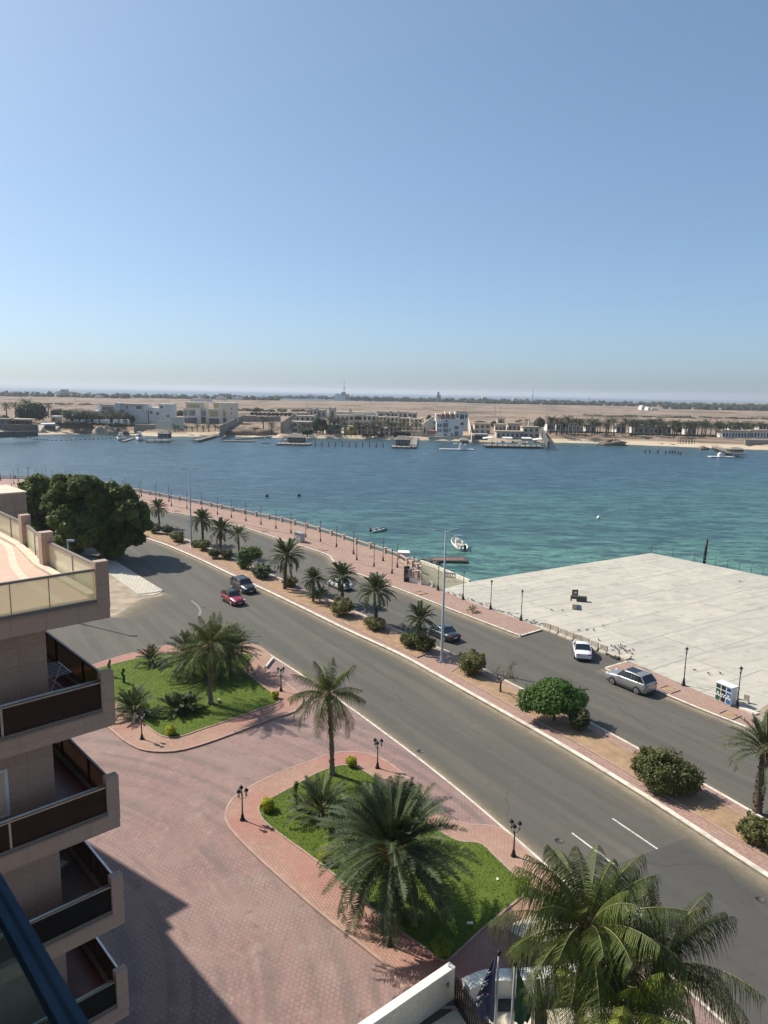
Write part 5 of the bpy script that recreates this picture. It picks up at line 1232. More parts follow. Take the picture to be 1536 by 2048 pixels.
# medium date clumps on the islands
for (x, y, h_, L, nf, sd, mt, lab) in (
    (385,1352,1.9,3.4,120,11,'date','wide date palm clump left of the tall coconut palm on the smaller island'),
    (458,1345,2.3,3.4,120,12,'date_dark','wide date palm clump right of the tall coconut palm on the smaller island'),
    (303,1327,.3,1.9,26,13,'date','small sparse date palm at the back corner of the smaller island'),
    (268,1427,.35,2.5,46,14,'date','bushy low date palm at the hotel side of the smaller island'),
    (350,1424,.15,1.9,34,15,'date_dark','low date palm left of the coconut trunk on the smaller island lawn'),
    (378,1418,.15,1.7,30,16,'date_dark','low date palm touching the coconut trunk on the smaller island lawn'),
    (642,1632,.5,2.5,44,17,'date','young date palm standing behind the big one on the larger island')):
    p = make_date_palm(h_, L, nf, lab, sd, mt, 38, .48, .04, .22, lo=-.35 if h_ < .6 else -.7, droop=(.5, 1.3)); p.location = P_(x, y); p.rotation_euler.z = sd
# median date palms
mdp = Proto(make_date_palm(3.6, 2.3, 64, 'x', 31, 'date', 24, .42, .07, .17, 'date palms planted in the median', lo=-.6, droop=(.6, 1.3), rr=.025))
for i, (x, y, s_, rz) in enumerate(((319,1053,(.95,.95,1.08),.3),(406,1085,(1.15,1.1,1.18),1),(441,1104,(1.05,1.1,1.12),2.2),(569.6,1178,(1.2,1.2,1.36),3.1),(626,1203,(.8,.8,.86),4),(685,1205,(1.1,1.05,1.03),5),(752,1246,(1.12,1.15,1.17),.6),(836,1301,(.88,.88,1.02),1.9))):
    o = mdp.place(P_(x, y), rz, s_, 'date palm in the median, %s from the far end' % ORD[i], 'date palms planted in the median')
p = make_date_palm(3.6, 2.3, 34, 'leaning date palm hidden behind the light green bush in the median', 33, 'date', 22, .4, .06, .15, lo=-.4, droop=(.5, 1.4)); p.location = P_(478, 1112); p.rotation_euler.z = 2
p = make_date_palm(4.6, 3.0, 60, 'large date palm with a ringed trunk at the right edge of the median', 35, 'date', 34, .42, .05, .25, lo=-.4, droop=(.7, 1.3)); p.location = P_(1514, 1622); p.rotation_euler.z = 4
# little palm in the pit
p = make_date_palm(.1, .9, 14, 'tiny palm growing in a square pit on the promenade', 36, 'date_dark', 12, .22, .04, .08, lo=.1, droop=(.5, 1.0)); p.location = P_(945, 1223)
p = make_date_palm(.1, 1.0, 16, 'small palm top at the right edge of the far pavement', 37, 'date_dark', 12, .25, .04, .08, lo=.1, droop=(.5, 1.0)); p.location = P_(1518, 1462)
# shrubs in the median
def shr(x, y, rx, ry, h_, n, size, mat, lab, sd, z=.2, rz=ROADANG, nc=7):
    s_ = make_shrub(lab, dome_clumps(rx, ry, h_, nc, sd), n, size, mat, True, sd, None, P_(x, y, z)); s_.rotation_euler.z = rz; return s_
shr(311,1066,1.9,1.3,1.9,1500,.16,'shrub_dark','round dark shrub under the farthest median palm, left half',1); shr(334,1067,1.5,1.2,1.8,1300,.16,'shrub_dark','round dark shrub under the farthest median palm, right half',2)
shr(355,1083,2.1,1.5,2.0,1700,.16,'shrub','round green shrub left of the far street light',3)
shr(407,1100,2.0,1.4,2.0,1600,.16,'shrub','round shrub at the foot of the second median palm',4); shr(391,1094,1.0,.9,1.3,700,.15,'shrub','small shrub just right of the far street light',5)
shr(428,1116,1.3,1.1,1.7,1100,.16,'shrub_dark','smaller shrub left of the third median palm trunk',6); shr(453,1118,1.7,1.2,1.9,1400,.16,'shrub_dark','larger shrub right of the third median palm trunk',7)
shr(523,1154,2.3,1.7,2.1,2200,.16,'shrub_dark','wide clipped shrub beside the charcoal car',8)
shr(580,1172,1.7,1.2,1.5,1000,.17,'shrub_olive','loose low shrub behind the fourth median palm',9)
shr(684,1230,1.9,1.6,2.3,2200,.15,'shrub_olive','tall round shrub in front of the sixth median palm',10)
shr(749,1258,1.9,1.3,1.5,1500,.16,'shrub_olive','low spreading shrub under the seventh median palm',11)
shr(819,1292,1.5,1.2,1.6,1500,.15,'shrub','shrub left of the eighth median palm trunk',12); shr(849,1300,1.4,1.2,1.7,1500,.15,'shrub','shrub right of the eighth median palm trunk',13)
shr(944,1347,1.75,1.5,2.4,3400,.13,'shrub_olive','round yellowish shrub right of the tall street light',14)
shr(1160,1462,1.0,1.0,1.9,1800,.12,'shrub_dark','small dark shrub at the right foot of the feathery green tree',15)
s_ = make_shrub('large square-cut hedge shrub near the right end of the median', [(-1.0,0,1.45,1.5,1.5,1.2),(-.2,.5,1.6,1.5,1.3,1.2),(-.4,-.6,1.3,1.5,1.3,1.2),(.9,0,1.15,1.35,1.3,1.05),(1.5,.3,1.1,1.0,1.0,.95),(-1.5,.3,1.5,1.1,1.1,1.2)], 9000, .13, 'shrub', True, 16, None, P_(1335,1582)); s_.rotation_euler.z = -.35; s_.scale = (.98, .95, 1.08)
shr(1522,1692,1.5,1.2,1.9,3200,.12,'shrub_olive','round olive shrub at the right edge of the median',17)
# light green bush with pale trunk
r = empty('bush_tree', P_(503,1137), 'light green loose bush with a forked pale trunk in the median', 'tree')
crown(r, [(-.9,.3,2.1,1.6,1.2,1.4),(-1.2,0,1.0,1.1,1.0,1.0),(.3,.2,2.6,1.3,1.1,1.0),(1.0,0,2.4,.8,.8,.7)], 2600, .22, 'wispy', 61, 0, shell=.8, asp=2.6); mb = MB(); g_ = random.Random(4)
branches(mb, Vector((0,0,-.1)), Vector((.1,0,1)), 1.0, .13, 3, g_, .6, 3, .2); mb.build('trunk', 'bark_pale', r, world=False)
r = empty('wispy_shrub', P_(632,1203), 'thin wispy shrub around the fifth median palm trunk', 'shrub')
crown(r, [(0,0,1.2,1.4,1.0,.9),(.9,0,1.4,1.0,.8,.8)], 650, .16, 'wispy', 62, 0, shell=.9, asp=2.5); mb = MB(); branches(mb, Vector((0,0,-.1)), Vector((0,0,1)), .7, .05, 3, random.Random(5), .8, 3, .1); mb.build('stem', 'bark', r, world=False)
def bare(lab, x, y, L, r0, sd, dep=4, mat='bark'):
    r = empty('bare_tree', P_(x, y), lab, 'tree'); mb = MB(); tips = branches(mb, Vector((0,0,-.1)), Vector((.03,0,1)), L, r0, dep, random.Random(sd), .75, 3, .12); mb.build('trunk', mat, r, world=False)
    V, F = leafcloud([tuple(q) for q in tips], [.25]*len(tips), len(tips)*3, .06, sd, 1.0); m2 = MB(); m2.add(V.tolist(), F); m2.build('twig_leaves', 'shrub_olive', r, world=False)
bare('leafless twiggy tree between the round shrub and the feathery tree', 1001, 1384, 1.25, .12, 8, 4)
bare('small bare tree left of the sixth median palm', 656, 1216, 1.1, .07, 12, 3)
# big feathery green tree
r = empty('feathery_tree', P_(1105,1440), 'broad bright green feathery tree overhanging the median', 'tree')
cl = [(0,0,2.3,2.0,1.8,1.0),(-1.7,.4,2.0,1.3,1.2,.8),(1.6,.1,2.1,1.4,1.3,.9),(.2,1.0,2.6,1.6,1.3,.8),(-.6,-.9,1.8,1.6,1.1,.8),(1.2,-.9,1.8,1.3,1.0,.8),(-2.3,-.1,1.5,.9,.9,.6),(.4,.1,3.0,1.2,1.1,.6),(2.3,.4,1.8,.8,.8,.6)]
crown(r, cl, 15000, .15, 'feather', 71, .6, shell=.6, asp=2.2); mb = MB(); branches(mb, Vector((.1,0,-.1)), Vector((0,0,1)), 1.0, .16, 3, random.Random(6), .9, 3, .1); mb.build('trunk', 'bark', r, world=False)
g_ = random.Random(8); mb = MB()
for i in range(16):
    q = (-2.3+g_.uniform(-.7,.5), -.6+g_.uniform(-.3,.3), 1.5+g_.uniform(-.3,.7)); lumpy(mb, q, (.06,.06,.05), i, 0, 5, 4, .2)
mb.build('red_flowers', 'cloth_red', r, world=False)
# big dark ficus trees
def ficus(lab, base, cl, n, sd, size=.42):
    r = empty('ficus_tree', (*base, 0), lab, 'tree'); g2 = random.Random(sd); sub = []
    for q in cl:
        for k in range(18):
            a = g2.uniform(0, 6.283); u = g2.uniform(-.7, 1); s_ = math.sqrt(1-u*u); f = g2.uniform(.3, .46); sub.append((q[0]+q[3]*.86*s_*math.cos(a), q[1]+q[4]*.86*s_*math.sin(a), q[2]+q[5]*.86*u, q[3]*f, q[4]*f, q[5]*f))
    crown(r, cl, 10, size, 'ficus', sd, .62, name='inner_crown'); crown(r, sub, n, size, 'ficus', sd, 0, shell=.5, asp=1.5)
    mb = MB(); branches(mb, Vector((0,0,-.2)), Vector((0,0,1)), 2.6, .45, 3, random.Random(sd), .55, 3, .3, .05); mb.build('trunk', 'bark', r, world=False)
bx, by = G(205, 1118)
g_ = random.Random(17)
def lob(x, y, D, r_, rz=None):   # crown lobe from where it shows in the photo, at distance D
    X, Z = PP(x, y, D); return (X, D, Z, r_, r_, rz or r_*.85)
L1 = [(205,1040,bx),(0,0,0)]
lobes = []
for (x, y, r_) in ((205,1035,4.6),(160,1010,4.4),(240,1020,4.2),(265,1035,3.0),(280,1060,2.2),(255,1085,3.0),(215,1085,4.0),(175,1075,4.0),(150,1050,3.8),(145,1090,3.0),(195,990,3.0),(170,985,3.0),(240,995,2.6),(130,985,2.8),(150,1100,2.0),(215,1100,2.2),(125,1020,3.2)):
    X, Y_, Z, a, b, c = lob(x-3, y-8, by+g_.uniform(-3.5, 3.0), r_); lobes.append((X-bx, Y_-by, Z, a*.84, b*.84, c*.84))
ficus('huge dark ficus tree beside the road at the left', (bx, by), lobes, 90000, 81, .40)
bx2, by2 = G(88, 1095)
lobes = []
for (x, y, r_) in ((85,1030,3.6),(70,1000,3.0),(100,1000,3.0),(60,975,2.0),(78,968,2.0),(95,1060,3.0),(80,1070,2.6),(110,1035,2.8)):
    X, Y_, Z, a, b, c = lob(x, y, by2+g_.uniform(-3, 3), r_); lobes.append((X-bx2, Y_-by2, Z, a*.88, b*.88, c*.88))
ficus('smaller dark ficus tree behind the hotel terrace', (bx2, by2), lobes, 30000, 82, .36)
# golden shrubs
for i, (x, y, r_, lab) in enumerate(((702,1532,.42,'golden shrub at the far tip of the larger island lawn'), (535,1620,.48,'golden shrub at the left corner of the larger island lawn'), (651,1722,.5,'golden shrub along the walkway edge under the big palm'), (1047,1779,.42,'green-gold shrub at the right corner of the larger island lawn'), (884,1911,.52,'bright green shrub at the bottom corner of the larger island lawn'), (342,1469,.42,'golden shrub at the near corner of the smaller island lawn'), (550,1396,.36,'golden shrub at the road corner of the smaller island lawn'))):
    s_ = make_shrub(lab, dome_clumps(r_*1.15, r_*1.15, r_*1.9, 6, i+40), 1500, .075, 'yellow' if i not in (3, 4) else 'golden_green', True, i+50, None, P_(x, y))
# vines on sticks
def vine(lab, x, y, h_, sd, w_=.16):
    r = empty('climbing_plant', P_(x, y), lab, 'plant'); mb = MB(); mb.tube([(0,0,-.1),(0.03,0,h_)], .02, 4); mb.build('stake', 'bark', r, world=False)
    cl = [(math.sin(i)*.06, math.cos(i*2)*.06, .15+i*(h_/8), w_, w_, h_/9) for i in range(8)]; crown(r, cl, 420, .12, 'vine', sd, 0, 'foliage', .9, 1.4)
vine('leafy climber on a stake at the left of the larger island lawn', 592, 1617, 1.9, 90); vine('leafy climber on a stake behind the young date palm', 662, 1668, 2.0, 91); vine('thin climber on a stake by the hotel side of the smaller island', 247, 1365, 1.3, 92, .12); vine('tall thin climber near the balcony on the smaller island', 220, 1352, 1.6, 93, .12)
# small things lying on the lawns
for i, (x, y, lab) in enumerate(((438,1403,'small white garden spotlight beside the coconut trunk'), (940,1847,'pale square cover plate on the shaded lawn'), (995,1759,'white stone on the sunny lawn'))):
    X, Y, Z = P_(x, y); mb = MB(); mb.box(X-(.1, .16, .06)[i], X+(.1, .16, .06)[i], Y-.1, Y+.1, .19, .25 if i else .42)
    if i == 0: mb.box(X-.1, X+.1, Y-.3, Y-.15, .3, .5)
    tag(mb.build(('spotlight', 'cover_plate', 'stone')[i], 'kerb', loc=(X, Y, Z)), lab, ('spotlight', 'cover', 'stone')[i])
# ------------------------------------------------------------------ far shore terrain
FSH = [(-500,861),(0,871),(60,870),(130,868),(200,869),(236,869),(300,872),(340,873),(400,873),(440,872),(500,874),(560,876),(620,876),(700,877),(760,879),(850,880),(920,882),(980,884),(1090,885),(1180,886.5),(1250,889),(1300,891),(1350,893),(1420,896),(1500,899),(1600,902),(2100,925)]
def interp(x, tab):
    for (a, b), (c, d) in zip(tab, tab[1:]):
        if x <= c: return b+(d-b)*(x-a)/(c-a)
    return tab[-1][1]
ZP = [(-500,4),(360,4.2),(372,2.0),(436,2.0),(444,2.6),(555,2.4),(565,.5),(1085,.5),(1100,3.0),(2200,3.0)]
def shoreD(x): return G(x, interp(x, FSH), WL)[1]
def prof(x):
    zp = interp(x, ZP)
    if zp > 3.5: return [(-12,-3),(0,-1.55),(4,-.9),(9,-.3),(14,zp-1.2),(16,zp),(60,zp),(110,3.4),(150,3.2)]
    if zp < 1: return [(-12,-3),(0,-1.55),(1.5,-.6),(3,zp),(10,zp),(16,zp),(60,zp),(120,2.2),(160,3.0)]
    return [(-12,-3),(0,-1.55),(5,-.9),(12,-.3),(18,zp-1),(24,zp),(60,zp+.1),(110,3.1),(150,3.2)]
COAST = [(-500,768),(0,789),(250,794),(420,797),(560,800),(760,803),(1000,806),(1200,803.5),(1600,806),(2100,812)]
V = []; g_ = random.Random(5); xs = list(range(-480, 2101, 12)); rows = 0
for x in xs:
    D0 = shoreD(x); vx = ray(x, 870)[0]/ray(x, 870)[1]; pr = prof(x); Dc = G(x, interp(x, COAST), 2.5)[1] if True else 3000
    pts = [(D0+d, z) for d, z in pr] + [(D0+150+(Dc-D0-150)*f, 3.0) for f in (.04,.1,.18,.3,.45,.6,.8,.97)] + [(Dc, 1.0), (Dc+30, -3.0)]
    rows = len(pts)
    for i, (d, z) in enumerate(pts):
        jit = 0 if i in (0, rows-1) else g_.uniform(-.35, .35)*(1 if 2 <= i <= 6 else .5)
        dj = g_.uniform(-1.2, 1.2) if i in (1, 2, 3, 4) else 0
        V.append(((d+dj)*vx, d+dj, z+jit*(0.25 if i == 1 else 1)))
F = [(i*rows+j, (i+1)*rows+j, (i+1)*rows+j+1, i*rows+j+1) for i in range(len(xs)-1) for j in range(rows-1)]
def desertmat():
    m, t = new_mat('desert_ground'); tc = nd(t, 'TexCoord').outputs['Object']
    a = noise(t, nd(t, 'Mapping', {0: tc, 3: (.006, .004, 1)}).outputs[0], 1, 7, .68)
    b = noise(t, nd(t, 'Mapping', {0: tc, 3: (.016, .009, 1)}).outputs[0], 1, 7, .7)
    c = mixc(t, ramp(t, a, [(.4, 0), (.6, 1)]), (.285, .205, .15), (.22, .165, .125))
    c = mixc(t, ramp(t, b, [(.50, 0), (.60, .8)]), c, (.15, .118, .085))
    c = mixc(t, ramp(t, noise(t, nd(t, 'Mapping', {0: tc, 3: (.012, .007, 1)}).outputs[0], 1, 5, .6), [(.54, 0), (.60, .9)]), c, (.10, .08, .058))
    sep = nd(t, 'SeparateXYZ', {0: tc}); z = sep.outputs[2]
    beach = ramp(t, mth(t, 'ADD', z, mth(t, 'MULTIPLY', mth(t, 'SUBTRACT', b, .5), 1.2)), [(0.0, 1), (.9, 0)])
    c = mixc(t, beach, c, (.50, .40, .285))
    finish(t, c, .95, 0, b, .4, 1.0, .1); return m
MT['desert'] = desertmat()
mb = MB(); mb.add(V, F, 0, True); struct('far_shore', mb, 'desert')
def FS(x, y):
    """point of the far shore seen at this place of the photo"""
    z = interp(x, ZP); p = G(x, y, z)
    if p[1] > shoreD(x)+95: z = 3.1; p = G(x, y, z)
    return (p[0], p[1], z)
class Bld:
    def __init__(s, label, xm, yb, name='villa', cat='villa', group=None, D=None, z=None):
        p = FS(xm, yb)
        s.D = D or p[1]; s.x = xm; X, Z = PP(xm, yb, s.D); s.r = empty(name, (X, s.D, Z if z is None else z), label, cat, group)
    def X(s, x, y, dy=0): return PP(x, y, s.D+dy)[0]
    def box(s, name, mat, rects, parent=None, dep=9):
        """rects: (x0,x1,ytop,ybase,dy,depth)"""
        mb = MB()
        for q in rects:
            x0, x1, yt, yb = q[:4]; dy = q[4] if len(q) > 4 else 0; dp = q[5] if len(q) > 5 else dep
            D = s.D+dy; xm = (x0+x1)/2
            X0 = PP(x0, (yt+yb)/2, D)[0]; X1 = PP(x1, (yt+yb)/2, D)[0]; Z1 = PP(xm, yt, D)[1]; Z0 = PP(xm, yb, D)[1]
            mb.box(X0, X1, D, D+dp, Z0, Z1)
        p = parent or s.r
        v = np.array(mb.v)-np.array(s.r.location); mb.v = [tuple(a) for a in v]
        return mb.build(name, mat, p, world=False)
    def wins(s, rects, mat='win', dy=0, sill=None, name='window'):
        for q in rects: s.box(name, mat, [(q[0], q[1], q[2], q[3], dy-.12 if len(q) < 5 else q[4]-.12, .3)])
    def arch(s, x, yt, yb, hw_, dy=0, mat='win'):
        D = s.D+dy-.15; X0 = PP(x-hw_, yt, D)[0]; X1 = PP(x+hw_, yt, D)[0]; Z1 = PP(x, yt, D)[1]; Z0 = PP(x, yb, D)[1]; r_ = (X1-X0)/2; mb = MB()
        pts = [(X0, Z0), (X1, Z0)] + [((X0+X1)/2+math.cos(a)*r_, Z1-r_+math.sin(a)*r_) for a in [math.pi*k/8 for k in range(9)]]
        n = len(pts); mb.add([(a, D, b) for a, b in pts]+[(a, D+.3, b) for a, b in pts], [tuple(range(n))]+[(i, n+i, n+(i+1) % n, (i+1) % n) for i in range(n)])
        mb.build('arched_window', mat, s.r)
# --- white villa behind the palm row
b = Bld('white flat-roofed villa behind the dense palm row on the far shore', 240, 846); 
b.box('wall', 'villa_white', [(183,232,822,846),(196,230,811,823,3),(230,240,806,846,-1,8),(240,296,809,846,1,9),(298,322,815,846,0,10),(318,345,808,842,-2,10),(288,297,808,822,-1,3)])
b.box('roof', 'villa_grey', [(200,228,810,811.5,2,9),(241,292,808.2,809.2,0,10)])
b.wins([(203,228,814,822,3),(252,256,812,818,1),(272,283,812,818,1),(292,296,812,819,1),(205,210,828,836),(218,224,828,836),(300,305,822,828,0),(312,318,824,830,0)], 'win_grey'); b.wins([(321,325,812,816,-2),(334,338,830,834,-2)])
b = Bld('long pale garden wall with white bays below the palm row', 190, 850, 'garden_wall', 'wall')
b.box('wall', 'villa_white', [(132,262,845,848,0,.5)]+[(x, x+5+i % 3*3, 839, 848, .2, 2) for i, x in enumerate(range(135,258,13))]); b.wins([(170,178,839,845,-.1),(246,254,839,845,-.1),(185,188,840,846,-.1)], 'win_grey')
# --- beige villa
b = Bld('three-storey cream villa with blue glass by the small beach', 418, 849)
b.box('wall', 'villa_cream', [(371,409,804,830,3,12),(367,402,817,849,0,10),(402,426,820,849,2,10),(426,455,805,830,3,12),(414,446,818,851,0,10),(438,469,805.5,846,1,14)])
b.box('wall', 'villa_white', [(367,400,816.5,818,-.6,1),(414,446,817.5,819.5,-.6,1),(392,400,818,833,-.5,1),(412,416,819,836,-.5,1),(367,400,832,835,-.7,1),(414,446,834,836.5,-.7,1)])
b.box('sunscreen', 'sunscreen', [(373,399,808,815,2.8,.3),(428,452,808,816,2.8,.3),(420,436,822,833,-.2,.3),(441,452,823,833,.8,.3)])
b.wins([(368,374,821,831),(377,390,821,831),(404,414,822,832,2)], 'win_grey'); b.wins([(375,394,835,848),(418,438,837,851),(369,374,836,846)], 'win_blue'); b.wins([(440,452,836,846,.8),(403,411,834,846,2),(462,464,816,819,.8),(462,464,825,828,.8)])
b = Bld('sunlit cream boundary wall sloping down beside the cream villa', 340, 860, 'boundary_wall', 'wall'); b.box('wall', 'villa_cream', [(311,345,841,858,0,.6),(340,367,834,858,.5,.6)])
def longwall(label, a, b_, za, zb, mat, th=.5, name='boundary_wall'):
    """wall between two ground pixels with given heights"""
    A, B = FS(*a), FS(*b_); r = empty(name, A, label, 'wall'); mb = MB(); A_, B_ = Vector(A), Vector(B); d = (B_-A_).normalized(); n = Vector((-d.y, d.x, 0))*th/2
    V = [A_-n-Vector((0,0,3)), B_-n-Vector((0,0,3)), B_+n-Vector((0,0,3)), A_+n-Vector((0,0,3))]; Z = [za, zb, zb, za]
    V2 = [Vector((v.x, v.y, (A if i in (0, 3) else B)[2]+Z[i])) for i, v in enumerate(V)]
    mb.add(V+V2, [(4,5,6,7),(0,1,5,4),(1,2,6,5),(2,3,7,6),(3,0,4,7)]); mb.build('wall', mat, r); return r
longwall('long grey boundary wall running inland right of the cream villa', (440,866), (489,838), 4.6, 4.0, 'villa_grey')
longwall('tall beige wall between the empty lot and the townhouses', (562,866), (590,845), 7.0, 7.5, 'villa_grey')
longwall('low grey wall behind the empty lot', (491,844), (561,842), 4.0, 4.0, 'villa_grey')
b = Bld('grey shed with a white door behind the empty lot', 497, 843, 'shed', 'shed'); b.box('wall', 'villa_grey', [(489,510,832,843,0,8)]); b.box('roof', 'roof_tan', [(488,511,831,832.3,-.4,9)]); b.wins([(490,499,837,843)]); b.box('door', 'villa_white', [(500,507,837,843,-.3,.3)])
# --- townhouse complex, left part
g_ = random.Random(77)
def townhouse(label, x0, x1, yt, yb, mat='villa_stone', rows=2, parap=True, dy=0, dep=10, wm='win', steps=(), group='stepped townhouses', wn=None):
    xm = (x0+x1)/2; b = Bld(label, xm, yb, 'townhouse', 'house', group); rects = [(x0, x1, yt, yb, dy, dep)]+[tuple(s_) for s_ in steps]
    b.box('wall', mat, rects)
    if parap: b.box('parapet', mat, [(x0-.3, x0+2, yt-1.6, yt, dy-.1, dep), (x1-2, x1+.3, yt-1.6, yt, dy-.1, dep)])
    hh = (yb-yt)/rows; n = wn or max(2, int((x1-x0)/8)); wdt = (x1-x0)/n
    for r_ in range(rows):
        for k in range(n):
            cx = x0+wdt*(k+.5); t_ = yt+hh*r_+hh*.25; bt = yt+hh*(r_+1)-hh*.22; hw2 = wdt*g_.uniform(.16, .32)
            if g_.random() < .35: b.arch(cx, t_, bt, min(hw2, (bt-t_)*.6), dy, wm)
            else: b.wins([(cx-hw2, cx+hw2, t_, bt, dy)], wm)
    return b
townhouse('low townhouse with wide terraces beside the tall beige wall', 583, 627, 843, 866, 'villa_beige', 2, wn=3)
townhouse('upper beige townhouse row above the terraces on the left', 590, 630, 831, 846, 'villa_beige', 1, dy=12, wn=4)
townhouse('beige stair tower at the left end of the townhouses', 619, 634, 817, 836, 'villa_stone', 1, dy=16, wn=2)
townhouse('beige block with round window beside the stair tower', 634, 652, 820, 836, 'villa_stone', 1, dy=18, wn=2)
townhouse('plain beige tower left of the long arcaded building', 658, 671, 816, 842, 'villa_stone', 1, dy=20, wn=1)
townhouse('low arcaded villa hidden behind the cypress trees', 651, 681, 849, 868, 'villa_stone', 2, wn=3)
b = townhouse('long arcaded building with a big central arch', 672, 752, 830, 856, 'villa_stone', 2, dy=14, wn=9)
b.box('wall', 'villa_stone', [(707,730,828,832,14-.4,6),(671,752,824,830,22,8),(698,703,817,830,24,3)]); b.arch(716, 832.5, 840, 4.5, 14-.4)
b = Bld('yellow drum-shaped pavilion with sandy wall', 702, 869, 'drum_pavilion', 'pavilion'); b.box('wall', 'villa_cream', [(688,697,851,869,0,6),(696,712,852,869,.5,6)]); mb = MB(); x_, z_ = PP(702, 869, b.D-2); mb.lathe([(0, 0), (2.6, 0), (2.6, 4.6), (2.2, 4.9), (0, 5)], 16, (x_, b.D-1.5, z_)); mb.build('drum', 'drum', b.r)
for i, (x0, x1, yt, yb, mt) in enumerate(((713,732,852,868,'villa_stone'),(733,757,851,869,'villa_beige'),(759,778,856,870,'villa_stone'),(779,795,855,871,'villa_beige'))):
    townhouse('low sand-coloured waterfront villa behind palms, %s from the yellow drum' % ORD[i], x0, x1, yt, yb, mt, 2, wn=2)
for i, (x0, x1, yt, yb, dy) in enumerate(((752,773,833,860,6),(773,797,834,862,6),(797,820,836,862,6),(820,845,837,864,6))):
    townhouse('cream stepped townhouse, middle row, %s from the arcaded building' % ORD[i], x0, x1, yt, yb, 'villa_beige', 3, dy=dy, wn=3, dep=8)
for i, (x0, x1, yt, yb, dy) in enumerate(((755,782,823,838,18),(782,796,824,838,17),(796,815,823,839,18),(815,834,825,840,18))):
    townhouse('pale upper townhouse, back row, %s from the left' % ORD[i], x0, x1, yt, yb, 'villa_stone', 1, dy=dy, wn=2, dep=8)
b = Bld('brown beach house with tiled roof beside the townhouses', 832, 872, 'beach_house', 'house'); b.box('wall', 'villa_beige', [(797,842,864,872,0,7)]); b.box('roof', 'roof_tan', [(795,843,862,864.5,-.6,8)]); b.wins([(822,827,866,871),(830,835,866,871),(805,814,866,871)], 'villa_white')
longwall('stone boundary wall left of the white villa', (843,873), (866,855), 8, 8.5, 'villa_stone')
townhouse('grey-cream house squeezed beside the white villa', 850,873,840,862,'villa_beige',2,dy=6,wn=2)
# --- white villa with terracotta vaults
b = Bld('tall white villa with terracotta barrel roofs on the waterfront', 897, 874)
b.box('wall', 'villa_white', [(873,884,842,874,0,8),(884,920,838,874,-.6,10),(911,936,824,862,12,8),(872,880,828,843,3,8),(918,926,851,874,0,6)])
b.box('podium', 'villa_stone', [(857,925,873,881,-4,8)]); b.box('low_roof', 'terracotta', [(855,872,861,868,0,6)])
for x in (886, 896, 906):
    mb = MB(); D = b.D; X, Z = PP(x, 838, D); 
    prof_ = [(X+math.cos(a)*1.6, Z+math.sin(a)*3.8) for a in [math.pi*k/8 for k in range(9)]]
    n = len(prof_); mb.add([(p, D, q) for p, q in prof_]+[(p, D+9, q) for p, q in prof_], [tuple(range(n))]+[(i, i+1, n+i+1, n+i) for i in range(n-1)]); mb.build('barrel_roof', 'terracotta', b.r)
    b.box('roof_band', 'villa_white', [(x+4.2, x+5.6, 824, 839, -.3, 9)])
b.box('roof', 'terracotta', [(873,884,829,831,2,8),(912,935,822.8,824,11.5,9)])
b.wins([(875,878,848,854),(879,883,848,854),(875,878,858,864),(879,883,858,864),(886,896,846,855,-.6),(886,896,857,865,-.6),(887,894,867,873,-.6),(898,901,857,864,-.6),(909,917,852,859,-.6),(909,917,862,872,-.6),(902,905,866,873,-.6)], 'win_grey'); b.wins([(913,917,828,836,12),(920,928,829,838,12),(931,934,829,836,12),(921,927,845,853,12),(890,896,841,843,-.6)])
# right hand houses
for i, (x0, x1, yt, yb, mt, rw, wn_) in enumerate(((949,981,848,868,'villa_beige',2,3),(990,1012,850,864,'villa_beige',1,3),(1016,1042,848,864,'villa_beige',1,3),(1046,1079,855,876,'villa_beige',2,3),(993,1048,864,877,'villa_stone',1,6))):
    townhouse(['pale two-storey house with dark ground floor right of the white villa','low terraced house with red balcony','terraced house with pink arches in the middle','house with deep shaded veranda by the timber dock','long low boathouse behind the timber dock'][i], x0, x1, yt, yb, mt, rw, False, wn=wn_, group='houses behind the timber dock').box('roof', 'roof_tan', [(x0-1, x1+1, yt-1.6, yt, -.8, 10)])
b = Bld('dark glazed boathouse at the water right of the white villa', 962, 879, 'boathouse', 'house'); b.box('wall', 'villa_stone', [(948,976,868,880,0,7)]); b.wins([(950,974,871,879)])
b = Bld('slim white minaret-like tower behind the houses', 1058, 853, 'minaret', 'tower'); b.box('shaft', 'villa_white', [(1057,1059.5,838,853,10,1.5)]); mb = MB(); x_, z_ = PP(1058, 838, b.D+11); mb.lathe([(.6, 0), (.5, .5), (.3, 1.0), (0, 1.5)], 8, (x_, b.D+11, z_)); mb.build('dome', 'villa_white', b.r)
b = Bld('brown stone turret house above the terraced houses', 1002, 847, 'turret_house', 'house'); b.box('wall', 'villa_stone', [(995,1009,837,848,14,6)]); b.box('parapet', 'terracotta', [(994.5,997,836,837.3,14,6),(1000,1004,836,837.3,14,6),(1007,1009.5,836,837.3,14,6)]); b.wins([(999,1004,841,846,14)])
longwall('brown boundary wall sloping to the water right of the white villa', (944,880), (936,850), 3, 6, 'villa_beige')
longwall('tall dark wall at the right end of the houses', (1097,886), (1082,862), 1.0, 3.2, 'dark_wall', 1.0)
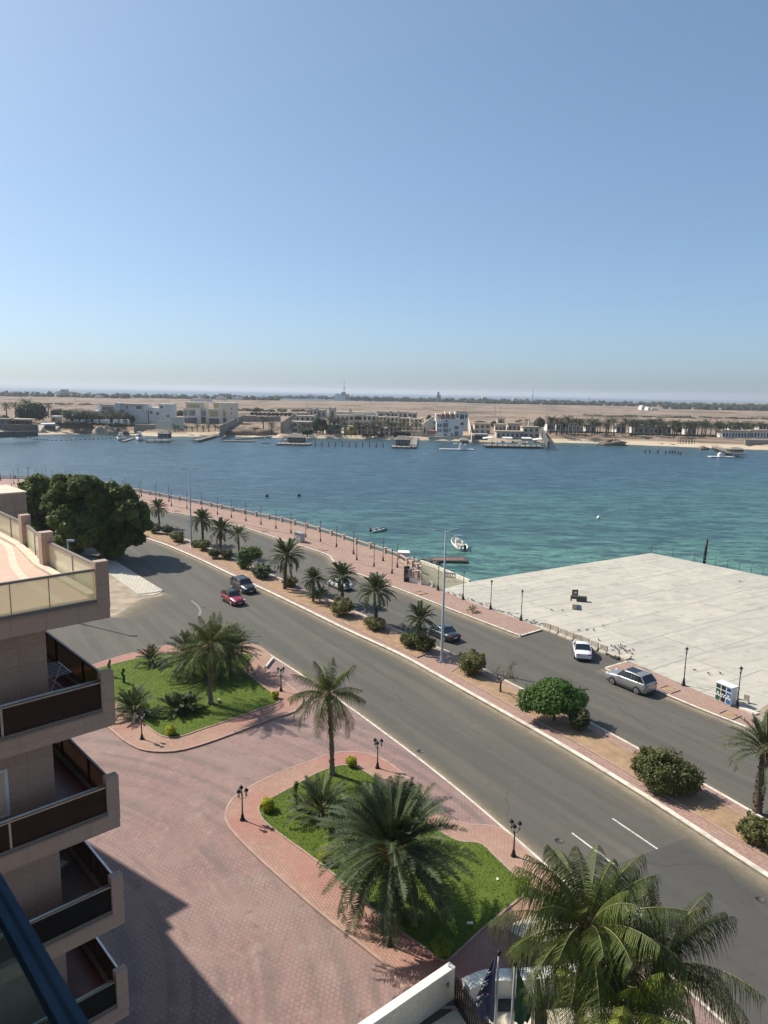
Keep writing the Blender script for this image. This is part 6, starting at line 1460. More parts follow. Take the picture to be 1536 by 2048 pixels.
# right side single storey villas
for i, (x0, x1, yt, yb) in enumerate(((1094,1109,846,862),(1112,1133,847,863),(1136,1168,849,864),(1172,1192,851,866),(1233,1252,850,867),(1268,1298,852,868),(1300,1342,854,869),(1376,1392,855,871))):
    b = townhouse('white single-storey beach villa among palms, %s from the left' % ORD[i], x0, x1, yt, yb, 'villa_white', 1, False, wn=max(2, int((x1-x0)/8)), group='white beach villas'); b.box('roof', 'roof_tan', [(x0-1, x1+1, yt-1.4, yt, -1.2, 11)])
for i, (x0, x1, yt, yb) in enumerate(((1445,1500,863,876),(1502,1545,862,877),(1462,1490,854,864),(1519,1545,850,862))):
    b = townhouse('low white villa with colonnade at the right edge, %s' % ('front left', 'front right', 'behind left', 'behind right')[i], x0, x1, yt, yb, 'villa_white', 1, False, wn=max(3, int((x1-x0)/6)), group='colonnaded villas'); b.box('roof', 'roof_tan', [(x0-1, x1+1, yt-1.8, yt, -1.5, 12)])
# retaining walls, stairs, left beach club
longwall('dark retaining wall at the far left', (-60,866), (74,862), .1, .1, 'dark_wall', 1.5); 
def wallrun(label, x0, x1, yt, yb, mat, D=None, dep=1.2, name='retaining_wall', cat='wall'):
    Dd = D or (shoreD((x0+x1)/2)+12); X, Z = PP((x0+x1)/2, yb, Dd); r = empty(name, (X, Dd, Z), label, cat)
    X0 = PP(x0, yb, Dd)[0]; X1 = PP(x1, yb, Dd)[0]; Z1 = PP((x0+x1)/2, yt, Dd)[1]; mb = MB(); mb.box(X0, X1, Dd, Dd+dep, Z-1, Z1); mb.build('wall', mat, r); return r
wallrun('dark retaining wall in front of the beach club', -60, 74, 849, 865, 'dark_wall'); wallrun('dark retaining wall between stairs and ramp', 74, 110, 850, 863, 'dark_wall'); wallrun('dark retaining wall below the hedge', 112, 186, 848, 865, 'dark_wall'); wallrun('grey retaining wall behind the yachts', 268, 313, 849, 866, 'villa_grey'); wallrun('low dark wall at the far right beach', 1490, 1560, 880, 889, 'villa_grey', D=shoreD(1500)+14)
for lab, x0, y0, x1, y1 in (('pale concrete ramp down to the left beach', 112, 852, 95, 867), ('steep stair by the left beach club', 82, 850, 72, 863)):
    D0 = shoreD(x0)+11; A = PP(x0, y0, D0+1); B = PP(x1, y1, D0-5); mb = MB(); w_ = 2.4
    mb.add([(A[0]-w_, D0+1, A[1]), (A[0]+w_, D0+1, A[1]), (B[0]+w_, D0-5, B[1]), (B[0]-w_, D0-5, B[1]), (A[0]-w_, D0+1, -1.5), (A[0]+w_, D0+1, -1.5), (B[0]+w_, D0-5, -1.5), (B[0]-w_, D0-5, -1.5)], [(0,1,2,3),(0,3,7,4),(1,5,6,2),(3,2,6,7)]); tag(mb.build('ramp' if 'ramp' in lab else 'stair', 'villa_beige', loc=(A[0], D0, A[1])), lab, 'ramp' if 'ramp' in lab else 'stairs')
b = Bld('dark open beach shelter with a pale flat roof at the left', 40, 849, 'shelter', 'shelter'); b.box('wall', 'wood_dark', [(22,58,841,848,4,4)]); b.box('roof', 'villa_beige', [(18,42,837.5,840,0,8),(41,60,838,840,-1,8)])
for x in (20, 30, 41, 50, 58): b.box('post', 'villa_grey', [(x-.4, x+.4, 840, 849, 0, .3)])
b = Bld('small white-roofed hut beside the left round tree', 109, 843, 'hut', 'hut'); b.box('wall', 'villa_beige', [(102,117,835,843,0,6)]); b.box('roof', 'villa_white', [(99,118,832,835,-1,8)]); b.wins([(105,109,837,842)])
b = Bld('low brown beach house at the far left edge', 4, 849, 'hut', 'hut'); b.box('wall', 'villa_grey', [(-8,15,840,849,0,6)]); b.box('roof', 'roof_tan', [(-10,17,837,840,-1,7)]); b.wins([(2,6,842,847)])
mb = MB(); P = [FS(x, y) for x, y in ((80,846),(126,845),(128,848),(84,849))]; mb.prism([p[:2] for p in P], 3.5, 4.45); struct('pale_terrace', mb, 'villa_white')
# hedges
def hedge(label, x0, x1, y, h_, mat='far_tree', D=None, n=900):
    Dd = D or FS((x0+x1)/2, y)[1]; X0 = PP(x0, y, Dd)[0]; X1 = PP(x1, y, Dd)[0]; z = PP((x0+x1)/2, y, Dd)[1]; r = empty('hedge', ((X0+X1)/2, Dd, z), label, 'hedge'); k = max(3, int((X1-X0)/4)); g = random.Random(int(x0))
    crown(r, [((X0-X1)/2+(X1-X0)*(i+.5)/k, 0, h_*.5, 2.8, 1.4, h_*g.uniform(.45, .65)) for i in range(k)], n, .7, mat, int(x0), .8, 'foliage'); return r
hedge('clipped dark hedge along the top of the left retaining wall', 112, 215, 850, 2.0, 'far_dark'); hedge('low hedge behind the yachts', 215, 268, 853, 2.2); hedge('line of low bushes in front of the townhouses', 725, 768, 872, 1.8, 'far_dark'); hedge('round dark bushes beside the timber pavilion', 788, 818, 873, 3, 'far_dark')
hedge('dark hedge strip under the white beach villas', 1095, 1250, 866, 1.0, 'far_dark', n=1200); hedge('dark hedge strip at the right beach', 1260, 1440, 872, 1.2, 'far_dark', n=1200)
hedge('dark scrub line behind the empty lot', 500, 625, 832, 3.5, 'far_dark', n=900)
# sand mounds and rocks
def mound(label, x, y, w_, h_, mat='rock', sd=1, name='rock', cat='rock', dy=0, dep=.6):
    Dd = G(x, y, -1.2)[1]+dy; X, Z = PP(x, y, Dd); s_ = w_/2*Dd/1440; mb = MB(); hz = h_*Dd/1440
    lumpy(mb, (X, Dd+s_*dep, Z), (s_, s_*dep, hz), sd, 0, 22, 12, .22); return tag(mb.build(name, mat, loc=(X, Dd, Z)), label, cat)
mound('brown rock mound at the far left beach', 14, 866, 42, 12, sd=1, dy=4); mound('brown rock outcrop below the left hedge', 166, 868, 42, 9, sd=2, dy=3); mound('large pale sand heap on the left beach', 207, 870, 54, 15, 'sand', 3, 'sand_mound', 'sand mound', dy=4, dep=.4); mound('rocky rubble beside the sand heap', 236, 870, 36, 12, sd=4, dy=3)
mound('dark rock ledge on the beach in front of the palms', 1228, 891, 56, 10, sd=5, dy=1, dep=.35); mound('small brown boulder at the water edge near the thatched pier', 1410, 899, 19, 5.5, sd=6, dy=0); mound('sand heap in front of the white villas', 1235, 886, 80, 12, 'sand', 7, 'sand_mound', 'sand mound', dy=12, dep=.3); mound('brown earth bank of the empty lot', 503, 874, 120, 14, 'rock', 8, 'earth_bank', 'earth bank', dy=8, dep=.25)
mound('grey bank at the foot of the far right villas', 1455, 893, 110, 9, 'villa_grey', 9, 'earth_bank', 'earth bank', dy=14, dep=.15); mound('pale scarp between the palms and the beach', 1130, 884, 90, 9, 'rock', 10, 'earth_bank', 'earth bank', dy=10, dep=.25)
# ------------------------------------------------------------------ far palms and trees
def far_palm_proto(h_, L, nf, sd, mat='far_palm', nl=7):
    r = empty('palm_tree', (0, 0, 0), 'x', 'palm tree'); mb = MB(); mb.tube([(0,0,-.5),(.2,0,h_*.5),(.1,0,h_)], [.3,.22,.2], 5); mb.build('trunk', 'bark', r, world=False)
    mb = MB(); g = random.Random(sd)
    for i in range(nf):
        f = i/nf; frond(mb, L*g.uniform(.85, 1.1), -.6+1.9*f, i*2.4, 1.3, nl, .22, .85, .5, (.1, 0, h_), .1, .15, False, 0, 0, .06, i)
    mb.build('crown', mat, r, world=False); return r
fp1 = Proto(far_palm_proto(7.5, 3.0, 22, 1)); fp2 = Proto(far_palm_proto(6.0, 2.8, 24, 2, 'far_dark')); fp3 = Proto(far_palm_proto(3.0, 2.6, 16, 3))
g_ = random.Random(99)
def fpalm(x, yb, yt, lab, grp, pr=None):
    p = FS(x, yb); hpx = yb-yt; h_ = hpx*p[1]/1440; pr = pr or g_.choice((fp1, fp2)); base = {id(fp1): 9.3, id(fp2): 7.8, id(fp3): 4.8}[id(pr)]
    s_ = h_/base; return pr.place(p, g_.uniform(0, 6.28), (g_.uniform(1.1, 1.35)*max(s_, .8), )*2+(s_,), lab, grp)
for x, yb, yt, lab in ((14,836,803,'palm at the far left edge of the beach club'),(31,836,803,'palm left of the big round far-shore tree'),(54,836,796,'palm rising behind the big round far-shore tree'),(97,836,806,'palm right of the big round far-shore tree'),(527,860,830,'lone palm on the empty lot'),(543,868,842,'bushy palm at the front of the empty lot')): fpalm(x, yb, yt, lab, None)
for i in range(52): fpalm(130+i*2.55+g_.uniform(-2, 2), 849+g_.uniform(-3, 1), 821+g_.uniform(-4, 9), 'palm in the dense row in front of the white far-shore villa', 'palm row before the white villa', fp2 if i % 3 else fp1)
for i, x in enumerate((350,356,361,366,372,385,395,407,418,430,436)): fpalm(x, 862+g_.uniform(-2, 1), 848+g_.uniform(-3, 3), 'short palm on the little beach below the cream villa', 'short palms below the cream villa', fp3)
for x, yb, yt in ((602,868,843),(610,866,845),(640,868,834),(660,868,832),(668,868,838),(676,868,834),(690,866,834),(712,870,840),(720,868,842),(738,869,845),(748,870,838),(760,870,842),(775,872,838),(790,871,844),(807,870,836),(584,866,845),(728,868,846)): fpalm(x, yb, yt, 'palm among the sand-coloured townhouses', 'palms among the townhouses')
for i in range(26): fpalm(600+i*9.3+g_.uniform(-4, 4), 869+i*.12+g_.uniform(-2, 1), 846+g_.uniform(-5, 8), 'palm among the sand-coloured townhouses', 'palms among the townhouses')
for i in range(30): fpalm(1098+i*14.5+g_.uniform(-6, 6), 868+i*.25+g_.uniform(-3, 2), 838+i*.2+g_.uniform(-5, 8), 'palm in the long grove along the right part of the far shore', 'palm grove on the right far shore')
for x, yt in ((1101,828),(1114,836),(1122,832),(1127,841),(1133,827),(1141,838),(1149,832),(1158,842),(1163,834),(1176,833),(1184,837),(1190,842),(1199,840),(1211,846),(1228,848),(1216,833),(1249,833),(1257,842),(1263,838),(1270,841),(1277,838),(1283,836),(1290,840),(1318,832),(1330,845),(1345,840),(1352,838),(1361,842),(1372,838),(1379,843),(1388,841),(1395,842),(1403,838),(1412,842),(1420,845),(1432,840),(1441,846),(1464,852),(1470,848),(1482,842),(1490,850),(1497,852),(1505,843),(1518,846),(1529,842),(1235,850),(1298,845),(1308,848)):
    yb = 866+(x-1100)*.018+g_.uniform(-2, 3); fpalm(x, yb, yt+2, 'palm in the long grove along the right part of the far shore', 'palm grove on the right far shore')
for x, yt in ((1040,838),(1052,837),(985,845),(1034,840)): fpalm(x, 853, yt, 'palm behind the houses at the timber dock', 'palms behind the dock houses')
def ftree(label, x, yb, yt, wpx, mat='far_tree', sd=1, n=1800, name='tree'):
    p = FS(x, yb); s_ = p[1]/1440; h_ = (yb-yt)*s_; w_ = wpx*s_/2; r = empty(name, p, label, 'tree'); g = random.Random(sd)
    cl = [(0, 0, h_*.58, w_*.75, w_*.6, h_*.4)]+[(math.cos(a)*w_*.5, math.sin(a)*w_*.35, h_*g.uniform(.4, .7), w_*.45, w_*.4, h_*.3) for a in (0, .9, 2, 3, 4, 5.2)]
    crown(r, cl, n, max(.5, w_*.11), mat, sd, .82); mb = MB(); mb.tube([(0,0,-1),(0,0,h_*.5)], [.35,.25], 6); mb.build('trunk', 'bark', r, world=False)
ftree('big round green tree beside the left beach club', 63, 845, 804, 66, 'far_tree', 1, 4200); ftree('dark round tree right of the beach club', 115, 840, 817, 30, 'far_dark', 2); ftree('green tree between the beach club and the palm row', 140, 846, 819, 26, 'far_tree', 3)
for i, x in enumerate((160,176,192,208,226,246,262)): ftree('dark leafy tree between the palms before the white villa, %s from the left' % ORD[i], x, 848, 828+(i*5) % 7, 20, 'far_dark' if i % 2 else 'far_tree', 30+i, 900)
ftree('green scrubby tree at the far left edge', 8, 847, 829, 26, 'far_tree', 4); ftree('round dark tree against the white villa wall', 332, 843, 827, 14, 'far_dark', 5); ftree('reddish bougainvillea by the white villa', 221, 832, 815, 16, 'bougain', 6, 900); ftree('dark reddish bougainvillea on the white villa terrace', 320, 838, 822, 12, 'bougain', 7, 700)
ftree('tall dense tree in front of the townhouses, left of two', 634, 868, 833, 20, 'far_tree', 8, 2200); ftree('tall dense tree in front of the townhouses, right of two', 647, 868, 836, 16, 'far_tree', 9, 1800); ftree('dark bush at the water by the pontoon pavilion', 615, 872, 857, 26, 'far_dark', 10)
ftree('dark cypress-like tree beside the white villa', 858, 852, 829, 14, 'far_dark', 11); ftree('round green tree behind the dock houses', 1078, 862, 833, 26, 'far_tree', 12, 2200); ftree('green hedge tree by the brown beach house', 846, 871, 851, 10, 'far_tree', 13, 900); ftree('dark tree among the right palm grove', 1352, 870, 842, 24, 'far_dark', 14); ftree('bush behind the palm grove', 1300, 850, 838, 22, 'far_tree', 15); ftree('dark tree behind the pale two-storey house', 987, 856, 841, 12, 'far_dark', 16, 900); ftree('low tree at the left of the dock houses', 960, 850, 842, 30, 'far_dark', 17, 1200); ftree('low desert bush left of the townhouses', 513, 826, 814, 18, 'far_tree', 18, 900)
# ------------------------------------------------------------------ piers, boats and pavilions on the far water
def pier(label, x0, y0, x1, y1, w_=3.0, z=.0, mat='wood_grey', rails=True, step=4, name='pier', cat='pier'):
    A = Vector((*G(x0, y0, z), z)); B = Vector((*G(x1, y1, z), z)); r = empty(name, A, label, cat); mb = MB(); ribbon(mb, [A[:2], B[:2]], -w_/2, w_/2, z-.35, z); mb.build('deck', mat, r)
    d = (B-A).normalized(); n = Vector((-d.y, d.x, 0)); L = (B-A).length; mb = MB()
    for k in range(int(L/step)+1):
        for s_ in (-1, 1):
            p = A+d*k*step+n*s_*w_*.45; mb.box(p.x-.18, p.x+.18, p.y-.18, p.y+.18, -3.5, z-.35)
    mb.build('piles', 'wood_dark', r)
    if rails:
        mb = MB()
        for s_ in (-1, 1):
            mb.bar(A+n*s_*w_*.5+Vector((0,0,1)), B+n*s_*w_*.5+Vector((0,0,1)), .12)
            for k in range(int(L/step)+1): p = A+d*k*step+n*s_*w_*.5; mb.box(p.x-.07, p.x+.07, p.y-.07, p.y+.07, z, z+1.05)
        mb.build('railing', 'wood_grey', r)
    return r
def pavilion(label, x0, x1, yt, yb, zb=-.6, hip=True, mat='wood_dark', roof='wood_grey', dep=6, glass='win_grey', over=.7):
    xm = (x0+x1)/2; X, Y = G(xm, yb, zb); D = Y; X0 = PP(x0, yb, D)[0]; X1 = PP(x1, yb, D)[0]; Zt = PP(xm, yt, D)[1]; hw_ = (X1-X0)/2; r = empty('pavilion', (X, D, zb), label, 'pavilion'); H_ = Zt-zb
    mb = MB(); mb.box(-hw_, hw_, 0, dep, 0, H_*.62); mb.build('wall', mat, r, world=False)
    n = max(3, int(hw_*2/1.8))
    for k in range(n): mb = MB(); x = -hw_+hw_*2*(k+.5)/n; mb.box(x-.5, x+.5, -.08, .05, H_*.12, H_*.5); mb.build('window', glass, r, world=False)
    mb = MB(); o = over; k_ = .55
    mb.add([(-hw_-o, -o, H_*.6), (hw_+o, -o, H_*.6), (hw_+o, dep+o, H_*.6), (-hw_-o, dep+o, H_*.6), (-hw_*k_, dep*.35, H_), (hw_*k_, dep*.35, H_), (hw_*k_, dep*.65, H_), (-hw_*k_, dep*.65, H_)], [(0,1,5,4),(1,2,6,5),(2,3,7,6),(3,0,4,7),(4,5,6,7),(3,2,1,0)]); mb.build('roof', roof, r, world=False)
    return r
def pontoon(label, x0, x1, y, dep, z=-.7, th=.9, mat='wood_grey', name='pontoon'):
    D = G((x0+x1)/2, y, z)[1]; X0 = PP(x0, y, D)[0]; X1 = PP(x1, y, D)[0]; r = empty(name, ((X0+X1)/2, D, WL), label, 'pontoon'); mb = MB(); mb.box(X0, X1, D, D+dep, z-.35, z); mb.build('deck', mat, r); mb = MB(); mb.box(X0+.3, X1-.3, D+.3, D+dep-.3, -1.9, z-.35)
    mb.build('float', 'wood_dark', r); mb = MB(); k = int((X1-X0)/2.4)
    for i in range(k+1): x = X0+(X1-X0)*i/k; mb.box(x-.1, x+.1, D-.06, D+.04, -1.9, z+(.9 if mat != 'boat_white' else 0))
    if mat != 'boat_white': mb.build('pile', 'wood_dark', r)
    return r
pontoon('wide pontoon carrying the dark pavilion on the left', 552, 620, 888, 12); pavilion('dark glazed pavilion with hipped roof on the left pontoon', 575, 609, 868, 885)
mb = MB(); x, y = G(566, 884, -.7); mb.box(x-2, x+2, y, y+2, -.7, .8); mb.box(x-1.4, x-.2, y, y+2, .8, 1.8); tag(mb.build('deck_furniture', 'villa_white', loc=(x, y, -.7)), 'white deck furniture left of the dark pavilion', 'furniture')
pontoon('pontoon carrying the dark hipped pavilion in the middle', 783, 832, 894, 12); pavilion('dark glazed pavilion with two-tier roof in the middle', 791, 820, 872, 891)
pier('walkway pier linking the middle pavilion to the shore', 826, 893, 830, 875, 4, -.4)
pier('small pier with railings beside the little beach', 392, 880, 438, 868, 4, -.2); pier('low grey jetty in front of the empty lot, nearest', 446, 881, 510, 882, 3.5, -.9, rails=False); pier('low grey jetty in front of the empty lot, behind', 472, 877, 556, 871, 2.5, -.7, rails=False)
pier('timber jetty with a shed beside the yachts', 294, 880, 340, 880, 6, -.3); pavilion('grey gabled boat shed on the timber jetty', 316, 338, 861, 877, -.3, mat='wood_dark', roof='wood_grey', dep=5)
pier('narrow gangway between the two yachts', 245, 882, 266, 876, 2, -.8, rails=False)
r = empty('timber_dock', G3(1030, 893, -.5), 'long black-piled timber dock in front of the houses', 'pier')
D = G(1030, 893, -.5)[1]; X0, X1 = PP(972, 893, D)[0], PP(1088, 893, D)[0]; mb = MB(); mb.box(X0, X1, D, D+14, -.7, -.3); mb.build('deck', 'wood_grey', r)
for i in range(32): mb = MB(); x = X0+(X1-X0)*i/31; mb.box(x-.22, x+.22, D-.05, D+.3, -2.2, -.3 if i % 3 else .5); mb.build('pile', 'wood_dark', r)
mb = MB(); mb.box(X0+2, X1-2, D+.4, D+.6, -2.2, -.7); mb.box(X0, X1, D+13, D+14, -2.2, -.3); mb.build('bracing', 'wood_dark', r)
for i, (x, y) in enumerate(((976,878),(1015.5,877),(1054,877.5),(1075,881))):
    X, Z = PP(x, y, D+5); r = empty('canopy', (X, D+5, -.3), 'white tilted sail canopy on the timber dock, %s from the left' % ORD[i], 'canopy', 'canopies on the timber dock'); mb = MB(); t_ = (1, 0, 0, 1)[i]*.8; mb.add([(-2.8, 0, Z+.3), (2.8, 0, Z+.3+t_), (2.8, 3, Z+.9+t_), (-2.8, 3, Z+.9), (-2.8, 0, Z+.45), (2.8, 0, Z+.45+t_), (2.8, 3, Z+1.05+t_), (-2.8, 3, Z+1.05)], [(3,2,1,0),(4,5,6,7),(0,1,5,4),(2,3,7,6),(1,2,6,5),(3,0,4,7)]); mb.build('cover', 'villa_white', r, world=False); mb = MB()
    for a in (-2.6, 2.5): mb.box(a, a+.12, .2, .32, 0, Z+.4)
    mb.build('pole', 'wood_grey', r, world=False)
for i in range(9):
    X, Y = G(985+i*11+g_.uniform(-2, 2), 889-g_.uniform(0, 4), -.3); mb = MB(); w_ = g_.uniform(.8, 1.8); mb.box(X-w_, X+w_, Y, Y+1.2, -.3, .25); mb.box(X-w_, X-w_*.5, Y, Y+1.2, .25, .7); tag(mb.build('sun_bed', 'villa_white' if i % 2 else 'wood_dark', loc=(X, Y, -.3)), 'sun bed on the timber dock', 'sun bed', 'sun beds on the timber dock')
# mooring posts
for i in range(11):
    x = 630+i*13.6; y = 893+.0182*(x-630)-.6; X, Y = G(x, y, WL); mb = MB(); mb.tube([(X, Y, -3), (X, Y, 1.2)], .3, 6); tag(mb.build('mooring_pile', 'wood_dark', loc=(X, Y, WL)), 'dark mooring pile, %s from the left in the row between the pavilions' % ORD[i], 'pile', 'mooring piles')
X0, Y0 = G(628, 893, WL); X1, Y1 = G(768, 895, WL); mb = MB(); mb.bar((X0, Y0, -.2), (X1, Y1, -.2), .12); tag(mb.build('rope_barrier', 'wood_grey', loc=(X0, Y0, -.2)), 'rope strung along the row of mooring piles', 'rope')
# floating boom
P = sm([G(x, y, WL) for x, y in ((68,879),(110,881),(160,880),(227,877.5))], 8); fb = None
def mkfloat():
    mb = MB(); mb.lathe([(0, -.3), (.8, -.3), (.9, .1), (.6, .4), (0, .5)], 8); return tag(mb.build('float_buoy', 'wood_dark'), 'x', 'float')
fb = Proto(mkfloat())
for i, (x, y, a) in enumerate(arclen(P, 2.6)): fb.place((x, y, WL), 0, (.9, .7, 1), 'dark float in the long boom line before the left beach', 'floats of the boom line')
mb = MB(); X, Y = G(59, 877, WL); lumpy(mb, (X, Y, WL+.6), (1, 1, 1), 1, 0, 12, 8, 0); tag(mb.build('ball_buoy', 'boat_white', loc=(X, Y, WL)), 'white ball buoy at the left end of the boom line', 'buoy')
def yacht(label, x, y, L, rz, cabin=True, s=1.0, canopy=False):
    X, Y = G(x, y, WL); r = empty('yacht' if cabin else 'boat', (X, Y, WL), label, 'boat', rz=rz, scale=s); mb = MB(); hull(mb, L, L*.3, L*.13, 0, 0, L*.1); mb.build('hull', 'boat_white', r, world=False)
    if cabin:
        h0 = L*.12; mb = MB(); mb.add([(-L*.25, -L*.11, h0), (L*.2, -L*.1, h0), (L*.2, L*.1, h0), (-L*.25, L*.11, h0), (-L*.22, -L*.09, h0+L*.11), (L*.08, -L*.085, h0+L*.11), (L*.08, L*.085, h0+L*.11), (-L*.22, L*.09, h0+L*.11)], [(4,5,6,7),(0,1,5,4),(1,2,6,5),(2,3,7,6),(3,0,4,7)]); mb.build('cabin', 'boat_white', r, world=False)
        mb = MB(); mb.add([(L*.185, -L*.09, h0+.02*L), (L*.185, L*.09, h0+.02*L), (L*.10, L*.08, h0+L*.095), (L*.10, -L*.08, h0+L*.095)], [(0,1,2,3)]); mb.box(-L*.18, L*.08, -L*.112, L*.112, h0+L*.04, h0+L*.075); mb.build('windscreen', 'win', r, world=False)
        mb = MB(); mb.box(-L*.2, -L*.02, -L*.06, L*.06, h0+L*.11, h0+L*.15); mb.box(-L*.2, L*.02, -L*.08, L*.08, h0+L*.2, h0+L*.212)
        for a in (-.18, 0): mb.box(L*a, L*a+.08, -.04, .04, h0+L*.15, h0+L*.2)
        mb.build('flybridge', 'boat_white', r, world=False)
    if canopy:
        mb = MB(); mb.box(-L*.2, L*.15, -L*.1, L*.1, L*.27, L*.28); mb.build('canopy', 'boat_white', r, world=False); mb = MB()
        for a in (-.18, .13):
            for b_ in (-.09, .09): mb.box(L*a, L*a+.08, L*b_, L*b_+.08, L*.1, L*.27)
        mb.build('canopy_post', 'grey_plastic', r, world=False)
    return r
yacht('white motor yacht moored left of the gangway', 241, 880, 13.5, R(-80)); yacht('larger white motor yacht moored right of the gangway', 279, 881, 15, R(-75)); yacht('white boat with a canopy moored at the far left', 40, 875, 12, R(175), False, canopy=True); yacht('pale boat cut by the left edge of the picture', 6, 874, 9, R(170), False, canopy=True)
yacht('small open boat beside the left pontoon', 531, 887, 5.5, R(200), False); yacht('tiny dinghy under the timber jetty', 316, 882, 4, R(180), False)
yacht('small white boat near the white villa, left', 903, 886, 5, R(190), False); yacht('small white boat near the white villa, right', 917, 890, 6, R(170), False)
def raft(label, x0, x1, y, cx0, cx1, ct):
    r = pontoon(label, x0, x1, y, 4, -1.0, .5, 'boat_white', 'raft'); D = r.location.y; X0 = PP(cx0, y, D)[0]; X1 = PP(cx1, y, D)[0]; Z = PP((cx0+cx1)/2, ct, D)[1]; mb = MB(); mb.box(X0, X1, D+1, D+3, -1.0, Z*.55); mb.box(X0+.6, X0+1.5, D+1.2, D+2.6, -1, Z); mb.box(X1-1.2, X1-.4, D+1.2, D+2.4, -1, Z*.8); mb.build('hut', 'boat_white', r)
raft('long white raft with a small hut off the white villa', 880, 948, 898.5, 919, 934, 886); raft('long white raft beside the thatched pier', 1422, 1471, 913.5, 1440, 1449, 905)
pier('pier with thatched shelter at the right beach', 1441, 905, 1489, 908, 5, .2, 'wood_dark'); pier('gangway from the beach to the thatched pier', 1428, 893, 1462, 905, 2.2, .3, 'wood_grey')
b = pavilion('thatched shelter on the right pier', 1462, 1487, 895, 905, .2, dep=5, roof='wood_grey', glass='win')
pavilion('small dark pavilion in front of the white villa', 921, 937, 876, 888, -.6)
for i in range(5): X, Y = G(938+i*4.5, 889+i*.3, WL); mb = MB(); mb.tube([(X, Y, -3), (X, Y, -.2)], .25, 5); tag(mb.build('mooring_pile', 'wood_dark', loc=(X, Y, WL)), 'short dark pile right of the white raft hut', 'pile', 'short piles near the white raft')
r = empty('pergola', FS(1374, 884), 'dark open pergola frame on the right beach', 'pergola'); X0 = PP(1360, 884, r.location.y)[0]; X1 = PP(1389, 884, r.location.y)[0]; z = PP(1374, 885, r.location.y)[1]; mb = MB(); mb.box(X0, X1, r.location.y, r.location.y+3, z+2.5, z+2.8)
for k in range(6): x = X0+(X1-X0)*k/5; mb.box(x-.12, x+.12, r.location.y, r.location.y+.2, z-1, z+2.5); mb.box(x-.12, x+.12, r.location.y+2.8, r.location.y+3, z-1, z+2.5)
mb.build('frame', 'wood_dark', r)
for i, (x, y) in enumerate(((1290,905),(1299,905.5),(1315,905.5),(1331,906.5),(1339,906),(1344,906.5),(1349,906),(1356,907.5),(1361,909))):
    X, Y = G(x, y, WL); mb = MB(); mb.tube([(X, Y, -2.5), (X, Y, -.1), (X+.3, Y, .2)], [.5, .45, .2], 6); tag(mb.build('pile_stump', 'wood_dark', loc=(X, Y, WL)), 'black pile stump in the shallows, %s from the left off the right beach' % ORD[i], 'pile', 'pile stumps off the right beach')
for i, (x, y) in enumerate(((1316,886),(1338,887))):
    X, Y, z = FS(x, y); z = PP(x, y, G(x, y, -.3)[1])[1]; Y = G(x, y, -.3)[1]; X = PP(x, y, Y)[0]; mb = MB(); mb.tube([(X, Y, z-.5), (X, Y, z+2.6)], .07, 5); mb.lathe([(1.6, 2.2), (.1, 2.8), (0, 2.8)], 8, (X, Y, z)); tag(mb.build('beach_umbrella', 'wood_grey', loc=(X, Y, z)), 'thin beach umbrella on the right beach, %s of two' % ('left', 'right')[i], 'umbrella')
# ------------------------------------------------------------------ distance: belts of trees, masts, buildings
def belt(label, x0, x1, y0, y1, D, h_, mat, n, seed, size=4.0, dens=1.0):
    """far-off wood that reads as one mass"""
    g = np.random.default_rng(seed); k = max(4, int((x1-x0)/6)); cl = []; rd = []
    for i in range(k):
        x = x0+(x1-x0)*(i+.5)/k; Dd = D+(interp2(x)); X, Z = PP(x, y0+(y1-y0)*(x-x0)/(x1-x0), Dd); hh = h_*g.uniform(.55, 1.25); cl.append((X+g.uniform(-5, 5), Dd+g.uniform(-30, 30), 3+hh*.45)); rd.append((g.uniform(6, 11)*D/1800, 10, hh*.6))
    mb = MB()
    for i, (c, q) in enumerate(zip(cl, rd)): lumpy(mb, c, [e*.85 for e in q], i+seed, 0, 9, 6, .2)
    V, F = leafcloud(cl, rd, n, size, seed, .4); mb.add(V.tolist(), F); return tag(mb.build('far_wood', mat), label, 'wood', kind='stuff')
def interp2(x): return 0
def yz(x, D, z=3.0):
    """pixel row at which ground height z shows at distance D"""
    lo, hi = 700, 1000
    for _ in range(40):
        m = (lo+hi)/2
        if PP(x, m, D)[1] > z: lo = m
        else: hi = m
    return lo
def belt2(label, x0, x1, D, h_, mat, n, seed, size=4.0): return belt(label, x0, x1, yz(x0, D), yz(x1, D), D, h_, mat, n, seed, size)
belt2('dark belt of scrub and palms across the left distance', -60, 260, 1780, 10, 'far_dark', 2500, 1); belt2('bushy belt behind the cream villa', 250, 560, 1900, 9, 'far_dark', 2600, 2); belt2('thin line of scrub by the distant sea', 540, 720, 2500, 9, 'far_tree', 1500, 3)
belt2('low dark wood in the middle distance', 700, 1010, 2250, 11, 'far_dark', 2600, 4); belt2('wide dark wood along the right horizon', 930, 1600, 2050, 8.5, 'far_dark', 7000, 5, 3.0); belt2('second row of the wood along the right horizon', 1000, 1600, 2500, 10, 'far_tree', 4000, 6, 3.0); belt2('regular line of trees below the right wood', 1330, 1600, 1650, 7, 'far_dark', 2500, 7)
belt2('thin dark scrub line across the desert on the left', 90, 190, 1050, 1.6, 'far_dark', 500, 8, 1.5); belt2('dark strip of scrub behind the empty lot', 470, 640, 900, 2.2, 'far_dark', 1200, 9, 1.5); belt2('thin scrub line in the desert on the right', 1180, 1560, 950, 1.3, 'far_tree', 900, 10, 1.5)
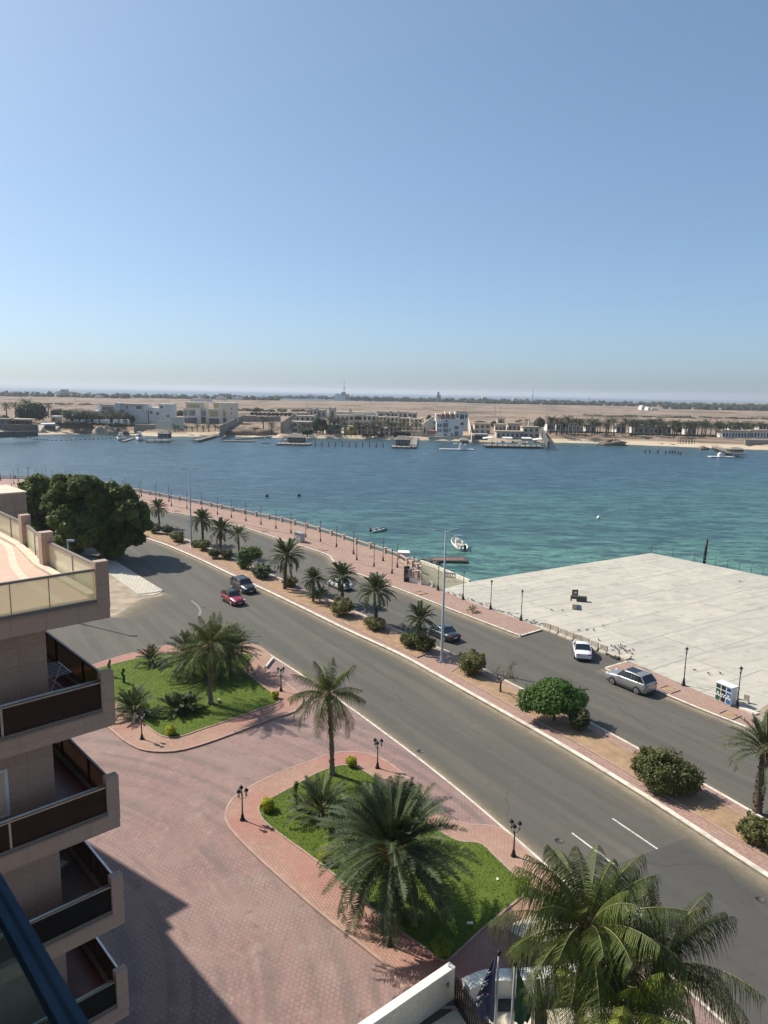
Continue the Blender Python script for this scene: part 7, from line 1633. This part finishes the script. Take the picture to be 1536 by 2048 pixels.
belt2('scrub between the beach villas and the desert', 1260, 1420, 690, 2.5, 'far_dark', 900, 11, 1.5); belt2('dark strip at the near edge of the desert', 1420, 1560, 640, 3.0, 'far_dark', 900, 12, 1.5); belt2('dark scrub behind the white villa', 340, 372, 700, 3.5, 'far_dark', 300, 13, 1.5)
for i, (x, D, s_) in enumerate([(x, 1750+g_.uniform(-60, 60), g_.uniform(1.0, 1.7)) for x in (22,28,33,42,66,85,88,103,112,116,128,176,180,210,288,292,296,330,345,352,390,396,400,404,408,412,455,470)]):
    X, Z = PP(x, yz(x, D), D); fp1.place((X, D, 3), i, s_, 'distant palm standing above the scrub belt near the sea', 'distant palms near the sea')
def fbld(label, x0, x1, D, h_, mat='villa_white', name='building', dep=20, extra=()):
    xm = (x0+x1)/2; y = yz(xm, D); X0 = PP(x0, y, D)[0]; X1 = PP(x1, y, D)[0]; r = empty(name, ((X0+X1)/2, D, 3), label, 'building'); mb = MB(); w_ = (X1-X0)/2; mb.box(-w_, w_, 0, dep, -1, h_*.7); mb.box(-w_*.7, w_*.2, 0, dep, h_*.7, h_); 
    mb.build('wall', mat, r, world=False); mb = MB(); n = max(2, int(w_/4))
    for k in range(n): x = -w_+2*w_*(k+.5)/n; mb.box(x-.8, x+.8, -.1, .2, h_*.25, h_*.5)
    mb.build('window_row', 'win_grey', r, world=False); mb = MB(); mb.box(-w_-.3, w_+.3, -.3, dep+.3, h_*.7, h_*.7+.4); mb.build('roof', 'roof_tan', r, world=False); return r
for x0, x1, D, h_, mt, lab in ((118,140,1820,19,'villa_stone','ruined-looking brown block above the left scrub belt'),(190,200,1700,7,'villa_white','small white building in the left scrub'),(250,262,1850,7,'villa_white','low white building left of the cream villa in the distance'),(380,420,1500,7,'villa_white','white compound wall behind the cream villa'),(432,450,1750,9,'villa_white','small white mosque-like building on the horizon left'),(465,482,1800,9,'villa_white','white block on the horizon above the grey wall'),(430,480,2050,14,'villa_grey','long dark hangar on the left horizon'),
    (612,636,2500,14,'villa_white','low white building by the distant sea'),(668,690,2200,20,'villa_white','white building left of the tall mast'),(680,698,2250,25,'villa_grey','grey tower block at the foot of the tall mast'),(728,740,2300,12,'villa_white','small white building right of the tall mast'),(760,800,2300,12,'villa_stone','long tan building in the middle distance'),(800,826,2350,13,'villa_stone','second long tan building in the middle distance'),(835,850,2300,14,'villa_white','small white building left of the dark tower'),(874,881,2200,30,'dark_wall','dark square tower on the horizon'),(962,980,2400,17,'villa_white','white building above the right wood'),(1025,1040,2450,15,'villa_stone','tan building above the right wood'),(1283,1293,1450,9,'villa_white','small white ruin alone in the desert'),(1296,1301,1420,7,'villa_white','tiny white hut beside the desert ruin'),(1302,1316,1450,4,'villa_white','low white wall beside the desert ruin')):
    fbld(lab, x0, x1, D, h_, mt)
def mast(label, x, D, h_):
    X, _ = PP(x, yz(x, D), D); r = empty('radio_mast', (X, D, 3), label, 'mast'); mb = MB(); mb.tube([(0,0,-1),(0,0,h_)], [1.1,.5], 5); mb.tube([(0,0,h_*.55),(0,0,h_*.6)], [2.2,2.2], 6); mb.build('tower', 'wood_dark', r, world=False)
mast('tall thin radio mast on the middle horizon', 688, 2260, 62); mast('thin mast on the right horizon', 1065, 2300, 45); mast('tiny mast at the far right horizon', 1178, 2600, 24)
for i, (x, D) in enumerate(((152,900),(450,1000),(1001,850),(990,840),(613,1000),(930,900))):
    X, _ = PP(x, yz(x, D), D); mb = MB(); mb.tube([(X, D, 2), (X, D, 14)], .16, 4); mb.box(X-1, X+1, D-.1, D+.1, 13, 13.2); tag(mb.build('utility_pole', 'wood_dark', loc=(X, D, 3)), 'thin utility pole standing in the desert, %s in from the left' % ORD[sorted((152,450,613,930,990,1001)).index(x)], 'pole')
# ------------------------------------------------------------------ haze
mb = MB(); mb.box(-6000, 6000, -200, 24000, -6, 95)
hz = tag(mb.build('haze', []), 'thin pale sea haze softening the distance', 'haze', kind='stuff')
m = bpy.data.materials.new('haze_air'); m.use_nodes = True; t = m.node_tree; t.nodes.clear()
vp = nd(t, 'VolumePrincipled', {'Color': (.80, .86, .95), 'Density': 0.0001, 'Anisotropy': 0.2}); o_ = nd(t, 'OutputMaterial', {}); t.links.new(vp.outputs[0], o_.inputs['Volume']); hz.data.materials.append(m)
